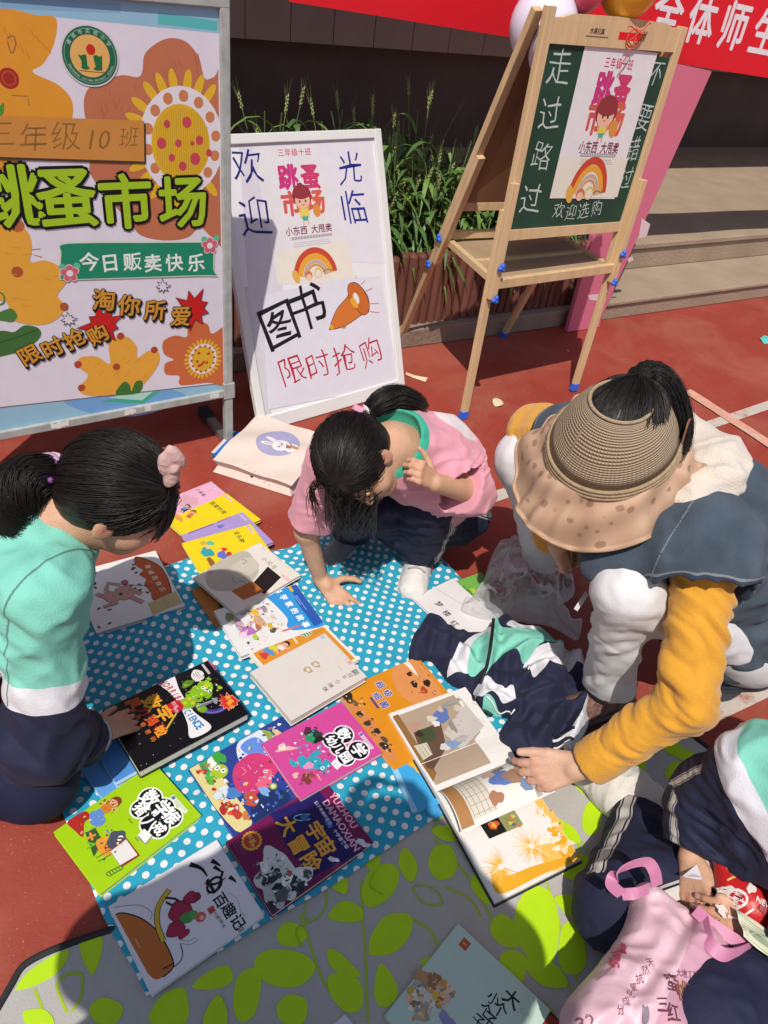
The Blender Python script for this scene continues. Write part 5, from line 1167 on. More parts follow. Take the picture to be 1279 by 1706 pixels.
for col, e in (('#2a1f1c', .0012), (pig, 0)):
    A.ell(*P(207, 988), .026 + e, .024 + e, col); A.ell(*P(185, 995), .024 + e, .016 + e, col, 20); A.line([P(214, 980), P(236, 990)], .011 + 2 * e, col); A.line([P(218, 995), P(238, 1004)], .011 + 2 * e, col); A.line([P(200, 975), P(180, 972), P(176, 985)], .009 + 2 * e, col); A.line([P(196, 1004), P(172, 1012)], .009 + 2 * e, col); A.line([P(176, 996), P(160, 990)], .009 + 2 * e, col)
A.ell(*P(208, 971), .011, .008, '#2a1f1c'); A.ell(*P(208, 971), .0098, .0068, '#a8545a')
for x, y in ((216, 984), (218, 996)): A.line([P(x - 2, y), P(x, y - 2), P(x + 2, y)], .0014, '#2a1f1c')
A.ell(*P(201, 990), .007, .004, '#4a2a26'); A.line([P(200, 974), P(250, 977)], .0014, '#2a1f1c')
A.poly([mx(246, 1006), mx(292, 985), mx(304, 1004), mx(255, 1026)], '#b9a878'); A.text('班级图书', *P(275, 1003), .012, '#a3946a')
A.blob(*mx(152, 972, .02), .014, .011, '#2f3a28', 3, .3); A.blob(*mx(140, 985, .02), .010, .012, '#6a4a3a', 4, .3)
b.finish()

# --- fanned stack of five by the back edge
stack = 'fanned stack of thin school readers'
def reader(label, tl, bl, z, col, sh=.165, th=.010):
    a, c = at(*tl, z + th), at(*bl, z + th); v = nz(a - c); u = np.array([v[1], -v[0], 0]); trp = a + u * sh
    d = trp - EYE; t = FPX / (d @ F); px = IW / 2 + (d @ CR) * t, IH / 2 - (d @ CU) * t
    return Book(label, tl, px, bl, z, th, col, stack)
def strip(b, x, y, title, col='#2a2624', sz=.018, publ='#d9c8d8'):
    A = b.A; W, H = b.W, b.H; A.rect(-W + .008, H - .028, -W + .040, H - .010, publ) if 0 else None
    A.text(title, x, y, sz, col, bold=.01, step=1.1); A.rect(-W + .004, H - .016, -W + .04, H - .009, publ); A.ell(-W + .008, H - .0125, .003, .003, '#8a7aa0')
    for k in range(3): A.line([(-W + .014 + k * .008, H - .0125), (-W + .020 + k * .008, H - .0125)], .003, '#7a7284')
b = reader('pale pink reader, farthest of the fanned stack', (352, 802), (262, 838), .003, '#d8a3bd'); A = b.A
strip(b, -b.W + .03, b.H - .06, '小英雄', sz=.014); A.blob(-b.W + .04, -.02, .03, .03, '#c99aa8', 2, .3); b.finish()
b = reader('yellow reader with two children, second from the far end of the fanned stack', (378, 822), (276, 868), .0125, '#d9c41a'); A = b.A; strip(b, -b.W + .042, b.H - .065, '我要的是', sz=.017)
kid(A, *b.P(318, 857), .021, 25, '#5a2f1c', '#d9a27a', '#c9703a', '#b8452e'); kid(A, *b.P(308, 846), .018, 15, '#3a2a22', '#e0b08c', '#4f8ec0', '#2f4a78'); A.blob(*b.P(296, 862), .022, .010, '#c9903a', 3, .3); b.finish()
b = reader('lilac reader, in the middle of the fanned stack', (404, 853), (302, 892), .022, '#a08cc0'); A = b.A; strip(b, -b.W + .03, b.H - .06, '', publ='#cdbfe0'); A.rect(-b.W + .001, -b.H + .02, -b.W + .005, 0, '#6a4a8c'); A.rect(-b.W, .012, -b.W + .004, .06, '#7a5a9c'); A.blob(-b.W + .024, b.H - .09, .006, .012, '#5f6aa8', 3, .3); b.finish()
b = reader('yellow reader with animals in clothes, second from the near end of the fanned stack', (418, 873), (303, 905), .0315, '#dcc61c'); A = b.A; strip(b, -b.W + .04, b.H - .055, '没头脑', sz=.017)
P = b.P
for x, y, rx, ry, col, sd in ((345, 920, .020, .018, '#2f9aa0', 1), (350, 905, .011, .010, '#5fb48c', 2), (346, 912, .007, .007, '#dcb088', 3), (370, 925, .016, .014, '#5a6ac0', 4), (372, 916, .009, .010, '#c43a3a', 5), (366, 917, .006, .006, '#e0b894', 6), (382, 924, .012, .008, '#a8402e', 7), (338, 905, .008, .010, '#c9a03a', 8), (352, 938, .026, .008, '#8a5a2a', 9)): A.blob(*P(x, y), rx, ry, col, sd, .2)
b.finish()
b = reader('white reader with a grey hippo, nearest of the fanned stack', (432, 904), (322, 962), .041, '#d6d0c6', sh=.175); A = b.A; P = b.P
A.text('小河马', P(448, 938)[0], P(448, 938)[1], .017, '#55665c', step=1.2); A.ring(*P(439, 914), .009, .009, .001, '#b9b0a4'); A.text('读本', *P(439, 914), .006, '#9a9084'); lines_text(A, *P(462, 930), .03, 1, .004, '#9a9084', .0016); A.rect(P(470, 958)[0], P(470, 958)[1] - .006, P(470, 958)[0] + .03, P(470, 958)[1] + .003, '#d9b0b0')
A.poly([P(*p) for p in crom([(345, 950), (375, 930), (408, 918), (425, 935), (430, 955), (405, 980), (365, 985), (345, 975)], 5, True)], '#b0a99c'); A.poly([P(*p) for p in crom([(385, 945), (415, 928), (432, 942), (420, 955), (395, 962)], 5, True)], '#bdb6a8'); A.ell(*P(350, 953), .007, .006, '#c4848a'); A.line([P(404, 932), P(412, 935), P(404, 940)], .002, '#4a443c'); A.line([P(386, 962), P(392, 972), P(402, 968), (P(410, 972))], .0018, '#4a443c')
A.poly([P(418, 975), P(446, 944), P(468, 962), P(440, 990)], '#1d1a1a'); A.poly([P(385, 985), P(420, 968), P(440, 985), P(405, 1000)], '#a8602a'); b.finish()

# --- pile towards the middle
b = Book('orange brown insect book, partly under the scientist stories book', (415, 942), (462, 1000), (322, 988), CZ, .011, '#a8652e', group='books piled in the middle of the cloth'); A = b.A; P = b.P
A.text('昆虫记', *P(372, 985), .030, '#cfc3b0', bold=.03, out=('#3a4a2e', .05), step=1.0); A.ell(*P(395, 1008), .020, .020, '#8a949a'); A.ell(*P(395, 1008), .014, .014, '#c9a83a'); A.blob(*P(372, 1008), .014, .016, '#4a5a2e', 4, .3); A.blob(*P(412, 990), .012, .009, '#7a4a22', 5, .3); b.finish()
b = Book('blue and white book of scientist stories with cartoon figures', (487, 966), (536, 1034), (362, 1026), CZ + .011, .013, '#d9d8d8', group='books piled in the middle of the cloth'); A = b.A; P = b.P
mx = lambda x, y, m=.0008: (max(-b.W + m, min(b.W - m, P(x, y)[0])), max(-b.H + m, min(b.H - m, P(x, y)[1])))
A.poly([mx(*p) for p in crom([(440, 982), (487, 964), (545, 1034), (495, 1050), (478, 1044), (478, 1030), (455, 1005), (444, 995)], 5, True)], '#2f8fd0'); A.poly([mx(*p) for p in [(476, 968), (490, 962), (545, 1034), (524, 1044), (495, 1005)]], '#2456a8')
for i, ch in enumerate('科学家的故事'): A.text(ch, *P(463 + i * 9.2, 984 + i * 11.3), .0205, '#e9ecf0', bold=.03)
A.rect(P(484, 981)[0] - .010, P(484, 981)[1] - .004, P(484, 981)[0] + .012, P(484, 981)[1] + .004, '#d9a82e'); lines_text(A, P(496, 996)[0] - .01, P(496, 996)[1], .06, 2, .005, '#a4c0e6', .0015)
for x, y, rx, ry, col, sd in ((432, 1035, .022, .014, '#c8a07c', 1), (424, 1020, .012, .010, '#d9b42e', 2), (400, 1010, .022, .020, '#9aa2a8', 3), (400, 1008, .014, .013, '#cbb03a', 4), (398, 1040, .026, .010, '#b59aa8', 5), (412, 1052, .018, .018, '#b06ab0', 6), (405, 1058, .010, .012, '#d9c3dc', 7), (426, 1062, .010, .008, '#a4c43a', 8), (455, 1050, .008, .010, '#55504a', 9), (450, 1043, .012, .006, '#c9a82e', 10), (440, 1015, .012, .007, '#8a8e92', 11), (382, 1028, .014, .012, '#7a8a5a', 12), (430, 1045, .010, .008, '#a86a4a', 13), (445, 1030, .010, .006, '#d4d0cc', 14)): A.blob(*mx(x, y, .02), rx, ry, col, sd, .22)
lines_text(A, P(458, 1030)[0] - .02, P(458, 1030)[1], .03, 2, .004, '#8a8a94', .001); A.line([P(470, 1052), P(500, 1042)], .006, '#c46a80'); busy(b, [(375, 1020), (440, 995), (475, 1045), (420, 1085)], 130, ['#8a6a4a', '#d9b47a', '#6a7a86', '#b06ab0', '#e3d9c4', '#4a4a4a', '#c4a43a', '#c98a9a'], 9, .005); b.finish()
b = Book('orange bordered composition book under the cream book', (530, 1030), (600, 1100), (412, 1086), CZ + .013, .010, '#dcd8d0', group='books piled in the middle of the cloth'); A = b.A; P = b.P
A.rect(-b.W + .008, -b.H + .008, b.W - .008, b.H - .008, '#cf8a2e'); A.text('作', *P(507, 1053), .034, '#2f8a52', bold=.03, out=('#dfe3d2', .04)); A.ring(*P(531, 1040), .007, .007, .002, '#dfcfae'); A.line([P(518, 1058), P(525, 1056), P(530, 1050), P(536, 1050)], .001, '#8a5a22')
for k in range(12): rd = random.Random(k); A.ell(rd.uniform(-b.W, b.W) * .8, rd.uniform(.2, .9) * b.H, .0016, .0016, '#dba24a')
kid(A, *P(470, 1078), .022, 10, '#3a2018', '#e0b090', '#d9d2d6', '#c45a7a'); A.blob(*P(447, 1086), .016, .010, '#4f8ec0', 2, .3); A.blob(*P(440, 1092), .010, .012, '#c4423a', 3, .3); A.blob(*P(455, 1078), .014, .010, '#c9c43a', 4, .3); A.line([P(487, 1060), P(495, 1072)], .006, '#dfc9a2'); b.finish()
b = Book('plain cream book with a small central drawing, on top of the middle pile', (542, 1056), (612, 1128), (416, 1119), CZ + .023, .020, '#cfc8c2', group='books piled in the middle of the cloth'); A = b.A; P = b.P
A.rect(-b.W + .004, b.H - .018, -b.W + .012, b.H - .006, '#9fb4d0'); 
for x, y in ((513, 1116), (526, 1107)): A.blob(*P(x, y), .011, .009, '#b0a07c', x, .25); A.blob(*P(x, y), .006, .005, '#cfc8b8', x + 1, .3); A.ring(*P(x, y), .009, .007, .001, '#8f8062')
for i, (ch, x, y, s) in enumerate((('窗', 592, 1120, .018), ('边', 583, 1125, .013), ('的', 574, 1128, .010), ('小', 562, 1136, .014), ('豆', 551, 1142, .014), ('豆', 542, 1148, .014))): A.text(ch, *P(x, y), s, '#6a655f', rot=90, bold=.012)
A.rect(P(581, 1102)[0] - .010, P(581, 1102)[1] - .006, P(581, 1102)[0] + .010, P(581, 1102)[1] + .006, '#cfa3a0'); A.rect(P(581, 1102)[0] - .008, P(581, 1102)[1] - .0045, P(581, 1102)[0] - .001, P(581, 1102)[1] + .0045, '#dcc8c0'); lines_text(A, P(568, 1115)[0] - .01, P(568, 1115)[1], .02, 1, .003, '#8a857d', .0014); lines_text(A, P(520, 1100)[0] - .012, P(520, 1100)[1], .024, 1, .003, '#b0aaa2', .001); b.finish()

# --- orange bacteria book under the open one
b = Book('orange book with black beetles, partly under the open picture book', (692, 1090), (790, 1205), (566, 1158), CZ, .010, '#cf861e'); A = b.A; P = b.P
mx = lambda x, y, m=.0008: (max(-b.W + m, min(b.W - m, P(x, y)[0])), max(-b.H + m, min(b.H - m, P(x, y)[1])))
A.poly([mx(*p) for p in crom([(655, 1112), (675, 1098), (695, 1100), (720, 1130), (735, 1160), (700, 1175), (670, 1160), (655, 1135)], 5, True)], '#cf8a52'); A.poly([mx(*p) for p in crom([(668, 1100), (680, 1102), (692, 1118), (695, 1126), (680, 1112)], 4, True)], '#ddd3c8'); A.poly([mx(*p) for p in crom([(566, 1160), (590, 1165), (620, 1200), (660, 1260), (640, 1262), (600, 1200)], 5, True)], '#c9804a')
for x, y, rx, ry, col in ((580, 1162, .018, .011, '#2f2c26'), (598, 1190, .009, .007, '#33302a'), (612, 1205, .008, .008, '#3a342a'), (628, 1218, .009, .007, '#2f2c26'), (640, 1243, .012, .009, '#35302a'), (640, 1232, .010, .006, '#55493a'), (690, 1140, .010, .008, '#33241a'), (682, 1123, .007, .007, '#4a2c1c'), (711, 1138, .011, .009, '#2c211a'), (706, 1150, .012, .008, '#a8452a'), (592, 1172, .010, .006, '#55483a')): A.blob(*mx(x, y, .013), rx, ry, col, x, .2)
for x, y in ((577, 1160), (690, 1137), (642, 1242)): A.ell(*P(x, y), .0016, .0016, '#ddd')
for ch, x, y in (('超', 633, 1141), ('级', 646, 1155), ('细', 628, 1160), ('菌', 640, 1174)): A.text(ch, *P(x, y), .021, '#5a5490', bold=.03, out=('#dcd6e6', .045))
A.line([P(617, 1162), P(630, 1180)], .006, '#5a3a86'); lines_text(A, P(706, 1112)[0] - .02, P(706, 1112)[1], .045, 1, .003, '#8a5a1a', .0014); busy(b, [(575, 1165), (600, 1160), (660, 1250), (640, 1258)], 40, ['#2f2c26', '#6a4a2a', '#e0a05a', '#a8652e'], 10, .005); busy(b, [(670, 1110), (720, 1120), (730, 1165), (680, 1160)], 40, ['#3a241a', '#b5562e', '#dba06a', '#8a4a2a'], 11, .004); b.finish()
# --- blue packet book and card under the open book
b = Book('blue book with a cartoon on its cover, poking out under the open picture book', (705, 1225), (755, 1320), (645, 1262), CZ, .009, '#3f9fd0'); A = b.A; P = b.P
A.blob(*P(680, 1262), .020, .012, '#c9702e', 3, .3); A.blob(*P(690, 1270), .022, .014, '#d9a82e', 4, .3); A.blob(*P(672, 1255), .010, .008, '#8a4a2a', 5, .3); A.rect(-b.W, -b.H, b.W, -b.H + .012, '#8cc4e0'); b.finish()
b = Book('thin blue activity book with red lettering, at the edge of the dotted cloth', (700, 1280), (768, 1352), (652, 1278), CZ - .001, .007, '#4596c8'); A = b.A; P = b.P
A.text('趣味', *P(695, 1302), .016, '#b8324a', bold=.04, out=('#cfe0e8', .04)); A.ell(*P(665, 1284), .008, .008, '#b5c4cc'); A.text('游戏', *P(715, 1320), .012, '#3fae7a', bold=.04); b.finish()
# --- white and green books at the back right
b = Book('green illustrated landscape book under the white classic novel', (800, 952), (832, 985), (720, 985), CZ, .006, '#6fa84a', group='two flat books beside the plastic bag'); A = b.A; P = b.P
A.rect(-b.W, -b.H, b.W, 0, '#8fbf7a'); A.line([(-b.W, -b.H * .3), (b.W, b.H * .2)], .004, '#c4d6a0'); A.blob(0, 0, .02, .012, '#4f8a3a', 2, .3); A.blob(.01, .02, .012, .01, '#a8c43a', 3, .3); A.blob(-.01, -.03, .012, .01, '#c9a88a', 4, .3); b.finish()
b = Book('white classic novel with black vertical title, beside the crumpled plastic bag', (758, 968), (840, 1040), (684, 992), CZ + .006, .008, '#d9d4d4', group='two flat books beside the plastic bag'); A = b.A; P = b.P
for ch, x, y in (('红', 757, 1039), ('楼', 744, 1022), ('梦', 731, 1007)): A.text(ch, *P(x, y), .022, '#2a2624', bold=.012)
A.line([P(725, 980), P(800, 1025)], .002, '#c4a0aa'); b.finish()
# --- mint picture book at the front
b = Book('mint green picture book with animal drawing, lying on the leaf mat at the front', (770, 1545), (925, 1690), (634, 1686), .0085, .007, '#b4cdbe'); A = b.A; P = b.P
a_, c_ = P(774, 1573); A.rect(a_ - .008, c_ - .009, a_ + .008, c_ + .009, '#b5522e'); A.rect(a_ - .004, c_ - .001, a_ + .004, c_ + .001, '#e0b48a')
for i, ch in enumerate('大个子'): A.text(ch, *P(852 - i * 19, 1664 + i * 18), (.030, .026, .026)[i], '#23262a', warp=.04, bold=.022, rot=0)
for i, ch in enumerate('小个子'): A.text(ch, *P(822 - i * 13, 1664 + i * 19), .023, '#23262a', warp=.04, bold=.015)
for x, y, rx, ry, col, sd in ((712, 1640, .022, .026, '#b58a62', 1), (725, 1650, .016, .024, '#c9a03a', 2), (738, 1655, .014, .018, '#d3b094', 3), (700, 1655, .020, .016, '#a8a898', 4), (690, 1660, .016, .014, '#c4a24a', 5), (722, 1632, .012, .012, '#9a6a4a', 6), (748, 1648, .012, .010, '#dcc3a8', 7), (706, 1668, .018, .022, '#c9cdc4', 8), (703, 1686, .014, .012, '#8a9a90', 9), (703, 1690, .008, .008, '#c9a26a', 10), (728, 1662, .010, .008, '#d9b02e', 11)): A.blob(*P(x, y), rx, ry, col, sd, .28)
lines_text(A, *P(868, 1680), .02, 2, .005, '#8a9c92', .001); A.blob(*P(745, 1700), .016, .010, '#8a86b0', 4, .3); busy(b, [(670, 1650), (720, 1620), (765, 1655), (720, 1700), (690, 1700)], 90, ['#8a6a4a', '#d9b890', '#b0a48a', '#c98f3a', '#e3dccb', '#7a8a86'], 12, .006); b.finish()

# ================================================================== OPEN PICTURE BOOK
oa = R(32); OU = V_ = np.array([math.cos(oa), math.sin(oa), 0]); OP = Plane((.287, .957, .046), OU, np.array([-OU[1], OU[0], 0]))
sw = .106; LH = .222; RHt = .236
ob = thing('book', 'open hardback picture book held by the woman, showing orange flowers', 'book', [*OP.P[:2], CZ], 'picture books for sale')
hardc = ink('#2c2a30', .4)
cenb = OP.P
def OB(a, b, c): return OP.to(a, b, c + (.072 * b if b < 0 else 0))
mb = MB()
for b0, b1 in ((.004, RHt + .004), (-LH - .004, -.004)):
    if b0 > 0: pass
# far half lies on the pile to the upper left (towards +v), near half towards the viewer (-v)
for b0, b1 in ((0, LH + .004), (-RHt - .004, -.0004)): mb.box8([OB(x, y, z) for z in (-.0225, -.0199) for x, y in ((-sw - .004, b0), (sw + .004, b0), (sw + .004, b1), (-sw - .004, b1))])
mb.build('cover', [hardc], ob)
def leafz(b, top): t = abs(b) / (LH if b > 0 else RHt); return (-.0195 + top * (1 - .35 * t) + .004 * math.sin(min(1, t * 3) * math.pi) )
def block(name, sgn, L, top):
    mb = MB(); n = 14; prof = [(sgn * L * i / n, leafz(sgn * L * i / n, top)) for i in range(n + 1)]
    V = []; 
    for a in (-sw, sw):
        for b_, z in prof: V.append(OB(a, b_, z))
        for b_, z in prof: V.append(OB(a, b_, -.0195))
    m_ = n + 1; Fs = []
    for i in range(n):
        Fs += [(i, i + 1, 2 * m_ + i + 1, 2 * m_ + i), (m_ + i, m_ + i + 1, i + 1, i), (3 * m_ + i + 1, 3 * m_ + i, 2 * m_ + i, 2 * m_ + i + 1), (m_ + i + 1, m_ + i, 3 * m_ + i, 3 * m_ + i + 1)]
    Fs += [(n, m_ + n, 3 * m_ + n, 2 * m_ + n), (0, 2 * m_, 3 * m_, m_)]
    mb.add(V, Fs); return mb
paperm = mat('book_paper', (.72, .69, .65), rough=.6, var=.03, vs=6)
class Warped(Art):
    """print on a curved leaf: polygons are cut into strips first"""
    def cutup(s, step, axis=1):
        nv, nf, nc = [], [], []
        for f, c in zip(s.f, s.c):
            polys = [[np.array(s.v[i]) for i in f]]
            lo = min(p[axis] for p in polys[0]); hi = max(p[axis] for p in polys[0]); k = math.floor(lo / step) + 1
            while k * step < hi - 1e-6:
                cutv = k * step; cur = polys.pop(); A_, B_ = [], []
                for i in range(len(cur)):
                    p, q = cur[i], cur[(i + 1) % len(cur)]; (A_ if p[axis] <= cutv else B_).append(p)
                    if (p[axis] <= cutv) != (q[axis] <= cutv): t = (cutv - p[axis]) / (q[axis] - p[axis]); x = p + (q - p) * t; A_.append(x); B_.append(x)
                if len(A_) > 2: polys.append(A_)
                if len(B_) > 2: polys.append(B_)
                else: break
                k += 1
            for P_ in polys:
                n = len(nv); nv += [tuple(p) for p in P_]; nf.append(tuple(range(n, n + len(P_)))); nc.append(c)
        s.v, s.f, s.c = nv, nf, nc
# upper page: room scene with a man in blue
def pxO(x, y): return OP.px(x, y)
A = Warped(z0=.0004); cl_ = lambda x, y: (max(-sw + .001, min(sw - .001, pxO(x, y)[0])), max(.004, min(LH - .002, pxO(x, y)[1])))
def cpo(L, f=None): return [(f or cl_)(*p) for p in L]
A.rect(-sw + .008, .016, sw * .42, LH - .014, '#a8937e'); A.poly(cpo([(655, 1190), (757, 1152), (802, 1214), (768, 1258), (727, 1300)]), '#a8937e'); A.poly(cpo([(655, 1188), (664, 1184), (728, 1285), (722, 1300)]), '#8a6238'); A.poly(cpo([(690, 1215), (735, 1198), (745, 1240), (722, 1280), (712, 1275)]), '#5f4636'); A.poly(cpo([(693, 1212), (723, 1206), (728, 1225), (706, 1236)]), '#3f4a30'); A.poly(cpo([(740, 1215), (775, 1170), (765, 1152), (808, 1205), (770, 1245)]), '#bdb6ae')
A.poly(cpo([(690, 1238), (712, 1232), (722, 1252), (706, 1262)]), '#c4bda8')
for k in range(4): A.line(cpo([(692 + k * 6, 1240 - k * 2), (706 + k * 5, 1260 - k * 3)]), .0012, '#7a6a50')
for x, y, rx, ry, col, sd in ((735, 1188, .022, .020, '#5a6ea8', 1), (735, 1176, .008, .008, '#c9a68e', 2), (748, 1168, .018, .008, '#8a8a84', 3), (690, 1205, .014, .014, '#b08a78', 4), (700, 1218, .010, .008, '#3a2a22', 5), (755, 1205, .008, .016, '#8a8478', 6), (755, 1235, .020, .012, '#7a92b0', 7), (770, 1226, .014, .010, '#a8a09a', 8), (727, 1200, .008, .010, '#d6d2cc', 9), (720, 1192, .012, .008, '#c9bfae', 10), (765, 1175, .012, .010, '#bfb8ae', 11), (742, 1240, .010, .010, '#c9c4bc', 12), (760, 1162, .014, .006, '#9a948a', 13)): A.blob(*cl_(x, y), rx, ry, col, sd, .28)
for k in range(20): rd = random.Random(k); p = cl_(rd.uniform(740, 790), rd.uniform(1165, 1235)); A.line([p, (p[0] + rd.uniform(-.01, .01), p[1] + rd.uniform(-.01, .01))], .0009, '#6f675c')
lines_text(A, *cl_(782, 1200), .04, 4, .006, '#a8a29c', .0009)
A.cutup(.015)
A.build(OP, 'upper_page', ob, (block('u', 1, LH, .010), [paperm]), warp=lambda a, b, c: OB(a, b, leafz(b, .010) + c), rough=.5)
A = Warped(z0=.0004); cl2 = lambda x, y: (max(-sw + .001, min(sw - .001, pxO(x, y)[0])), min(-.004, max(-RHt + .001, pxO(x, y)[1])))
f2 = cl2; og = '#dba020'; og2 = '#e0b45a'; og3 = '#dfcfa6'
A.poly(cpo([(725, 1262), (742, 1258), (765, 1282), (768, 1300), (730, 1313), (722, 1290)], f2), og); A.poly(cpo(crom([(875, 1290), (900, 1310), (935, 1345), (960, 1380), (978, 1412), (925, 1440), (905, 1400), (940, 1390), (920, 1355), (890, 1325)], 5, True), f2), og2); A.poly(cpo(crom([(930, 1390), (955, 1385), (978, 1412), (950, 1425)], 4, True), f2), og)
A.poly(cpo(crom([(825, 1440), (850, 1448), (900, 1430), (978, 1412), (900, 1450), (838, 1478), (822, 1450)], 5, True), f2), og)
def bloom(x, y, r, n, a0, a1):
    c = f2(x, y)
    for k in range(n):
        a = R(a0 + (a1 - a0) * k / n); rd = random.Random(k + x); L = r * rd.uniform(.75, 1.05); e = (c[0] + math.cos(a) * L, c[1] + math.sin(a) * L); e = (max(-sw + .002, min(sw - .002, e[0])), max(-RHt + .002, min(-.01, e[1]))); A.line([(c[0] + math.cos(a) * .006, c[1] + math.sin(a) * .006), e], rd.uniform(.0018, .004), rd.choice([og, og2, og3, og2]), True)
bloom(890, 1400, .042, 34, 0, 360); bloom(838, 1435, .040, 28, 30, 330); bloom(905, 1345, .018, 12, 0, 360)
for k in range(16): rd = random.Random(k + 9); A.blob(*f2(rd.uniform(900, 965), rd.uniform(1330, 1420)), .009, .006, rd.choice([og2, og3, '#e6dcc4', og]), k, .4)
A.poly(cpo([(768, 1320), (828, 1298), (875, 1366), (818, 1390)], f2), '#14130f'); A.poly(cpo([(800, 1309), (828, 1298), (875, 1366), (848, 1378)], f2), '#8a8a5a')
for k in range(40): rd = random.Random(k + 77); A.blob(*f2(805 + rd.uniform(0, 1) * 20 + rd.uniform(0, 42), 1308 + rd.uniform(0, 62)) if 0 else f2(808 + (t_ := rd.uniform(0, 1)) * 46 + rd.uniform(0, 18), 1307 + t_ * 64), .004, .003, rd.choice(['#c9b84a', '#a85a3a', '#6a8a4a', '#d9cfae', '#4a6a7a', '#b5763a']), k, .4)
for i, ch in enumerate('第二次世界'): A.text(ch, *f2(793 + i * 7, 1326 + i * 10), .0085, '#c9bfa8', bold=.02)
A.blob(*f2(825, 1368), .011, .009, '#c4502a', 4, .3); A.blob(*f2(825, 1368), .005, .005, '#dca83a', 5, .3)
for k in range(8): a = k * .785; p = f2(785, 1330); A.line([p, (p[0] + .01 * math.cos(a), p[1] + .01 * math.sin(a))], .0006, '#8a7a3a')
lines_text(A, *f2(852, 1310), .035, 4, .005, '#aaa49c', .0008); lines_text(A, *f2(790, 1365), .02, 4, .004, '#b8b2aa', .0007)
A.cutup(.015)
A.build(OP, 'lower_page', ob, (block('l', -1, RHt, .012), [paperm]), warp=lambda a, b, c: OB(a, b, leafz(b, .012) + c), rough=.5)
# leaf being turned: rises from the spine and curls over to the hand
def leaf_pt(a, t, c=0.0, side=1):
    """t 0..1 from the spine outwards"""
    ang = R(140) - R(95) * t; 
    P_ = np.array([0., 0.]); n = 24; L = .135
    for i in range(int(n * t + .5)): an = R(108) + R(112) * (i / n) ** .9; P_ = P_ + np.array([math.cos(an), math.sin(an)]) * L / n
    k = n * t - int(n * t + .5); an = R(108) + R(112) * t ** .9; P_ = P_ + np.array([math.cos(an), math.sin(an)]) * L / n * k
    nn = np.array([-math.sin(an), math.cos(an)]); P_ = P_ - nn * c * side
    return OP.to(a + .012 * t * (a / sw), P_[0] * 1.0, -.006 + P_[1])
mb = MB(); n = 22; V = []; Fs = []
for i in range(n + 1):
    for a in np.linspace(-sw, sw, 9): V.append(leaf_pt(a, i / n))
for i in range(n):
    for j in range(8): q = i * 9 + j; Fs.append((q, q + 1, q + 10, q + 9))
nv = len(V)
for i in range(n + 1):
    for a in np.linspace(-sw, sw, 9): V.append(leaf_pt(a, i / n, .0004))
Fs += [tuple(reversed([k + nv for k in f])) for f in Fs]
mb.add(V, Fs)
A = Warped(z0=.0003); L_ = .19
A.rect(-sw * .98, .02, -sw * .72, L_ * .96, '#a87a4a'); A.rect(-sw * .70, .02, -sw * .2, L_ * .9, '#cfc8b8')
for k in range(5): A.line([(-sw * (.68 - k * .11), .022), (-sw * (.68 - k * .11), L_ * .88)], .0012, '#8a8272')
for k in range(6): A.line([(-sw * .69, .03 + k * .026), (-sw * .21, .03 + k * .026)], .0012, '#8a8272')
for x, y, rx, ry, col, sd in ((.02, .09, .024, .034, '#5f78b4', 1), (.0, .06, .014, .014, '#c4a08a', 2), (.045, .10, .020, .030, '#9a7a62', 3), (-.015, .14, .014, .022, '#a8745a', 4), (.03, .05, .018, .010, '#7a6a5a', 5), (.055, .14, .012, .018, '#6f86a8', 6)): A.blob(x, y, rx, ry, col, sd, .25)
A.rect(sw * .62, .015, sw * .74, L_ * .97, '#a8a49e'); lines_text(A, sw * .8, L_ * .8, .02, 8, .012, '#b8b2a8', .0008)
for f_i in range(len(A.v)): a, b_, c = A.v[f_i]; A.v[f_i] = (a, min(max(b_, .004), L_ * .985), c)
A.cutup(.010)
def lw(a, b, c): return leaf_pt(a, b / L_, c + .0004, 1)
A.build(OP, 'turning_page', ob, (mb, [paperm]), warp=lw, rough=.5)
# ================================================================== PEOPLE
skinA = mat('skin_warm', (.58, .335, .215), rough=.55, var=.13, vs=34, bump=.22, bs=300, sss=.12, spec=.35)
skinB = mat('skin_light', (.62, .38, .265), rough=.55, var=.12, vs=34, bump=.22, bs=300, sss=.12, spec=.35)
hairm = mat('black_hair', (.013, .0095, .008), rough=.46, var=.5, vs=60, spec=.38)
navyc = (.011, .013, .040)
denim = region_mat('blue_denim', (.062, .088, .120), [('seam', (.035, .055, .085)), ('stitch', (.22, .25, .27)), ('stitch_b', (.20, .23, .26))], rough=.85, var=.40, bump=.6, bs=520, sheen=.05)
mustard = mat('mustard_knit', (.66, .31, .022), rough=.85, var=.06, vs=24, bump=.35, bs=380, sheen=.25)
whitet = mat('white_trousers', (.66, .65, .66), rough=.8, var=.04, vs=12, bump=.2, bs=320, sheen=.1)
cream = mat('cream_fleece', (.66, .58, .49), rough=.95, var=.06, vs=30, bump=.4, bs=300, sheen=.3)
navym = mat('navy_jersey', navyc, rough=.8, var=.15, vs=20, bump=.2, bs=380, spec=.25)
def V3(*a): return np.array(a, float)
JOINTS = []; TIPS = []
for m_ in (skinA, skinB):        # knuckles, ears and finger ends are a little redder
    t = m_.node_tree; b = t.nodes['Principled BSDF']; src = b.inputs['Base Color'].links[0].from_socket; t.links.new(cmix(t, math_(t, 'MULTIPLY', attr(t, 'flush'), .55), src, (.50, .19, .12)), b.inputs['Base Color'])
def flush(V):
    o = np.zeros(len(V))
    for p, r in JOINTS: o = np.maximum(o, np.exp(-((V - p) ** 2).sum(1) / r ** 2))
    return o
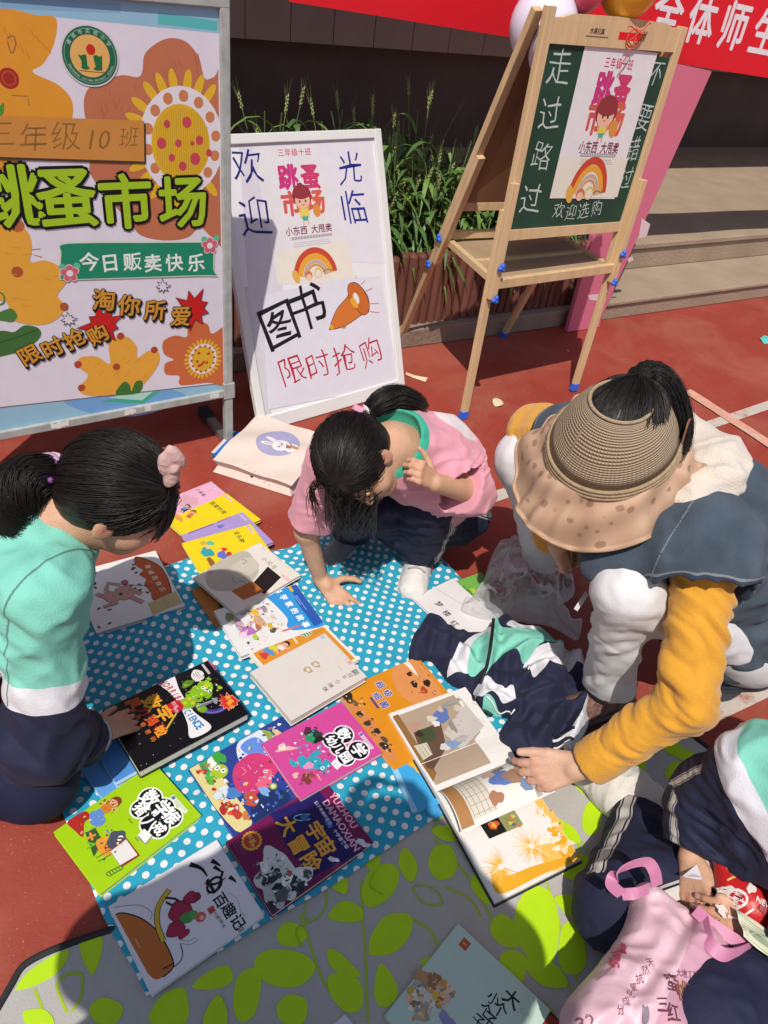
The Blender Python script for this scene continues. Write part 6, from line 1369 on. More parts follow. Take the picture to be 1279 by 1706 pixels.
def skin_(v, m, root):
    flesh(v, 'body', m, root, dict(flush=flush), it=1)
    for p, d, n, r in TIPS:
        mb = MB(); w = np.cross(d, n); P = [p + d * (a * r * 1.1) + w * (b * r * .68 * (1 - .25 * abs(a))) + n * (r * (.93 - .22 * b * b - .10 * max(0, a) ** 2)) for a in (-.7, -.2, .3, .9) for b in (-1, 0, 1)]
        mb.add(P, [(i * 3 + j, i * 3 + j + 1, i * 3 + j + 4, i * 3 + j + 3) for i in range(3) for j in range(2)]); mb.build('fingernail', [mat('fingernail', (.66, .40, .33), rough=.28, var=.03)], root, True)
    JOINTS.clear(); TIPS.clear()

def head_(vol, C, fr, s):
    L, Fw, U = fr; p = lambda l, f, u: C + (L * l + Fw * f + U * u) * s
    vol.ell(p(0, -.006, .022), np.array([.074, .092, .084]) * s, fr, .01); vol.ell(p(0, .028, -.034), np.array([.058, .066, .078]) * s, fr, .03 * s)
    vol.ell(p(0, .060, -.086), np.array([.028, .026, .022]) * s, fr, .035 * s); vol.ell(p(.034, .052, -.040), np.array([.026, .030, .028]) * s, fr, .02 * s); vol.ell(p(-.034, .052, -.040), np.array([.026, .030, .028]) * s, fr, .02 * s)
    for g in (-1, 1): vol.ell(p(g * .031, .098, .002), np.array([.017, .014, .011]) * s, fr, .014 * s, 'sub')
    vol.cone(p(0, .088, .008), p(0, .104, -.034), .0065 * s, .0105 * s, .014 * s); vol.ell(p(.010, .094, -.036), np.array([.007, .007, .006]) * s, fr, .006 * s); vol.ell(p(-.010, .094, -.036), np.array([.007, .007, .006]) * s, fr, .006 * s)
    for g in (-1, 1): vol.ell(p(g * .030, .082, .001), np.array([.0125, .0115, .0105]) * s, fr, .004 * s)
    vol.ell(p(0, .092, -.060), np.array([.021, .008, .0055]) * s, fr, .006 * s); vol.ell(p(0, .090, -.069), np.array([.018, .008, .0062]) * s, fr, .006 * s)
    for g in (-1, 1):
        ax = np.array([nz(L + Fw * .35 * g), nz(Fw - L * .35 * g), U]); vol.ell(p(g * .077, .000, -.016), np.array([.009, .020, .031]) * s, ax, .012 * s); JOINTS.append((p(g * .085, .004, -.012), .026 * s)); vol.ell(p(g * .088, .008, -.012), np.array([.006, .011, .018]) * s, ax, .006 * s, 'sub')
def hand_(vol, W, d, n, th, s, curl=(.2, .25, .3, .35), thumb=(.6, .75, -.25), spread=.16, tc=.25):
    """W wrist, d finger direction, n back of the hand, th side of the thumb; curl bends fingers towards -n"""
    d = nz(d); n = nz(n - d * (n @ d)); th = nz(th - d * (th @ d) - n * (th @ n))
    off = (.030, .010, -.010, -.028); kl = (.088, .091, .086, .078); fl = (.070, .078, .072, .056); rr = (.0088, .0090, .0086, .0076)
    for i in range(4):
        o = th * off[i] * s; k = W + d * kl[i] * s + o; vol.cone(W + o * .45, k, .0145 * s, .0104 * s, .009 * s, flat=(n, .85))
        fd = nz(d + th * spread * (1.5 - i) / 1.5 * .6); a = curl[i] * .8; p = k; r = rr[i] * s
        for j, q in enumerate((.46, .30, .24)):
            dd = fd * math.cos(a) - n * math.sin(a); e = p + dd * fl[i] * q * s
            vol.cone(p, e, r * (1.08 - .1 * j), r * (.98 - .1 * j), .006 * s if j == 0 else .002); JOINTS.append((p + n * r, r * 1.15)); n_f = n * math.cos(a) + fd * math.sin(a); p = e; a += curl[i]
        TIPS.append((p - dd * r * .1, dd, n_f, r * .93)); JOINTS.append((p, r * 1.3))
    b = W + d * .020 * s + th * .022 * s - n * .004 * s; td = nz(d * thumb[0] + th * thumb[1] + n * thumb[2]); p = b; r = .0135 * s
    for j, q in enumerate((.040, .032, .026)):
        e = p + td * q * s; vol.cone(p, e, r, r * .88, .010 * s if j == 0 else .003); p = e; r *= .86; td = nz(td + d * tc - th * tc * .8)
def hair_cap(vol, C, fr, s, grow=.010, face=True):
    L, Fw, U = fr; p = lambda l, f, u: C + (L * l + Fw * f + U * u) * s
    vol.ell(p(0, -.010, .026), (np.array([.076, .094, .086]) + grow) * s, fr, .01); vol.ell(p(0, -.045, -.025), (np.array([.060, .050, .055]) + grow * .6) * s, fr, .03 * s)
def tresses(mb, C, fr, s, tie, n, seed, grow=.0135, lo=-.35, face_cut=.62, r=.0005, flt=None):
    """hair strands combed over the skull from the hairline to the tie"""
    rd = random.Random(seed); L, Fw, U = fr; c0 = C + (Fw * -.010 + U * .026) * s; rad = (np.array([.076, .094, .086]) + grow) * s
    def to_l(v): return np.array([v @ L, v @ Fw, v @ U]) / rad
    tl = nz(to_l(tie - c0))
    for _ in range(n):
        for _ in range(30):
            v = nz(np.array([rd.gauss(0, 1), rd.gauss(0, 1), rd.gauss(0, 1)]))
            if v[2] > lo - .25 * (v[1] < -.2) and not (v[1] > face_cut * .9 and v[2] < .35) and v @ tl < .93 and (flt is None or flt(v)): break
        P = []; k = 9; om = math.acos(max(-1, min(1, v @ tl))); sg_ = 1 + rd.uniform(-.012, .026) + (rd.random() < .05) * rd.uniform(.02, .06); wv = rd.uniform(-.06, .06)
        for i in range(k):
            t = i / (k - 1); q = (v * math.sin((1 - t) * om) + tl * math.sin(t * om)) / math.sin(om); q = nz(q + np.cross(q, tl) * wv * math.sin(t * math.pi)); q = q * rad * (sg_ + .004 * math.sin(t * 9 + wv * 50))
            P.append(c0 + L * q[0] + Fw * q[1] + U * q[2])
        mb.tube(P, [r * (1 + .5 * math.sin(math.pi * i / (k - 1))) for i in range(k)], 3, 0, False)
def tail(mb, pts, r0, n, seed, r=.0006, flare=1.0, tip=.35, frizz=.006):
    rd = random.Random(seed); C_ = crom3(pts, 6); m = len(C_)
    for _ in range(n):
        a, q = rd.uniform(0, 6.28), math.sqrt(rd.random()); ln = rd.uniform(.72, 1.03); P = []; f1 = rd.uniform(-frizz, frizz); f2 = rd.uniform(-frizz, frizz)
        for i in range(11):
            t = min(1, i / 10 * ln); k = t * (m - 1); j = min(int(k), m - 2); p = C_[j] + (C_[j + 1] - C_[j]) * (k - j); d = nz(C_[j + 1] - C_[j]); e1 = nz(np.cross(d, [.31, .17, .93])); e2 = np.cross(d, e1)
            w = r0 * q * (.55 + .75 * math.sin(min(1, t * 1.7) * math.pi / 2)) * (1 - (1 - tip) * t ** 2) * flare
            P.append(p + e1 * (w * math.cos(a) + f1 * t * t) + e2 * (w * math.sin(a) + f2 * t * t))
        mb.tube(P, [r * (1 - .75 * (i / 10) ** 3) for i in range(11)], 3, 0, False)
def crom3(P, n=6):
    P = [np.asarray(p, float) for p in P]; N = len(P); o = []
    for i in range(N - 1):
        p0, p1, p2, p3 = P[max(i - 1, 0)], P[i], P[i + 1], P[min(i + 2, N - 1)]
        for k in range(n): t = k / n; o.append(.5 * ((2 * p1) + (p2 - p0) * t + (2 * p0 - 5 * p1 + 4 * p2 - p3) * t * t + (3 * p1 - p0 - 3 * p2 + p3) * t ** 3))
    o.append(P[-1]); return o
def hair_build(root, C, fr, s, tie, tailpts, r0, nt, ns, seed, extra=None, grow=.010, cutf=None, flt=None):
    lo_ = np.min(np.array([C - .16] + list(tailpts)), 0) - .05; hi_ = np.max(np.array([C + .16] + list(tailpts)), 0) + .05
    v = Vol(lo_, hi_, .004); hair_cap(v, C, fr, s, grow)
    L, Fw, U = fr
    v.ell(C + (Fw * .080 - U * .045) * s, np.array([.062, .062, .080]) * s, fr, .012, 'sub')       # face opening
    for g in (-1, 1): v.ell(C + (L * g * .085 + Fw * .018 - U * .030) * s, np.array([.030, .034, .040]) * s, fr, .012, 'sub')
    if cutf: cutf(v)
    v.cone(tie - nz(tie - C) * .02, tie, .030 * s, .018 * s, .03)
    T_ = crom3(tailpts, 4); m = len(T_)
    for i in range(m - 1): t = i / (m - 1); v.cone(T_[i], T_[i + 1], r0 * (.5 + .4 * math.sin(min(1, t * 1.7) * 1.57)) * (1 - .6 * t * t) * .85, r0 * (.5 + .4 * math.sin(min(1, (t + 1 / m) * 1.7) * 1.57)) * (1 - .6 * t * t) * .8, .01)
    I = v.band(); P = v.pts(I); q = P - C; u1 = nz(tie - C); e = nz(np.cross(u1, U + .01)); ang = np.arctan2(q @ e, q @ np.cross(u1, e)); v.d[I] -= (.0007 * np.sin(ang * 46 + 6 * vnoise(P * 30)) + .0005 * np.sin(ang * 95)).astype(np.float32)
    Vv, Q = v.surf(); Vv = relax(Vv, Q, 1)
    mb = MB(); tresses(mb, C, fr, s, tie, int(ns * 2.6), seed, grow + .0022, flt=flt); tail(mb, tailpts, r0, int(nt * 2.1), seed + 1)
    if extra: extra(mb)
    nV = len(Vv); VV = np.concatenate([Vv, np.array(mb.v)]); FF = [tuple(f) for f in Q.tolist()] + [tuple(i + nV for i in f) for f in mb.f]
    return link_mesh('hair', VV, FF, hairm, None, root, True)
def face_bits(root, C, fr, s):
    L, Fw, U = fr; p = lambda l, f, u: C + (L * l + Fw * f + U * u) * s
    for g in (-1, 1):
        mb = MB(); mb.tube([p(g * (.016 + .026 * i / 5), .096 - .010 * (i / 5) ** 2, .016 + .005 * math.sin(i / 5 * 3.1)) for i in range(6)], [.0018 * s] * 3 + [.0016 * s] * 2 + [.0006 * s], 5); mb.build('eyebrow', [hairm], root)
        mb = MB(); mb.tube([p(g * (.019 + .023 * i / 5), .0935 - .006 * abs(i / 5 - .45), .0005 - .0035 * math.sin(i / 5 * 3.1)) for i in range(6)], .0013 * s, 5); mb.build('eyelashes', [hairm], root)
    mb = MB(); mb.tube([p(-.017 + .034 * i / 6, .0985 - .008 * abs(i / 6 - .5) * 2, -.0645 - .001 * math.sin(i / 6 * 3.1)) for i in range(7)], [.001 * s, .002 * s, .0026 * s, .0026 * s, .0026 * s, .002 * s, .001 * s], 6); mb.build('lips', [mat('lips', (.42, .13, .11), rough=.45)], root)
def bbox(P, m): P = np.array(P); return P.min(0) - m, P.max(0) + m
def shoe_(name, root, heel, toe, h, m, sole_m, w=.042):
    d = nz(toe - heel); v = Vol(*bbox([heel, toe, heel + ZZ * h], .09), .003); L = np.linalg.norm(toe - heel)
    v.cone(heel + ZZ * .04, heel + d * L * .9 + ZZ * .028, w * .82, w * .86, .02, flat=(ZZ, .75)); v.cone(heel + ZZ * .03, heel + ZZ * h, w * .8, w * .72, .02); v.cone(heel + d * L * .25 + ZZ * h * .8, heel + d * L * .75 + ZZ * .045, w * .62, w * .5, .02)
    v.cut(heel + ZZ * .014, -ZZ, heel, 1.0); v.wrinkle(.0012, 60, 3); flesh(v, 'shoe', m, root)
    s_ = Vol(*bbox([heel, toe], .09), .003); s_.cone(heel + ZZ * .012, heel + d * L * .9 + ZZ * .012, w * .92, w * .97, .0, flat=(ZZ, .55)); s_.cut(heel + ZZ * .018, ZZ, heel, 1.0); s_.cut(heel + ZZ * .0025, -ZZ, heel, 1.0); flesh(s_, 'sole', sole_m, root)
whsole = mat('white_rubber', (.66, .65, .62), rough=.6, var=.06); whshoe = mat('white_leather', (.68, .65, .62), rough=.55, var=.07, vs=18, bump=.15)
def below(P, q): return P

# ------------------------------------------------------------------ woman in denim vest and sun visor
def woman():
    pel, waist, chest, nb = V3(.83, 1.345, .27), V3(.77, 1.325, .42), V3(.65, 1.285, .555), V3(.545, 1.265, .665)
    C = V3(.395, 1.215, .765); fr = frame_((-.75, -.55, -.3), (-.22, -.40, .86)); L, Fw, U = fr
    lat = V3(.566, -.826, 0); ls, rs = V3(.615, 1.125, .605), V3(.43, 1.43, .61)
    le, lw = at(1143, 1168, .38), at(982, 1272, .18); lh = at(876, 1298, .105)
    re, rw = at(893, 720, .52), at(930, 905, .42)
    lk, la = at(1043, 985, .49), at(1013, 1150, .075); rk, ra = at(872, 765, .47), at(915, 950, .075)
    lhp, rhp = pel + lat * .085, pel - lat * .085; fdir = nz(V3(-.8, -.42, 0))
    root = thing('person', 'squatting woman in a straw sun visor, denim vest and mustard sweater turning a book page', 'person', [.55, 1.35, 0])
    v = Vol(V3(.24, .84, 0), V3(1.02, 1.78, .90), .0034)
    head_(v, C, fr, 1.0); v.cone(C - U * .05 - Fw * .02, nb, .052, .058, .03)
    v.chain([nb, chest, waist, pel], [.07, .115, .105, .125], .05); v.cone(ls, rs, .055, .055, .04)
    for a, b, c, r in ((ls, le, lw, (.045, .038, .025)), (rs, re, rw, (.045, .038, .025))): v.chain([a, b, c], r, .015)
    v.chain([lhp, lk, la], [.078, .046, .032], .03); v.chain([rhp, rk, ra], [.078, .046, .032], .03)
    for a in (la, ra): v.cone(V3(a[0], a[1], .04), V3(a[0], a[1], .032) + fdir * .10, .026, .018, .02)
    d = nz(lh - lw); v.cone(lw, lw + d * .03, .026, .026, .01)
    hand_(v, lw + d * .020, d, nz(V3(.1, -.72, .70)), V3(-.05, .75, .45), .98, curl=(.42, .52, .62, .68), thumb=(.85, .42, .0), spread=.14, tc=.10)
    d2 = nz(at(965, 950, .33) - rw); hand_(v, rw, d2, nz(V3(.2, -.8, .5)), V3(.8, .2, .2), .95, curl=(.5, .55, .6, .6), spread=.05)
    skin_(v, skinB, root)
    face_bits(root, C, fr, 1.0)
    # trousers
    t = Vol(V3(.24, .98, .05), V3(1.04, 1.78, .62), .0042)
    for h_, k_, a_ in ((lhp, lk, la), (rhp, rk, ra)):
        t.chain([h_, k_], [.100, .068], .04); cuf = k_ + (a_ - k_) * .86; t.chain([k_, cuf], [.067, .058], .03); t.cone(cuf + (k_ - a_) * .05, cuf, .064, .066, .006)
    t.cone(lhp, rhp, .115, .115, .05)
    for h_, k_, a_, sd in ((lhp, lk, la, 1), (rhp, rk, ra, 2)): t.fold(h_, k_, -.0035, 8, sd, .13); t.fold(k_, a_, -.0085, 8, sd + 3, .12, 3.5)
    t.wrinkle(-.002, 30, 5)
    for k_, a_ in ((lk, la), (rk, ra)): p = k_ + (a_ - k_) * .885; t.cut(p, a_ - k_, p, .09)
    flesh(t, 'trousers', whitet, root, it=5)
    # patterned knit slip-on shoes
    brn = mat('brown_lace_shoe', (.16, .085, .065), rough=.8, var=.8, vs=70, bump=.8, bs=120)
    for a in (la, ra): shoe_('shoe', root, V3(a[0], a[1], 0) - fdir * .045, V3(a[0], a[1], 0) + fdir * .17, .085, brn, mat('brown_sole', (.10, .07, .055), rough=.8))
    # mustard sweater: both sleeves and the body under the vest
    w = Vol(V3(.24, .82, .12), V3(1.0, 1.65, .74), .0040)
    w.chain([nb - ZZ * .03, chest, waist, pel + ZZ * .06], [.078, .128, .118, .125], .05); w.cone(ls, rs, .066, .066, .04)
    dl = nz(le - lw); w.chain([ls, le], [.066, .060], .03); w.chain([le, lw + dl * .05], [.059, .047], .03); w.cone(lw + dl * .055, lw + dl * .0, .049, .046, .006)
    w.chain([rs, re, rw], [.072, .066, .048], .03)
    w.fold(ls, le, -.0115, 12, 3, .12, 4); w.fold(le, lw + dl * .05, -.0075, 11, 7, .11, 3.5); w.wrinkle(-.005, 24, 4, c=le, rad=.13); w.fold(rs, re, .007, 9, 5, .12); w.fold(re, rw, .006, 9, 6, .1)
    # ribbed cuff
    I = w.band(); P = w.pts(I); tt, dist = seg_t(P, lw, lw + dl * .065); q = P - lw; e1 = nz(np.cross(dl, ZZ)); e2 = np.cross(dl, e1); ang = np.arctan2(q @ e2, q @ e1)
    w.d[I] -= (.0013 * np.sin(ang * 44) * ((tt > -.2) & (tt < 1) & (dist < .09))).astype(np.float32)
    w.cut(lw - dl * .004, -dl, lw, .08); dr = nz(rw - re); w.cut(rw, dr, rw, .08)
    flesh(w, 'sweater', mustard, root)
    # denim vest with open armholes
    j = Vol(V3(.30, .98, .12), V3(1.04, 1.62, .78), .0042); jd = nz(chest - nb)
    j.chain([nb - ZZ * .05 + jd * .01, chest, waist, pel + V3(.02, 0, .02), pel + V3(.045, .01, -.06)], [.085, .152, .146, .160, .150], .06); j.cone(ls - lat * .02, rs + lat * .02, .092, .090, .05); ad = nz(le - ls); ar = nz(re - rs); j.cone(ls, ls + ad * .05, .092, .096, .03); j.cone(rs, rs + ar * .07, .09, .09, .03); j.cone(ls, at(1012, 930, .53), .078, .046, .04)
    j.cut(pel + V3(.02, .0, -.115), nz(V3(.25, .05, -1)), pel, .5); j.cut(waist + fdir * .34 - ZZ * .06, nz(fdir * .9 - ZZ * .4), waist, .6)
    j.wrinkle(.010, 9, 2); j.wrinkle(.0055, 22, 8); j.fold(chest, pel, .010, 7, 4, .25)
    ap = ls - ad * .012; j.cone(ap + ad * .11, ap + ad * .30, .108, .11, .012, 'sub'); aq = rs + ar * .07; j.cone(aq + ar * .10, aq + ar * .3, .10, .10, .005, 'sub')
    def hole(V): return np.minimum(*[seg_t(V, c + d * .11, c + d * .30)[1] - .108 for c, d in ((ap, ad), (aq, ar))])
    flesh(j, 'vest', denim, root, dict(seam=lambda V: .011 - hole(V), stitch=lambda V: .0013 - np.abs(hole(V) - .0125), stitch_b=lambda V: .0016 - np.abs((V - ls) @ nz(lat - fdir * .3) + .055 + .01 * np.sin(V[:, 2] * 9))), it=6)
    # cream hood lying on the back of the neck
    hc = at(1160, 795, .675); h = Vol(hc - .24, hc + .22, .004); bk = nz(nb - C); bk[2] = 0; bk = nz(bk)
    h.ell(hc + V3(.005, 0, -.01), V3(.088, .105, .055), None, .03)
    ring = [nb + (lat * math.cos(a) * .088 + nz(V3(.82, .55, .15)) * math.sin(a) * .085) + ZZ * (.02 + .02 * math.sin(a)) for a in np.linspace(-.75, math.pi + .75, 14)]
    h.chain(ring, [.026 + .012 * math.sin(math.pi * i / 13) for i in range(14)], .035); h.wrinkle(.010, 13, 3); h.wrinkle(.004, 34, 6); flesh(h, 'hood', cream, root)
    # hair and ponytail
    tie = at(1047, 662, .845); hair_build(root, C, fr, 1.0, tie, [tie, at(1066, 630, .868), at(1094, 632, .868), at(1122, 672, .835), at(1134, 728, .785), at(1120, 778, .735)], .029, 420, 420, 5, grow=.005, cutf=lambda v: v.cut(C + U * .066, -U * .85 + Fw * .5, C, .16), flt=lambda v: v[2] > .62 + .45 * v[1])
    mb = MB(); d = nz(at(1066, 630, .868) - tie); e1 = nz(np.cross(d, ZZ)); e2 = np.cross(d, e1)
    mb.tube([tie + d * .004 + (e1 * math.cos(a) + e2 * math.sin(a)) * .019 for a in np.linspace(0, 6.3, 20)], .006, 8, 0, False); mb.build('hair_tie', [hairm], root, True)
    # sun visor: knitted crown band, printed brim, closing strap
    straw = bpy.data.materials.new('straw_knit'); straw.use_nodes = True; tn = straw.node_tree; bs = tn.nodes['Principled BSDF']; bs.inputs['Roughness'].default_value = .8
    uv = node(tn, 'ShaderNodeUVMap'); sx = node(tn, 'ShaderNodeSeparateXYZ'); tn.links.new(uv.outputs[0], sx.inputs[0])
    s1 = math_(tn, 'SINE', math_(tn, 'MULTIPLY', sx.outputs[1], 2 * math.pi * 28)); s2 = math_(tn, 'SINE', math_(tn, 'MULTIPLY', sx.outputs[0], 2 * math.pi * 90))
    hgt = math_(tn, 'MULTIPLY', math_(tn, 'ADD', s1, 1), math_(tn, 'ADD', s2, 1.4)); f = math_(tn, 'MULTIPLY', hgt, .25)
    tn.links.new(cmix(tn, f, (.33, .245, .155), (.52, .40, .27)), bs.inputs['Base Color']); bp = node(tn, 'ShaderNodeBump'); bp.inputs['Strength'].default_value = .55; bp.inputs['Distance'].default_value = .003; tn.links.new(hgt, bp.inputs['Height']); tn.links.new(bp.outputs[0], bs.inputs['Normal'])
    cen = C + U * .030 - Fw * .010
    def vis(phi, hgt_, r, r2=None): return cen + (Fw * math.cos(phi) * r * 1.12 + L * math.sin(phi) * r) + U * hgt_
    n = 96; rows = [(.082, .051), (.069, .060), (.045, .075), (.015, .091), (-.012, .102), (-.036, .110)]; Vv = []; Fs = []; UV = []
    for off in (0, .004):
        for k, (hh, r) in enumerate(rows):
            for i in range(n):
                ph = 2 * math.pi * i / n; Vv.append(vis(ph, hh - (.012 * (1 - math.cos(ph)) * .5 if k < 2 else 0) + .012 * math.cos(ph) * (k < 3), r - off)); UV.append((i / n, k / 5))
    m = len(rows)
    for o in (0, 1):
        for k in range(m - 1):
            for i in range(n): q = o * m * n + k * n; f_ = (q + i, q + (i + 1) % n, q + n + (i + 1) % n, q + n + i); Fs.append(f_ if o else f_[::-1])
    for k in (0, m - 1):
        for i in range(n): a, b = k * n + i, k * n + (i + 1) % n; f_ = (a, b, b + m * n, a + m * n); Fs.append(f_ if k == 0 else f_[::-1])
    vo = link_mesh('sun_visor', Vv, Fs, straw, None, root, True, uv=UV)
    mb = MB()
    for hh, r, tr in ((-.039, .1115, .0042), (-.047, .1135, .0042), (-.055, .1155, .0042)): mb.tube([vis(2 * math.pi * i / 80, hh, r) for i in range(81)], tr, 8, 0, False)
    mb.tube([vis(2 * math.pi * i / 80, .082 - .012 * (1 - math.cos(2 * math.pi * i / 80)) * .5 + .012 * math.cos(2 * math.pi * i / 80), .0505) for i in range(81)], .0035, 6, 0, False)
    band = mb.build('band', [mat('straw_cord', (.36, .26, .155), rough=.8, var=.2, vs=90, bump=.4, bs=300)], root, True); band.parent = vo; band.matrix_parent_inverse = Matrix()
    brimm = bpy.data.materials.new('printed_tan_brim'); brimm.use_nodes = True; tn = brimm.node_tree; bs = tn.nodes['Principled BSDF']; bs.inputs['Roughness'].default_value = .7
    uv = node(tn, 'ShaderNodeUVMap'); vr = node(tn, 'ShaderNodeTexVoronoi'); vr.inputs['Scale'].default_value = 1.0; vr.inputs['Randomness'].default_value = .75; tn.links.new(uv.outputs[0], vr.inputs['Vector'])
    no = node(tn, 'ShaderNodeTexNoise'); no.inputs['Scale'].default_value = 3; tn.links.new(uv.outputs[0], no.inputs[0])
    d_ = math_(tn, 'ADD', vr.outputs['Distance'], math_(tn, 'MULTIPLY', no.outputs[0], .25)); mr = node(tn, 'ShaderNodeMapRange'); mr.inputs[1].default_value = .47; mr.inputs[2].default_value = .40; tn.links.new(d_, mr.inputs[0])
    tn.links.new(cmix(tn, math_(tn, 'MULTIPLY', mr.outputs[0], .75), (.49, .315, .205), (.25, .125, .08)), bs.inputs['Base Color'])
    n = 150; K_ = 12; Vv = []; Fs = []; UV = []; gap = .55
    for o in (0, .003):
        for k in range(K_ + 1):
            t_ = k / K_
            for i in range(n + 1):
                ph = -math.pi + gap + (2 * math.pi - 2 * gap) * i / n; rd_ = .114 + (.050 + .012 * math.cos(ph)) * t_ * min(1, (math.pi - gap - abs(ph)) * 2.2 + .25)
                dro = .052 + (.080 + .026 * math.cos(ph)) * t_ * (.6 + .4 * t_); wv = .014 * t_ * math.sin(ph * 6 + 1.2) + .009 * t_ * math.sin(ph * 17 + 2 * math.sin(ph * 3)) + .004 * math.sin(t_ * 9 + ph * 5)
                Vv.append(vis(ph, -dro + wv - o, rd_ + wv * .4)); UV.append((ph * 5.5, t_ * 4.2))
    m = (K_ + 1) * (n + 1)
    for o in (0, 1):
        for k in range(K_):
            for i in range(n): q = o * m + k * (n + 1) + i; f_ = (q, q + 1, q + n + 2, q + n + 1); Fs.append(f_ if o else f_[::-1])
    for i in range(n): a = K_ * (n + 1) + i; Fs.append((a, a + 1, a + 1 + m, a + m))
    br = link_mesh('brim', Vv, Fs, brimm, None, root, True, uv=UV); br.parent = vo
    mb = MB(); rim = [np.array(Vv[K_ * (n + 1) + i]) for i in range(n + 1)]; mb.tube(rim, .0028, 6); q = mb.build('brim_edge', [mat('tan_piping', (.42, .27, .17), rough=.7)], root, True); q.parent = vo
    mb = MB(); a = vis(math.pi - .55, -.02, .118); b = at(1148, 722, .775); mb.ribbon(bez([vis(math.pi - .9, .0, .112), a, a * .4 + b * .6 + ZZ * .012, b], 9), [.03, .034, .034, .032, .030, .028, .026, .02, .008], U, .003); q = mb.build('strap', [mat('brown_leather_strap', (.27, .115, .065), rough=.6, var=.15)], root); q.parent = vo
    # banknotes and a card held in the right hand
    return dict(lh=lh, lw=lw, rw=rw)
WJ = woman()
MINT, WHT = (.20, .57, .45), (.66, .65, .68)
def jacket_mat(name): return region_mat(name, MINT, [('white_panel', WHT), ('navy_panel', navyc), ('seam', (.10, .24, .20))], rough=.78, bump=.22, bs=330, sheen=.02)
def cuff_(root, p, d, r, name='cuff'):
    mb = MB(); d = nz(d); e1 = nz(np.cross(d, [.2, .3, .9])); e2 = np.cross(d, e1)
    cols = [mat('navy_rib', (.010, .011, .03), rough=.85), mat('white_rib', (.55, .54, .54), rough=.85)]
    for k in range(6): mb.tube([p + d * (k * .0075) + (e1 * math.cos(a) + e2 * math.sin(a)) * (r + .0015 * math.sin(k * 2)) for a in np.linspace(0, 2 * math.pi, 28)], .0048, 6, 1 if k in (2, 4) else 0, False)
    mb.build(name, cols, root, True)
def striped(segs, w):
    """stripe along limbs: segs = (start, end, outward direction)"""
    def lat_(V):
        best = np.full(len(V), 9.); o = np.full(len(V), 9.)
        for a, b, n in segs:
            a = np.asarray(a); ax = nz(np.asarray(b) - a); n = nz(n - ax * (n @ ax)); sd_ = np.cross(ax, n); t, d = seg_t(V, a, b); q = V - a; e = np.where((q @ n > 0) & (t > -.02), np.abs(q @ sd_), 9.); m = d < best; o[m] = e[m]; best[m] = d[m]
        return o
    return dict(stripe_edge=lambda V: w * 1.75 - lat_(V), stripe_mid=lambda V: w * 1.35 - lat_(V), stripe_white=lambda V: w - lat_(V))
STRIPES = [('stripe_edge', (.42, .40, .37)), ('stripe_mid', (.008, .008, .012)), ('stripe_white', (.56, .53, .48))]
navys = region_mat('navy_jersey_striped', navyc, STRIPES, rough=.8, bump=.2, bs=380, sheen=0., var=.15)

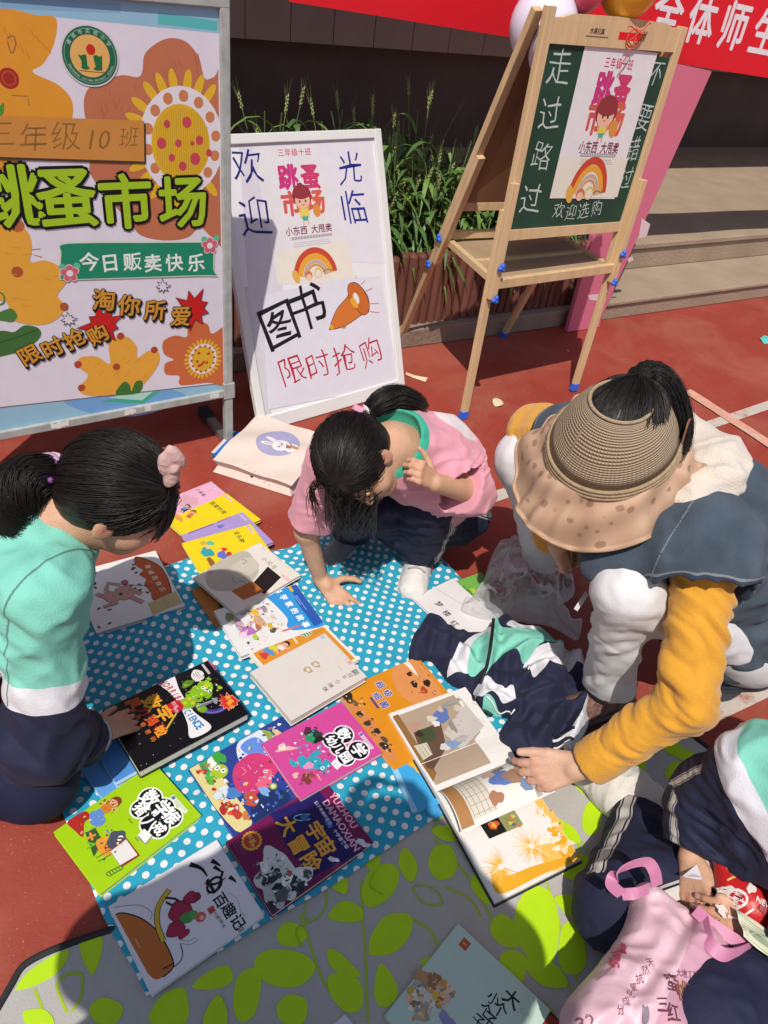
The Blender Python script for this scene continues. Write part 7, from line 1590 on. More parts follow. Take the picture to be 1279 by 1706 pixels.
# ------------------------------------------------------------------ girl at the left edge
def left_girl():
    C = at(196, 826, .655); fr = frame_((.80, .16, -.58), (.56, .08, .82)); L, Fw, U = fr; s = .92
    nb = C - U * .125 * s - Fw * .060 * s; rs, ls = at(72, 985, .545), nb + V3(-.03, .17, -.05)
    re, rw = at(72, 1232, .25), at(152, 1228, .105); hd = at(205, 1205, .075)
    chest, pel = V3(-.66, .90, .46), V3(-.88, .88, .22); le, lw = V3(-.44, 1.16, .30), V3(-.30, 1.12, .16)
    lw = V3(-.80, 1.06, .17); le = V3(-.76, 1.12, .33); ls = nb + V3(-.09, .13, -.06)
    root = thing('person', 'girl in a mint and navy school jacket leaning over the black book', 'person', [-.66, .88, 0])
    v = Vol(V3(-1.05, .62, 0), V3(-.22, 1.36, .83), .0032)
    head_(v, C, fr, s); v.cone(C - U * .05 * s - Fw * .025 * s, nb, .046, .052, .03); v.chain([nb, chest, pel], [.06, .09, .10], .05); v.cone(rs, ls, .045, .045, .03)
    v.chain([rs, re, rw], [.040, .034, .022], .015); v.chain([ls, le, lw], [.040, .034, .022], .015)
    d = nz(hd - rw); v.cone(rw, rw + d * .03, .0215, .022, .01)
    hand_(v, rw + d * .018, d, nz(V3(-.1, -.25, .95)), V3(.1, .9, .1), .80, curl=(.22, .26, .28, .30), thumb=(.75, .65, -.1), spread=.22)
    d2 = V3(.5, .1, -.5); hand_(v, lw, d2, V3(0, 0, 1), V3(0, -1, 0), .78)
    rk, lk = at(60, 1300, .10), V3(-.78, 1.06, .28); rhp, lhp = pel + V3(0, -.07, 0), pel + V3(0, .08, 0); ra, la = V3(-.86, .74, .06), V3(-.84, 1.08, .06)
    v.chain([rhp, rk, ra], [.06, .045, .03], .02); v.chain([lhp, lk, la], [.06, .045, .03], .02)
    skin_(v, skinA, root); face_bits(root, C, fr, s)
    t = Vol(V3(-1.06, .6, 0), V3(-.36, 1.2, .45), .0045)
    t.chain([rhp, rk, ra], [.095, .072, .055], .03); t.chain([lhp, lk, la], [.095, .072, .058], .03); t.cone(rhp, lhp, .11, .11, .04); t.fold(rhp, rk, .004, 8, 2, .13); t.cut(V3(0, 0, .004), -ZZ, pel, 1.5); flesh(t, 'trousers', navym, root)
    shoe_('shoe', root, V3(-.90, 1.08, 0), V3(-.72, 1.08, 0), .07, whshoe, whsole, .036)
    j = Vol(V3(-1.06, .60, .04), V3(-.40, 1.32, .68), .0040)
    j.chain([nb - U * .01, chest, pel], [.068, .135, .140], .06); j.cone(rs, ls, .072, .070, .05)
    j.chain([rs, re], [.076, .066], .022); j.chain([re, rw + (re - rw) * .12], [.070, .046], .03); j.chain([ls, le, lw + (le - lw) * .1], [.076, .066, .045], .04)
    j.fold(rs, re, -.010, 7, 4, .13, 3); j.fold(re, rw, -.010, 8, 2, .12, 3); j.wrinkle(.006, 10, 3); j.wrinkle(.003, 26, 5); j.wrinkle(.006, 18, 6, c=re, rad=.13)
    # stand-up collar round the back of the neck
    nd = nz(C - nb); e1 = nz(np.cross(nd, V3(0, 1, 0))); e2 = np.cross(nd, e1); j.chain([nb + nd * .004 - nd * .012 * math.cos(a) + (e1 * math.cos(a) + e2 * math.sin(a)) * .066 for a in np.linspace(0, 2 * math.pi, 16)], [.014] * 16, .02)
    j.cut(rw + (re - rw) * .13, rw - re, rw, .09); j.cut(lw + (le - lw) * .12, lw - le, lw, .09)
    j.cone(C - U * .06 * s, nb + nd * .03, .058, .052, .01, 'sub')
    ad = nz(re - rs); nw = nz(ad + V3(-.10, -.12, 0)); p0 = at(160, 1090, .36)
    def wf(V): return np.maximum((V - p0) @ nw + .010 * np.sin(V[:, 0] * 14 + 1) , -1)
    flesh(j, 'jacket', jacket_mat('school_jacket_left'), root, dict(white_panel=lambda V: wf(V), navy_panel=lambda V: wf(V) - .050, seam=lambda V: .0020 - np.abs((V - rs) @ nz(V3(.75, -.35, -.1)) - .012 - .4 * ((V - rs) @ ad) ** 2) - 9 * ((V - rs) @ ad > .2)))
    cuff_(root, rw + (re - rw) * .16, rw - re, .036)
    tie = at(97, 797, .665)
    hair_build(root, C, fr, s, tie, [tie, at(70, 792, .685), at(38, 808, .68), at(20, 845, .655), at(28, 878, .62), at(62, 890, .59)], .043, 460, 720, 21)
    # fringe hanging in front of the face
    rd = random.Random(4); mb = MB()
    for k in range(90):
        a = rd.uniform(-.75, .75); st = C + (L * .074 * math.sin(a) + Fw * (.086 * math.cos(a)) + U * .060) * s; en = C + (L * .080 * math.sin(a) + Fw * (.096 * math.cos(a) + .012) - U * rd.uniform(.0, .035)) * s
        mb.tube(bez([C + (L * .05 * math.sin(a) + Fw * .05 + U * .105) * s, st + (st - C) * .12, en + (en - C) * .06, en], 7), [.0016, .0017, .0017, .0016, .0014, .0011, .0005], 3, 0, False)
    mb.build('fringe', [hairm], root, True)
    # hair tie, purple flower bead, pale bow clip
    d = nz(at(70, 792, .685) - tie); e1 = nz(np.cross(d, ZZ)); e2 = np.cross(d, e1); mb = MB()
    for k, (r, o) in enumerate(((.034, .008), (.037, .017), (.035, .026))): mb.tube([tie + d * o + (e1 * math.cos(a) + e2 * math.sin(a)) * r for a in np.linspace(0, 6.29, 22)], .0058, 7, k % 2, False)
    q = tie + d * .017 + nz(EYE - tie) * .042 - ZZ * .004
    for k in range(5): a = k * 1.257; mb.tube([q + (e1 * math.cos(a) + d * math.sin(a)) * .008, q + (e1 * math.cos(a) + d * math.sin(a)) * .009 + nz(EYE - q) * .004], [.006, .004], 8, 2)
    mb.tube([q + nz(EYE - q) * .002, q + nz(EYE - q) * .008], [.005, .003], 8, 3); mb.tube([tie + ZZ * .020 - d * .01, tie + ZZ * .026 + d * .022], [.009, .007], 8, 1)
    mb.build('hair_tie', [mat('lilac_tie', (.45, .28, .48), rough=.7), mat('pale_tie', (.66, .52, .52), rough=.7), mat('purple_bead', (.22, .05, .25), rough=.4), mat('yellow_bead', (.75, .50, .04), rough=.4)], root, True)
    bw_ = at(289, 778, .745); b = Vol(bw_ - .06, bw_ + .06, .002)
    ax = frame_(nz(EYE - bw_), ZZ)
    for l, u, a in ((.004, .020, .5), (-.004, -.018, -.3), (-.012, .006, 0)): b.ell(bw_ + ax[0] * l + ax[2] * u, V3(.012, .009, .023), np.array([nz(ax[0] * math.cos(a) + ax[2] * math.sin(a)), ax[1], nz(ax[2] * math.cos(a) - ax[0] * math.sin(a))]), .004)
    b.ell(bw_ + ax[1] * .006, V3(.008, .007, .008), None, .003); b.wrinkle(.0012, 120, 2); flesh(b, 'bow', mat('dusty_pink_bow', (.55, .36, .33), rough=.8, bump=.2, bs=300), root)
left_girl()

# ------------------------------------------------------------------ kneeling girl in the pink t-shirt
def pink_girl():
    C = at(596, 766, .53); fr = frame_((.42, -.36, -.82), (-.70, -.58, .30)); L, Fw, U = fr; s = .89
    nb = C - U * .118 * s - Fw * .035 * s; chest, waist, pel = V3(.105, 1.54, .445), V3(.125, 1.63, .30), V3(.13, 1.72, .165)
    rs, ls = at(556, 772, .445), V3(.15, 1.48, .45); re, rw = at(510, 885, .225), at(533, 962, .052); hd = at(566, 1000, .018)
    le, lw = at(786, 820, .42), at(724, 804, .495); lk, la = at(714, 828, .335), at(700, 925, .055); rk, ra = at(592, 838, .30), at(585, 885, .06)
    root = thing('person', 'girl in a pink t-shirt crouching with one hand on the dotted cloth', 'person', [.14, 1.68, 0])
    v = Vol(V3(-.30, 1.20, 0), V3(.40, 1.95, .72), .0030)
    head_(v, C, fr, s); v.cone(C - U * .05 * s - Fw * .02 * s, nb, .042, .050, .03); v.chain([nb, chest, waist, pel], [.052, .078, .076, .09], .05); v.cone(rs, ls, .036, .036, .03)
    v.chain([rs, re, rw], [.036, .029, .0205], .015); v.chain([ls, le, lw], [.036, .030, .021], .015)
    d = nz(hd - rw); v.cone(rw, rw + d * .03, .0205, .021, .008)
    hand_(v, rw + d * .016, d, nz(V3(-.25, -.35, .9)), V3(.75, .55, .1), .80, curl=(.10, .08, .10, .14), thumb=(.35, .9, -.1), spread=.42)
    d2 = nz(at(694, 783, .545) - lw); hand_(v, lw, d2, nz(V3(.3, -.6, .6)), V3(-.3, -.3, .8), .70, curl=(.9, .95, 1., 1.), spread=.02)
    rh, lhp = pel + V3(-.075, -.02, 0), pel + V3(.07, .02, 0); v.chain([lhp, lk, la], [.06, .044, .028], .02); v.chain([rh, rk, ra], [.06, .044, .028], .02)
    for a, e in ((la, V3(-.01, -.07, -.03)), (ra, V3(-.03, -.06, -.03))): v.cone(a, a + e, .022, .016, .02)
    skin_(v, skinA, root); face_bits(root, C, fr, s)
    t = Vol(V3(-.25, 1.40, 0), V3(.40, 1.96, .48), .0042)
    t.chain([lhp, lk], [.092, .066], .04); t.chain([lk, la + ZZ * .015], [.070, .056], .03); t.chain([rh, rk], [.092, .066], .04); t.chain([rk, ra + ZZ * .01], [.068, .052], .03); t.cone(rh, lhp, .10, .10, .04)
    t.fold(lk, la, .0045, 8, 3, .11); t.wrinkle(.005, 16, 4); t.wrinkle(.003, 30, 7)
    t.cut(la + ZZ * .005, la - lk, la, .09)
    out = nz(np.cross(la - lk, nz(EYE - lk))) * -1; nr = out * .8 + nz(EYE - lk) * .55
    flesh(t, 'trousers', navys, root, striped([(lk, la, nr), (lhp, lk, nr)], .009))
    d = nz(V3(-.10, -.95, 0)); h0 = V3(la[0], la[1], 0) - d * .035; shoe_('shoe', root, h0, h0 + d * .165, .080, whshoe, whsole, .047)
    mb = MB(); yv = V3(-.99, .10, 0)
    for q in range(4): p = h0 + d * (.055 + .020 * q) + ZZ * (.0955 - .0062 * q); mb.tube([p - yv * .024 - ZZ * .012, p - yv * .012 - ZZ * .002, p + ZZ * .001, p + yv * .012 - ZZ * .002, p + yv * .024 - ZZ * .012], .0028, 6)
    p = h0 + d * .055 + ZZ * .098; mb.tube([p, p + yv * .02 + d * .01, p + yv * .03 + d * .03 - ZZ * .02], .002, 5); mb.build('laces', [mat('grey_laces', (.40, .39, .38), rough=.8)], root, True)
    redm = mat('red_trim', (.55, .03, .03), rough=.5); mb = MB()
    sd_ = V3(.95, -.1, 0); 
    for q, w in ((.02, .020), (.05, .014)): p = h0 + d * q + sd_ * .043 + ZZ * .03; mb.box(p, d, ZZ, sd_, (0, w), (-.012, .026), (-.004, .0025), 0, .001)
    mb.build('shoe_trim', [redm], root)
    d = nz(V3(-.35, -.8, 0)); h0 = V3(ra[0], ra[1], 0) - d * .03; shoe_('shoe', root, h0, h0 + d * .155, .07, mat('grey_shoe', (.20, .20, .21), rough=.7), whsole, .038)
    w = Vol(V3(-.32, 1.30, .10), V3(.40, 1.95, .66), .0038)
    w.chain([nb - U * .012, chest, waist, pel + ZZ * .02], [.088, .100, .090, .098], .06); w.cone(rs, ls, .055, .056, .05)
    se = rs + (re - rs) * .86; w.chain([rs, se], [.060, .050], .03); sl_ = le + (lw - le) * .22; w.chain([ls, le, sl_], [.056, .044, .040], .03)
    w.fold(chest, pel, .006, 8, 6, .2, 4); w.wrinkle(.0075, 12, 2); w.wrinkle(.0035, 28, 9); w.fold(rs, se, .004, 7, 5, .1); w.fold(ls, le, .007, 8, 8, .12, 4)
    w.cut(se, re - rs, se, .085); w.cut(sl_, lw - le, sl_, .07)
    nd = nz(C - nb); cn = nb + nz(chest - nb) * .040; up_ = nz(nd * .75 + ZZ * .55 - Fw * .1); w.cone(cn + up_ * .080, cn + up_ * .22, .078, .09, .004, 'sub')
    w.cut(pel + V3(.03, .06, -.05), nz(V3(.1, .3, -1)), pel, .4)
    flesh(w, 'shirt', region_mat('pink_cotton', (.68, .30, .37), [('pale_yoke', (.68, .60, .60)), ('collar', (.03, .42, .27))], rough=.85, bump=.2, bs=300), root, dict(pale_yoke=lambda V: .055 - np.linalg.norm((V - at(757, 697, .56)) * np.array([1, 1, .6]), axis=1) + .01 * np.sin(V[:, 0] * 40), collar=lambda V: .017 - (seg_t(V, cn + up_ * .080, cn + up_ * .22)[1] - .078)))  # sunlit highlight on the back shoulder painted into the shirt colour
    # jacket tied round the waist: mint sleeve end beside the knee
    k = Vol(at(750, 850, .16) - .12, at(750, 850, .16) + .14, .004); a0, b0 = at(728, 868, .13), at(772, 842, .15); k.cone(a0, b0, .026, .030, .01); k.fold(a0, b0, .006, 8, 3, .08); flesh(k, 'waist_jacket', mat('mint_jersey', MINT, rough=.8, bump=.2, bs=300), root)
    tie = at(612, 690, .575)
    def ex(mb):
        rd = random.Random(9); c0 = at(560, 800, .50)
        for q in range(150):
            a = at(rd.uniform(540, 640), rd.uniform(790, 830), rd.uniform(.46, .52)); e = at(rd.uniform(545, 630), rd.uniform(868, 905), rd.uniform(.26, .34)); m_ = (a + e) / 2 + V3(rd.uniform(-.02, .02), -.03, 0)
            P = bez([a, m_, e], 8); mb.tube([p for p in P], [.0014 * (1 - .7 * (i / 7) ** 2) for i in range(8)], 3, 0, False)
        for q in range(26):
            a = at(rd.uniform(520, 545), rd.uniform(790, 815), .50); e = at(rd.uniform(512, 535), rd.uniform(835, 862), .40); m_ = at(rd.uniform(505, 520), rd.uniform(805, 825), .46); P = bez([a, m_, m_, e], 8); mb.tube(P, [.0009] * 7 + [.0004], 3, 0, False)
    hair_build(root, C, fr, s, tie, [tie, at(632, 672, .60), at(660, 662, .61), at(688, 668, .605), at(706, 676, .59)], .030, 260, 620, 33, ex)
    d = nz(at(632, 672, .60) - tie); e1 = nz(np.cross(d, ZZ)); e2 = np.cross(d, e1); mb = MB()
    for r, o, m_ in ((.017, 0, 0), (.018, .008, 1)): mb.tube([tie + d * o + (e1 * math.cos(a) + e2 * math.sin(a)) * r for a in np.linspace(0, 6.29, 20)], .005, 7, m_, False)
    q = tie + nz(EYE - tie) * .022; mb.box(q, ZZ, e1, nz(EYE - q), (-.008, .010), (-.008, .010), (-.004, .006), 1, .002)
    q2 = at(602, 686, .585); mb.tube([q2, q2 + V3(-.02, 0, .01)], [.011, .008], 8, 0)
    mb.build('hair_tie', [mat('pink_tie', (.66, .30, .42), rough=.7), mat('clear_bead', (.62, .60, .60), rough=.15)], root)
pink_girl()

# ------------------------------------------------------------------ child at the right edge
def right_child():
    pel, chest, nb = V3(.80, .72, .12), V3(.815, .735, .36), V3(.80, .745, .50); C = V3(.80, .75, .62); fr = frame_((-.8, -.15, -.5), (-.4, 0, .85)); L, Fw, U = fr
    rs, re, rw = at(1278, 1290, .42), at(1180, 1338, .27), at(1150, 1428, .21); ls, le, lw = V3(.83, .61, .42), V3(.80, .55, .28), at(1290, 1560, .23)
    k1, a1 = at(1030, 1515, .085), at(1078, 1345, .055); k2 = at(1180, 1690, .17)
    root = thing('person', 'child in a mint and navy tracksuit sitting on the leaf mat with banknotes', 'person', [.74, .72, .008])
    v = Vol(V3(.40, .42, .008), V3(1.02, 1.08, .80), .0032)
    head_(v, C, fr, .95); v.cone(C - U * .05, nb, .043, .05, .03); v.chain([nb, chest, pel], [.055, .085, .095], .05); v.cone(rs, ls, .04, .04, .03)
    v.chain([rs, re, rw], [.038, .031, .021], .015); v.chain([ls, le, lw], [.038, .031, .021], .015)
    d = nz(at(1158, 1490, .20) - rw); hand_(v, rw, d, nz(V3(-.75, .1, .55)), V3(.6, .5, .4), .80, curl=(.55, .6, .7, .75), thumb=(.8, .5, -.2), spread=.1, tc=.1)
    d2 = nz(at(1240, 1545, .23) - lw); hand_(v, lw, d2, nz(V3(.1, -.5, .8)), V3(-.1, .8, .4), .80, curl=(.4, .45, .5, .5), thumb=(.9, .4, 0), spread=.08)
    h1, h2 = pel + V3(-.02, .07, 0), pel + V3(-.03, -.08, .01); v.chain([h1, k1, a1], [.06, .045, .03], .02); v.chain([h2, k2], [.06, .045], .02)
    v.cone(a1, a1 + nz(at(985, 1288, .03) - a1) * .09, .03, .022, .02)
    skin_(v, skinA, root); face_bits(root, C, fr, .95)
    t = Vol(V3(.38, .40, .009), V3(1.0, 1.0, .40), .0040)
    t.chain([h1 + ZZ * .01, k1 + ZZ * .01], [.084, .070], .04); t.chain([k1, k1 + (a1 - k1) * .86], [.074, .054], .035); t.chain([h2, k2], [.09, .075], .04); t.chain([h1, h2], [.10, .10], .05); t.chain([k2, k2 + V3(-.10, -.06, -.08)], [.075, .06], .03)
    t.fold(k1, a1, .006, 7, 2, .12, 2.5); t.fold(h1, k1, .005, 7, 5, .12); t.wrinkle(.005, 14, 7); t.wrinkle(.003, 30, 3); t.cut(V3(0, 0, .0098), -ZZ, pel, 1.2); t.cut(k1 + (a1 - k1) * .88, a1 - k1, a1, .09)
    flesh(t, 'trousers', navys, root, striped([(k1, a1, V3(-.75, -.25, .6)), (h1, k1, V3(-.2, -.45, .85))], .0105))
    # white sock-like canvas shoe, foot turned away
    f0, f1 = a1 + V3(.012, -.015, .0), at(982, 1284, .038); f = Vol(*bbox([f0, f1], .12), .003); f.cone(f0, a1 + (f1 - a1) * .45, (.054), .054, .03); f.cone(a1 + (f1 - a1) * .4, f1, .052, .044, .03, flat=(ZZ, .8)); f.cut(V3(0, 0, .0098), -ZZ, f0, .5); f.wrinkle(.004, 22, 4); f.fold(f0, f1, .003, 8, 3, .1); flesh(f, 'sock', mat('white_cotton', (.64, .61, .55), rough=.9, var=.05, bump=.25, bs=260), root)
    j = Vol(V3(.50, .48, .06), V3(1.0, .98, .56), .0040)
    j.chain([nb - ZZ * .01, chest, pel + ZZ * .03], [.07, .125, .13], .06); j.cone(rs, ls, .066, .066, .05)
    j.chain([rs, re], [.074, .060], .05); j.chain([re, rw + (re - rw) * .10], [.062, .043], .035); j.chain([ls, le, lw], [.07, .06, .046], .04)
    j.fold(rs, re, .007, 7, 6, .13, 3); j.fold(re, rw, .008, 8, 3, .12, 3); j.wrinkle(.006, 12, 8); j.wrinkle(.003, 28, 2); j.cut(rw + (re - rw) * .10, rw - re, rw, .08); j.cut(lw + (le - lw) * .05, lw - le, lw, .09)
    ad = nz(re - rs); p0 = at(1215, 1262, .43); aw = nz(ad + V3(-.25, .1, -.1)); pc = at(1240, 1370, .40)
    def wf(V): return (V - p0) @ aw + .006 * np.sin(V[:, 1] * 20)
    flesh(j, 'jacket', region_mat('school_jacket_right', MINT, [('white_panel', WHT), ('navy_panel', navyc)] + STRIPES, rough=.78, bump=.22, bs=330, sheen=.02), root, dict(white_panel=lambda V: wf(V) + .038, navy_panel=lambda V: wf(V) - .012, **striped([(rs + (re - rs) * .45, re, V3(-.85, .15, .5)), (re, rw, V3(-.85, .1, .5))], .0062)))
    tie = C - Fw * .10 + U * .05; hair_build(root, C, fr, .95, tie, [tie, tie - Fw * .03 + U * .02, tie - Fw * .06 - U * .05, tie - Fw * .07 - U * .12], .03, 160, 300, 44)
right_child()

# ------------------------------------------------------------------ the photographer, standing behind the mat and casting the long shadow
def photographer():
    root = thing('person', 'photographer in a grey coat standing at the edge of the leaf mat', 'person', [-.02, -.28, 0])
    C = V3(-.02, -.22, 1.60); fr = frame_((0, .75, -.6), (0, .25, .95)); L, Fw, U = fr
    v = Vol(V3(-.55, -.52, .0), V3(.40, .10, 1.76), .006)
    head_(v, C, fr, 1.0); nb = V3(0, -.27, 1.44); v.cone(C - U * .06, nb, .055, .06, .03); chest, pel = V3(0, -.28, 1.25), V3(0, -.28, .92); v.chain([nb, chest, pel], [.08, .13, .13], .06); rs, ls = V3(.19, -.27, 1.39), V3(-.19, -.27, 1.39); v.cone(rs, ls, .06, .06, .04)
    re, rw = V3(.24, -.12, 1.18), V3(.07, -.02, 1.38); le, lw = V3(-.45, -.20, 1.18), V3(-.09, -.02, 1.38)
    for P in ([rs, re, rw], [ls, le, lw]): v.chain(P, [.05, .042, .028], .02)
    for g, w in ((1, rw), (-1, lw)): hand_(v, w, V3(-.25 * g, .35, .9), V3(.7 * g, .5, -.2), V3(-.5 * g, -.7, 0), 1.0, curl=(.5, .5, .55, .55))
    for g in (-1, 1): v.chain([pel + V3(g * .09, 0, 0), V3(g * .11, -.26, .50), V3(g * .12, -.28, .08)], [.09, .065, .045], .03); v.cone(V3(g * .12, -.28, .05), V3(g * .13, -.12, .035), .04, .035, .02)
    skin_(v, skinB, root)
    c = Vol(V3(-.62, -.58, .0), V3(.45, .10, 1.56), .007); c.chain([nb - ZZ * .03, chest, pel, V3(0, -.28, .70)], [.10, .20, .21, .24], .08); c.cone(rs, ls, .085, .085, .05)
    for P in ([rs, re, rw + (re - rw) * .1], [ls, le, lw + (le - lw) * .1]): c.chain(P, [.085, .07, .05], .04)
    c.cone(V3(-.25, -.29, 1.22), V3(-.42, -.29, .78), .12, .14, .05); c.wrinkle(.008, 9, 3); c.cut(V3(0, 0, .68), -ZZ, V3(0, -.28, .6), .5); flesh(c, 'coat', mat('grey_coat', (.12, .12, .13), rough=.9, bump=.3), root)  # left bulge of the coat is added to widen the cast shadow
    t = Vol(V3(-.35, -.5, .0), V3(.35, .05, .95), .007)
    for g in (-1, 1): t.chain([pel + V3(g * .09, 0, -.1), V3(g * .11, -.26, .50), V3(g * .12, -.28, .10)], [.11, .085, .075], .03)
    flesh(t, 'trousers', navym, root)
    for g in (-1, 1): shoe_('shoe', root, V3(g * .12, -.32, 0), V3(g * .13, -.09, 0), .08, mat('black_shoe', (.02, .02, .02), rough=.5), whsole, .05)
    hair_build(root, C, fr, 1.0, C - Fw * .09 + U * .02, [C - Fw * .09 + U * .02, C - Fw * .13 - U * .02, C - Fw * .14 - U * .10], .03, 60, 160, 50)
photographer()
# ================================================================== SMALLER THINGS
def psd(X, Y, poly):
    """signed distance to a 2d polygon, positive inside"""
    P = np.asarray(poly, float); d = np.full(X.shape, 9.); ins = np.zeros(X.shape, bool)
    for (x0, y0), (x1, y1) in zip(P, np.roll(P, -1, 0)):
        ex, ey = x1 - x0, y1 - y0; wx, wy = X - x0, Y - y0; t = np.clip((wx * ex + wy * ey) / (ex * ex + ey * ey + 1e-12), 0, 1)
        d = np.minimum(d, np.hypot(wx - ex * t, wy - ey * t)); c = ((y0 <= Y) != (y1 <= Y)); s = np.where(c, ex * wy / (ey if abs(ey) > 1e-12 else 1e-12) > wx, False); ins ^= s
    return np.where(ins, d, -d)
def gp(L, z): return [tuple(at(x, y, z)[:2]) for x, y in L]
def heap(name, outline, z0, hfun, h, m, attrs=None, parent=None, it=2, zmax=.16):
    P = np.array(outline); lo, hi = P.min(0) - .02, P.max(0) + .02
    v = Vol(V3(lo[0], lo[1], z0 - .01), V3(hi[0], hi[1], z0 + zmax), h); X, Y = np.meshgrid(v.ax[0], v.ax[1], indexing='ij'); sd_ = psd(X, Y, outline); H = hfun(X, Y, sd_)
    k = np.sqrt(np.clip(1 - (1 - np.clip(sd_ / .022, 0, 1)) ** 2, 0, 1)); top = z0 + H * k
    Z = v.ax[2][None, None, :]; d = np.maximum((Z - top[:, :, None]) * .55, np.maximum(-sd_[:, :, None], z0 - Z)); v.d = np.clip(d, -.05, .05).astype(np.float32)
    V, Q = v.surf(); V = relax(V, Q, it); return link_mesh(name, V, Q, m, None, parent, True, {k: f(V) for k, f in (attrs or {}).items()})
def n2(X, Y, f, s=0.): return vnoise(np.stack([X.ravel() * f, Y.ravel() * f, np.full(X.size, s)], 1)).reshape(X.shape)

# crumpled school jacket on the cloth
ol = gp(crom([(683, 1082), (690, 1048), (712, 1022), (735, 1022), (760, 1042), (800, 1046), (820, 1030), (845, 1018), (860, 1034), (890, 1037), (914, 1048), (932, 1072), (965, 1088), (985, 1115), (992, 1150), (986, 1200), (970, 1232), (945, 1250), (905, 1262), (860, 1250), (830, 1225), (845, 1195), (858, 1186), (825, 1178), (797, 1162), (790, 1143), (752, 1126), (735, 1104), (718, 1086), (698, 1092)], 4, True), .05)
rg = {k: gp(crom(L, 4, True), .05) for k, L in dict(
    m1=[(820, 1036), (845, 1060), (880, 1053), (915, 1056), (928, 1070), (945, 1084), (958, 1090), (920, 1092), (890, 1098), (868, 1116), (842, 1104), (822, 1112), (804, 1136), (810, 1095), (814, 1060)],
    m2=[(784, 1080), (808, 1062), (806, 1118), (778, 1120)], m3=[(806, 1162), (832, 1178), (856, 1187), (834, 1192), (812, 1176)],
    w1=[(747, 1120), (757, 1092), (780, 1068), (812, 1054), (808, 1118), (785, 1121)], w2=[(840, 1050), (862, 1040), (905, 1040), (914, 1050), (890, 1056), (860, 1064)], w3=[(868, 1120), (884, 1102), (912, 1094), (948, 1088), (960, 1086), (956, 1112), (938, 1128), (918, 1118), (898, 1134), (884, 1146), (872, 1140)],
    w4=[(956, 1086), (978, 1098), (988, 1140), (984, 1195), (966, 1232), (946, 1250), (938, 1238), (962, 1200), (972, 1160), (964, 1122), (948, 1104)], w5=[(792, 1142), (815, 1137), (833, 1150), (840, 1155), (852, 1150), (858, 1176), (836, 1176), (815, 1164), (800, 1160)]).items()}
def ell_b(X, Y, x, y, z, r, a): c = at(x, y, z); return a * np.exp(-((X - c[0]) ** 2 + (Y - c[1]) ** 2) / r ** 2)
fold_lines = [[(712, 1030), (745, 1060), (790, 1110)], [(805, 1140), (815, 1080), (822, 1036)], [(840, 1110), (880, 1090), (930, 1085)], [(870, 1140), (900, 1120), (935, 1128)], [(845, 1190), (880, 1165), (930, 1160)], [(960, 1095), (978, 1150), (950, 1240)], [(795, 1150), (840, 1168), (858, 1180)], [(900, 1230), (930, 1190), (965, 1170)], [(690, 1070), (720, 1060), (750, 1080)]]
fl_ = [gp(L, .06) for L in fold_lines]
def jh(X, Y, sd_):
    H = .026 + .018 * n2(X, Y, 14, 1) + .012 * (1 - np.abs(2 * n2(X, Y, 30, 4) - 1)) + .03 * np.clip(sd_ / .09, 0, 1)
    for L in fl_: 
        d = np.full(X.shape, 9.)
        for (x0, y0), (x1, y1) in zip(L[:-1], L[1:]): ex, ey = x1 - x0, y1 - y0; t = np.clip(((X - x0) * ex + (Y - y0) * ey) / (ex * ex + ey * ey), 0, 1); d = np.minimum(d, np.hypot(X - x0 - ex * t, Y - y0 - ey * t))
        H = H + .022 * np.exp(-(d / .012) ** 2) - .010 * np.exp(-((d - .026) / .012) ** 2)
    return H + ell_b(X, Y, 720, 1055, .05, .04, .020) + ell_b(X, Y, 880, 1080, .05, .06, .016)
def inr(*ks): return lambda V: np.max([psd(V[:, 0], V[:, 1], rg[k]) for k in ks], 0)
jm = region_mat('school_jacket_heap', navyc, [('white_panel', WHT), ('mint_panel', MINT)], rough=.78, bump=.22, bs=330, sheen=.02)
jo = heap('school_jacket', ol, .0125, jh, .0032, jm, dict(white_panel=inr('w1', 'w2', 'w3', 'w4', 'w5'), mint_panel=inr('m1', 'm2', 'm3')))
tag(jo, 'crumpled navy, mint and white school jacket lying beside the open book', 'jacket')
pp = mat('white_piping', (.66, .66, .68), rough=.7); bp_ = mat('black_zip', (.01, .01, .014), rough=.6)
def on_heap(L, r, m, name):
    dgv = np.array([v.co for v in jo.data.vertices]) + np.array(jo['base']); P = []
    for x, y in crom(L, 5): 
        p = at(x, y, .06); k = np.argsort(np.hypot(dgv[:, 0] - p[0], dgv[:, 1] - p[1]))[:14]; z = dgv[k, 2].max(); P.append(V3(p[0], p[1], z + r * .2))
    mb = MB(); mb.tube(P, r, 6, 0); mb.build(name, [m], jo, True)
on_heap([(820, 1038), (814, 1075), (808, 1118), (800, 1138)], .0045, bp_, 'zip'); on_heap([(872, 1138), (878, 1116), (905, 1098), (955, 1088)], .0020, pp, 'piping'); on_heap([(808, 1160), (835, 1176), (858, 1180)], .0020, pp, 'piping')
on_heap([(790, 1143), (797, 1162), (825, 1178)], .004, bp_, 'zip')
for k in range(4):
    on_heap([(921 + k * 1.0, 1226 + k * 6), (940, 1222 + k * 6), (952, 1224 + k * 6)], .0035, pp if k % 2 else bp_, 'cuff_rib')

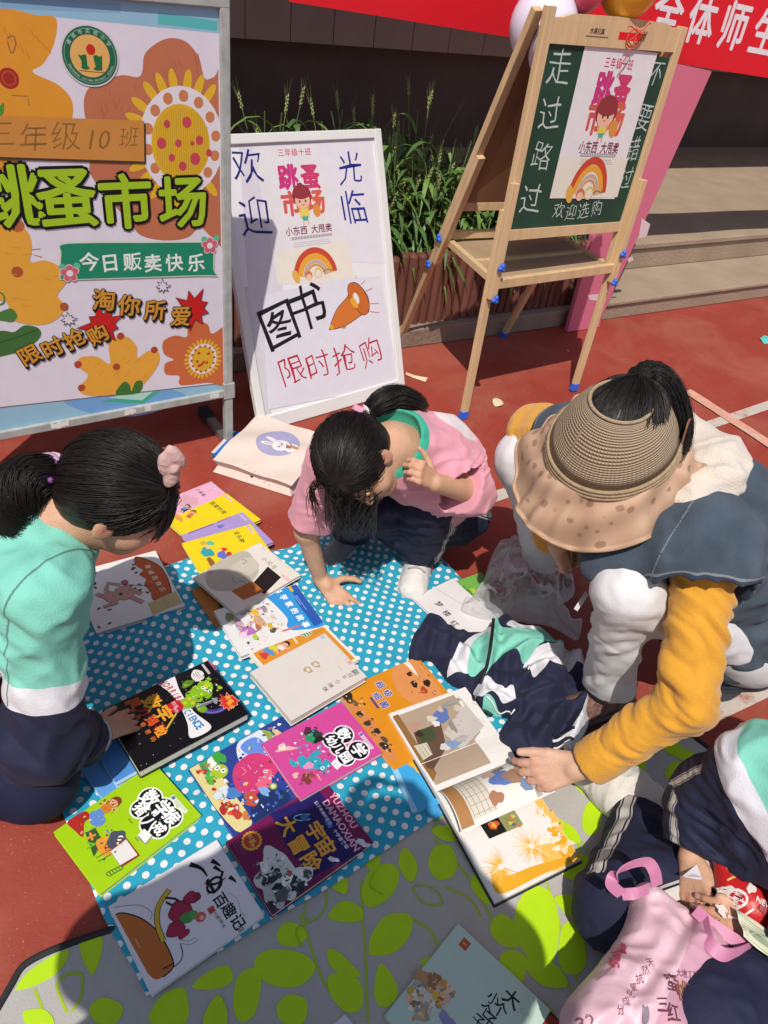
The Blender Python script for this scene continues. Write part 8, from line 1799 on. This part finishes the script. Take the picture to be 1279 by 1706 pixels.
# crumpled clear plastic bag
pm = bpy.data.materials.new('clear_plastic_film'); pm.use_nodes = True; t = pm.node_tree; b = t.nodes['Principled BSDF']; b.inputs['Base Color'].default_value = (.88, .86, .86, 1); b.inputs['Roughness'].default_value = .10; b.inputs['Specular IOR Level'].default_value = .8
tr = node(t, 'ShaderNodeBsdfTransparent'); mxs = node(t, 'ShaderNodeMixShader'); lw_ = node(t, 'ShaderNodeLayerWeight'); lw_.inputs[0].default_value = .35
tc = node(t, 'ShaderNodeTexCoord'); no = node(t, 'ShaderNodeTexNoise'); no.inputs['Scale'].default_value = 16; no.inputs['Detail'].default_value = 1; t.links.new(tc.outputs['Object'], no.inputs[0]); bp = node(t, 'ShaderNodeBump'); bp.inputs['Strength'].default_value = .6; bp.inputs['Distance'].default_value = .02; t.links.new(no.outputs[0], bp.inputs['Height']); t.links.new(bp.outputs[0], b.inputs['Normal']); t.links.new(bp.outputs[0], lw_.inputs['Normal'])
fac = math_(t, 'ADD', math_(t, 'MULTIPLY', lw_.outputs['Facing'], .85), .16); t.links.new(fac, mxs.inputs[0]); t.links.new(tr.outputs[0], mxs.inputs[1]); t.links.new(b.outputs[0], mxs.inputs[2]); t.links.new(mxs.outputs[0], t.nodes['Material Output'].inputs['Surface'])
ol = gp(crom([(768, 1020), (775, 1005), (800, 985), (810, 950), (822, 925), (850, 922), (885, 928), (915, 945), (940, 960), (958, 985), (945, 1000), (925, 1008), (940, 1035), (965, 1058), (958, 1064), (935, 1050), (912, 1040), (880, 1036), (850, 1030), (810, 1034)], 3, True), .03)
def bh(X, Y, sd_): return .018 + .055 * np.clip(sd_ / .06, 0, 1) * (.5 + n2(X, Y, 13, 3)) + .045 * (1 - np.abs(2 * n2(X, Y, 26, 2) - 1)) ** 2 + .020 * (1 - np.abs(2 * n2(X, Y, 70, 7) - 1))
po = heap('plastic_bag', ol, .0215, bh, .0034, pm, it=1); tag(po, 'crumpled clear plastic bag with faint red print beside the white novel', 'plastic bag')
pk_ = ink('#b5324a'); mb = MB(); dgv = np.array([v.co for v in po.data.vertices]) + np.array(po['base'])
def on_bag(x, y): p = at(x, y, .06); k = np.argsort(np.hypot(dgv[:, 0] - p[0], dgv[:, 1] - p[1]))[:10]; return V3(p[0], p[1], dgv[k, 2].max() + .001)
for k in range(26):
    rd = random.Random(k + 2); x, y = rd.uniform(800, 832), rd.uniform(965, 1010); mb.ribbon([on_bag(x, y), on_bag(x + rd.uniform(2, 6), y + rd.uniform(-4, 4))], .003, V3(.3, .9, 0), .0004)
mb.ribbon([on_bag(868 + k * 6, 984 + k * 2.2) for k in range(7)], [.004, .009, .012, .011, .010, .008, .004], V3(.3, .9, 0), .0004); mb.build('print', [pk_], po)

# cream paper carrier bag with a rabbit print, lying against the white board
A0, A1, A2, A3 = at(458, 674, .062), at(524, 744, .050), at(466, 822, .048), at(375, 752, .055)     # top far, bottom far, bottom near, top near
TB = Plane((A0 + A1 + A2 + A3) / 4, ((A3 - A0) + (A2 - A1)) / 2 * -1, ((A0 - A1) + (A3 - A2)) / 2)
wt, ht = (np.linalg.norm(A3 - A0) + np.linalg.norm(A2 - A1)) / 4, (np.linalg.norm(A0 - A1) + np.linalg.norm(A3 - A2)) / 4
tb = thing('carrier_bag', 'cream paper carrier bag with a printed rabbit lying by the white board', 'bag', [*TB.P[:2], 0])
crm = mat('cream_paper', (.66, .56, .49), rough=.8, var=.05, vs=10, bump=.12, bs=30)
def tbz(a, b): return .010 * math.cos(a / wt * 1.4) * math.cos(b / ht * 1.2) + .005 * math.sin(a * 35 + b * 22) * math.sin(b * 18) - .006 * abs(math.sin((a + b * .6) * 9))
def tbw(a, b, c): return TB.to(a, b, c + tbz(a, b))
mb = MB(); n = 26; V = []; Fs = []
for i in range(n + 1):
    for j in range(n + 1): V.append(tbw(-wt + 2 * wt * i / n, -ht + 2 * ht * j / n, 0))
for i in range(n):
    for j in range(n): q = i * (n + 1) + j; Fs.append((q, q + n + 1, q + n + 2, q + 1))
mb.add(V, Fs)
def drop(p, k): return V3(p[0], p[1], max(.004, p[2] - .055 * k))
for a0, a1, b0, b1 in ((-1, 1, -1, -1), (-1, -1, -1, 1), (1, 1, -1, 1)):
    V = []; Fs = []; m_ = 12
    for i in range(m_ + 1):
        p = tbw(wt * (a0 + (a1 - a0) * i / m_), ht * (b0 + (b1 - b0) * i / m_), 0); c = TB.P; inn = (c - p) * .16; q = p + inn * .5; V += [p, V3(q[0], q[1], p[2] * .5), V3(p[0], p[1], .003)]
    for i in range(m_): q = i * 3; Fs += [(q, q + 3, q + 4, q + 1), (q + 1, q + 4, q + 5, q + 2)]
    mb.add(V, Fs)
V = []; Fs = []
for i in range(n + 1):
    for j in range(n + 1): p = TB.to(-wt + 2 * wt * i / n, -ht + 2 * ht * j / n, 0); V.append(V3(p[0], p[1], .003))
for i in range(n):
    for j in range(n): q = i * (n + 1) + j; Fs.append((q, q + 1, q + n + 2, q + n + 1))
mb.add(V, Fs)
A = Warped(z0=.0006); c = TB.px(463, 740); lil = '#9a98b8'
A.ell(c[0], c[1], wt * .50, ht * .52, lil, 0, 40)
for k in range(20): rd = random.Random(k); A.line([(c[0] + rd.uniform(-.4, .3) * wt, c[1] + rd.uniform(-.4, .4) * ht), (c[0] + rd.uniform(-.4, .3) * wt, c[1] + rd.uniform(-.4, .4) * ht)], .0012, '#a9a8c4')
x0, y0 = TB.px(468, 746); wv = '#dcd6d4'; A.ell(x0 - .012, y0 + .042, .009, .026, wv, 12); A.ell(x0 + .016, y0 + .042, .009, .026, wv, -14); A.ell(x0 - .012, y0 + .042, .004, .016, '#b9a8a4', 12); A.ell(x0, y0, .034, .030, wv); A.ell(x0 + .004, y0 - .036, .028, .022, wv)
for x in (-.011, .011): A.ell(x0 + x, y0 + .003, .003, .004, '#4a4450')
A.ell(x0, y0 - .005, .002, .0015, '#6a5a60'); A.blob(x0 + .008, y0 - .026, .016, .012, '#9a6240', 2, .2); A.blob(x0 + .010, y0 - .045, .008, .016, '#b08a62', 3, .15); A.line([(x0 - .03, y0 - .05), (x0 - .03, y0 - .034)], .002, '#b0aec8')
for i, ch in enumerate('rabbit'): A.text(ch, -wt * .32 + i * .014, -ht * .62 if False else TB.px(412, 786)[1], .017, '#8a827e') if False else None
for i in range(6): p = TB.px(409 + i * 7.2, 775 + i * 5.2); A.line([(p[0] - .004, p[1] - .002), (p[0] + .002, p[1] + .005), (p[0] + .005, p[1] - .003)], .0012, '#8f8782')
A.cutup(.02); A.cutup(.02, 0)
A.build(TB, 'bag_body', tb, (mb, [crm]), warp=tbw, rough=.6)
b = Book('blue covered book sticking out of the open cream paper bag', (376, 742), (410, 706), (410, 790), .018, .012, '#1f6fc0', 'blue book in the paper bag'); b.A.rect(-b.W, b.H - .012, b.W, b.H, '#d9c8c0'); b.finish(); del b.root['group']

# pink carrier bag in the lap of the child at the right
pbm = mat('pink_plastic_bag', (.66, .40, .47), rough=.35, var=.07, vs=9, bump=.35, bs=24, spec=.5); pbd = mat('pink_strap', (.54, .20, .33), rough=.5, var=.08)
zb_ = .215; ol_px = [(944, 1672), (962, 1640), (1000, 1598), (1040, 1545), (1056, 1510), (1064, 1470), (1078, 1456), (1120, 1485), (1165, 1512), (1200, 1530), (1248, 1574), (1238, 1600), (1200, 1660), (1165, 1720), (1080, 1760), (985, 1765), (948, 1720)]
ol = gp(crom(ol_px, 3, True), zb_)
def pbh(X, Y, sd_):
    q = at(1130, 1560, zb_); r = (X - q[0]) * .75 + (Y - q[1]) * -.66
    return .020 + .045 * np.clip(sd_ / .07, 0, 1) ** .7 + .016 * (1 - np.abs(2 * n2(X, Y, 16, 5) - 1)) + .007 * (1 - np.abs(2 * n2(X, Y, 42, 3) - 1)) - .014 * np.exp(-(r / .012) ** 2)
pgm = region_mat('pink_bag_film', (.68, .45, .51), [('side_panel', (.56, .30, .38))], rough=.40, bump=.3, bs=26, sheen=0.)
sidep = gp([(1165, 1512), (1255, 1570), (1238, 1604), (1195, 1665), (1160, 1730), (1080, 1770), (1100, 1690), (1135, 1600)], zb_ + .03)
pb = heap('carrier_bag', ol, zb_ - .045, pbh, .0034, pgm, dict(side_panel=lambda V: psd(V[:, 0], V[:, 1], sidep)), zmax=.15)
tag(pb, 'shiny pink carrier bag with strap handles on the lap of the seated child', 'bag')
dgv = np.array([v.co for v in pb.data.vertices]) + np.array(pb['base'])
def on_pb(a, b, c=0.): k = np.argsort(np.hypot(dgv[:, 0] - a, dgv[:, 1] - b))[:8]; return V3(a, b, dgv[k, 2].max() + .0006 + c)
class OnPB: pass
A = Warped(z0=0.); PBx = Plane((0, 0, zb_ + .03), (math.cos(R(-12)), math.sin(R(-12)), 0), (math.sin(R(12)), math.cos(R(12)), 0)); P = PBx.px
tk = '#6a3a44'
for i, (ch, x, y, s) in enumerate((('蜜', 1118, 1638, .025), ('桃', 1142, 1648, .025), ('三', 1104, 1674, .020), ('红', 1126, 1684, .023))): A.text(ch, *P(x, y), s, tk if ch != '桃' else '#8a5a34', bold=.012, rot=20)
for i, ch in enumerate('天然抗氧化成分'): A.text(ch, *P(1084 - i * 8, 1602 + i * 13), .013, '#8a525e', rot=28)
A.text('32', *P(980, 1698), .026, '#8a525e', rot=25); A.text('大地工坊', *P(1146, 1622), .010, '#8a525e', rot=20); A.line([P(1138, 1632), P(1160, 1640)], .001, '#8a525e')
for x, y in ((1028, 1596), (1035, 1580), (1045, 1570)): A.blob(*P(x, y), .006, .010, '#a8485a', x, .4)
A.blob(*P(1078, 1690), .005, .014, '#8a7a86', 4, .3, rot=10); A.line([P(1050, 1560), P(1030, 1600), P(1000, 1625)], .0012, '#9a5a66'); A.blob(*P(1165, 1660), .007, .012, '#7a6a72', 5, .4)
A.cutup(.012); A.cutup(.012, 0)
def pbw(a, b, c): p = PBx.to(a, b, 0); return on_pb(p[0], p[1], c)
pr = A.build(PBx, 'print', pb, None, warp=pbw, rough=.4)
def strap_(L, w, sidev, nm='handle'): mb = MB(); mb.ribbon(crom3([at(*p) for p in L], 14), w, V3(*sidev), .002); mb.build(nm, [pbd], pb)
strap_([(1036, 1490, .25), (1018, 1470, .275), (1040, 1446, .30), (1076, 1436, .305), (1090, 1452, .29), (1094, 1475, .255)], .020, (.5, .3, .8)); strap_([(1036, 1490, .25), (1060, 1488, .26), (1080, 1480, .25)], .018, (.1, .7, .5))
strap_([(1158, 1516, .236), (1180, 1536, .24), (1215, 1560, .24), (1245, 1578, .235)], .020, (.4, .6, .4)); strap_([(1170, 1530, .235), (1180, 1570, .25), (1205, 1590, .25), (1235, 1585, .24), (1258, 1570, .235)], .022, (.5, .5, .4))

# red lion pouch at the right edge
rc = at(1252, 1478, .24); v = Vol(rc - .11, rc + .11, .003); v.ell(rc, V3(.060, .070, .036), np.array([nz(V3(1, .2, 0)), nz(V3(-.2, 1, 0)), V3(0, 0, 1)]), .01); v.ell(rc + V3(-.01, .045, .010), V3(.05, .025, .028), None, .02); v.wrinkle(.004, 22, 5)
ro = flesh(v, 'pouch', mat('red_satin', (.50, .012, .014), rough=.4, var=.12, vs=14, bump=.15), None); tag(ro, 'red satin pouch with white and gold lion face print in the child\'s lap', 'pouch')
dgr = np.array([q.co for q in ro.data.vertices]) + np.array(ro['base']); A = Warped(z0=0.); RP = Plane(rc + ZZ * .03, nz(V3(.8, -.6, 0)), nz(V3(.6, .8, 0))); P = RP.px
wv = '#d9cfc8'; A.blob(*P(1215, 1478), .012, .010, wv, 2, .3); A.ell(*P(1232, 1492), .015, .013, wv); A.ell(*P(1232, 1492), .011, .0095, '#b51f22'); A.ell(*P(1233, 1492), .007, .006, wv); A.ell(*P(1234, 1492), .0045, .004, '#3a1418')
A.blob(*P(1250, 1482), .006, .010, wv, 4, .3); A.blob(*P(1212, 1505), .010, .008, wv, 5, .4); A.blob(*P(1225, 1450), .014, .007, '#c9924a', 6, .4); A.blob(*P(1248, 1460), .012, .009, '#c98a52', 7, .4); A.blob(*P(1262, 1450), .012, .012, '#d0a06a', 8, .4); A.line([P(1215, 1462), P(1240, 1455), P(1262, 1470)], .003, '#dcb06a'); A.line([P(1222, 1515), P(1240, 1520), P(1258, 1512)], .003, wv)
A.rect(*P(1262, 1512), P(1262, 1512)[0] + .034, P(1262, 1512)[1] + .012, '#8a1820'); A.text('NEW', P(1270, 1500)[0] + .004, P(1270, 1500)[1] - .004, .012, wv, bold=.03, rot=10)
A.cutup(.010); A.cutup(.010, 0)
def rw_(a, b, c): p = RP.to(a, b, 0); k = np.argsort(np.hypot(dgr[:, 0] - p[0], dgr[:, 1] - p[1]))[:6]; return V3(p[0], p[1], dgr[k, 2].max() + .0006 + c)
A.build(RP, 'print', ro, None, warp=rw_, rough=.35)

# banknotes
def note(label, L, z, col, curl=.006, group='small banknotes in hands'):
    q = [at(x, y, zz) for (x, y), zz in zip(L, z)]; n, m_ = 12, 6; V = []; Fs = []; nn_ = nz(np.cross(q[1] - q[0], q[3] - q[0]))
    def S(a, b): return (q[0] * (1 - a) * (1 - b) + q[1] * a * (1 - b) + q[2] * a * b + q[3] * (1 - a) * b) + nn_ * (curl * math.sin(a * 3.1) + .003 * math.sin(a * 9 + b * 4))
    for o in (0, -.0005):
        for i in range(n + 1):
            for j in range(m_ + 1): V.append(S(i / n, j / m_) + nn_ * o)
    k = (n + 1) * (m_ + 1)
    for o in (0, 1):
        for i in range(n):
            for j in range(m_): a = o * k + i * (m_ + 1) + j; f = (a, a + m_ + 1, a + m_ + 2, a + 1); Fs.append(f[::-1] if o else f)
    mb = MB(); mb.add(V, Fs); A = Warped(z0=.0004); A.rect(.03, .06, .97, .94, col[1]); A.blob(.70, .5, .14, .34, col[2], 3, .2); A.blob(.30, .5, .10, .24, col[3], 5, .3); A.rect(.04, .70, .14, .88, col[2]); A.rect(.86, .12, .95, .3, col[2])
    for r_ in (.2, .3): A.ring(.32, .5, r_ * .5, r_ * 1.2, .012, col[3])
    A.cutup(.1, 0); w_ = lambda a, b, c: S(a, b) + nn_ * c
    o = A.build(None, 'banknote', None, (mb, [ink(col[0])]), warp=w_, rough=.6); tag(o, label, 'banknote', group)
g_ = ('#c9c6b0', '#bdbda2', '#7a8a6e', '#98a084'); p_ = ('#cfc8cc', '#c0b6c4', '#7a6a8e', '#9a8aa8')
note('crumpled greenish banknote standing up above the child\'s hand', [(1168, 1410), (1178, 1385), (1212, 1352), (1206, 1408)], (.235, .262, .285, .235), g_, .010)
note('pale lilac banknote held flat between the child\'s fingers', [(1136, 1460), (1196, 1410), (1222, 1418), (1185, 1468)], (.222, .240, .245, .226), p_, .006)
note('folded greenish banknote under the child\'s other hand at the edge', [(1222, 1512), (1238, 1560), (1290, 1600), (1300, 1565)], (.262, .262, .262, .262), g_, .005)
note('bundle of folded brown banknotes in the woman\'s half hidden hand', [(944, 905), (968, 902), (972, 938), (950, 948)], (.44, .44, .40, .40), ('#a8906a', '#9a7a52', '#6a4a32', '#7a5a42'), .004)
# blue card with white edge held below the visor
mb = MB(); q = [at(x, y, .40) for x, y in ((975, 985), (980, 992), (962, 1018), (956, 1014))]; mb.box8([p - ZZ * .001 for p in q] + [p + ZZ * .001 for p in q]); tag(mb.build('card', [ink('#d5d0cf')]), 'small white card poking out beside the woman\'s white knee', 'card')
# litter on the court
lm = mat('torn_yellow_paper', (.66, .55, .36), rough=.8, var=.08); tl_ = mat('torn_teal_paper', (.10, .50, .44), rough=.7)
def scrap(L, m, label, z=.004):
    P_ = [tuple(at(x, y)[:2]) for x, y in L]; mb = MB(); mb.prism(P_, lambda a, b, c: V3(a, b, c + .004 * math.sin(a * 60 + b * 45) + .004), .001, .0025); tag(mb.build('paper_scrap', [m]), label, 'paper scrap')
scrap([(676, 621), (690, 626), (712, 633), (708, 638), (688, 630), (675, 627)], lm, 'thin torn strip of yellow paper beside the white board'); scrap(crom([(820, 669), (830, 666), (837, 671), (836, 678), (824, 678)], 3, True), lm, 'small cream paper scrap on the red court near the easel leg')
scrap([(1265, 566), (1272, 560), (1290, 566), (1292, 574), (1272, 573)], tl_, 'torn teal paper scrap on the red court at the right edge')
rd = random.Random(12)
# white sheet corner and dark box corner at the bottom edge
mb = MB(); q = [at(x, y, .009) for x, y in ((574, 1690), (600, 1720), (560, 1760), (535, 1725))]; mb.box8([V3(p[0], p[1], .0079) for p in q] + [V3(p[0], p[1], .0095) for p in q]); tag(mb.build('paper_sheet', [ink('#d3cfd0')]), 'corner of a white sheet at the front edge of the mat', 'paper sheet')
b = Book('dark brown book under the mint green picture book', (905, 1672), (960, 1730), (860, 1720), .0085, .006, '#2a1a16', 'picture books for sale'); b.A.blob(0, .02, .02, .015, '#8a2e1e', 3, .3); b.finish()

# ------------------------------------------------------------------ tidy up helper properties
for o in bpy.data.objects:
    if 'base' in o: del o['base']
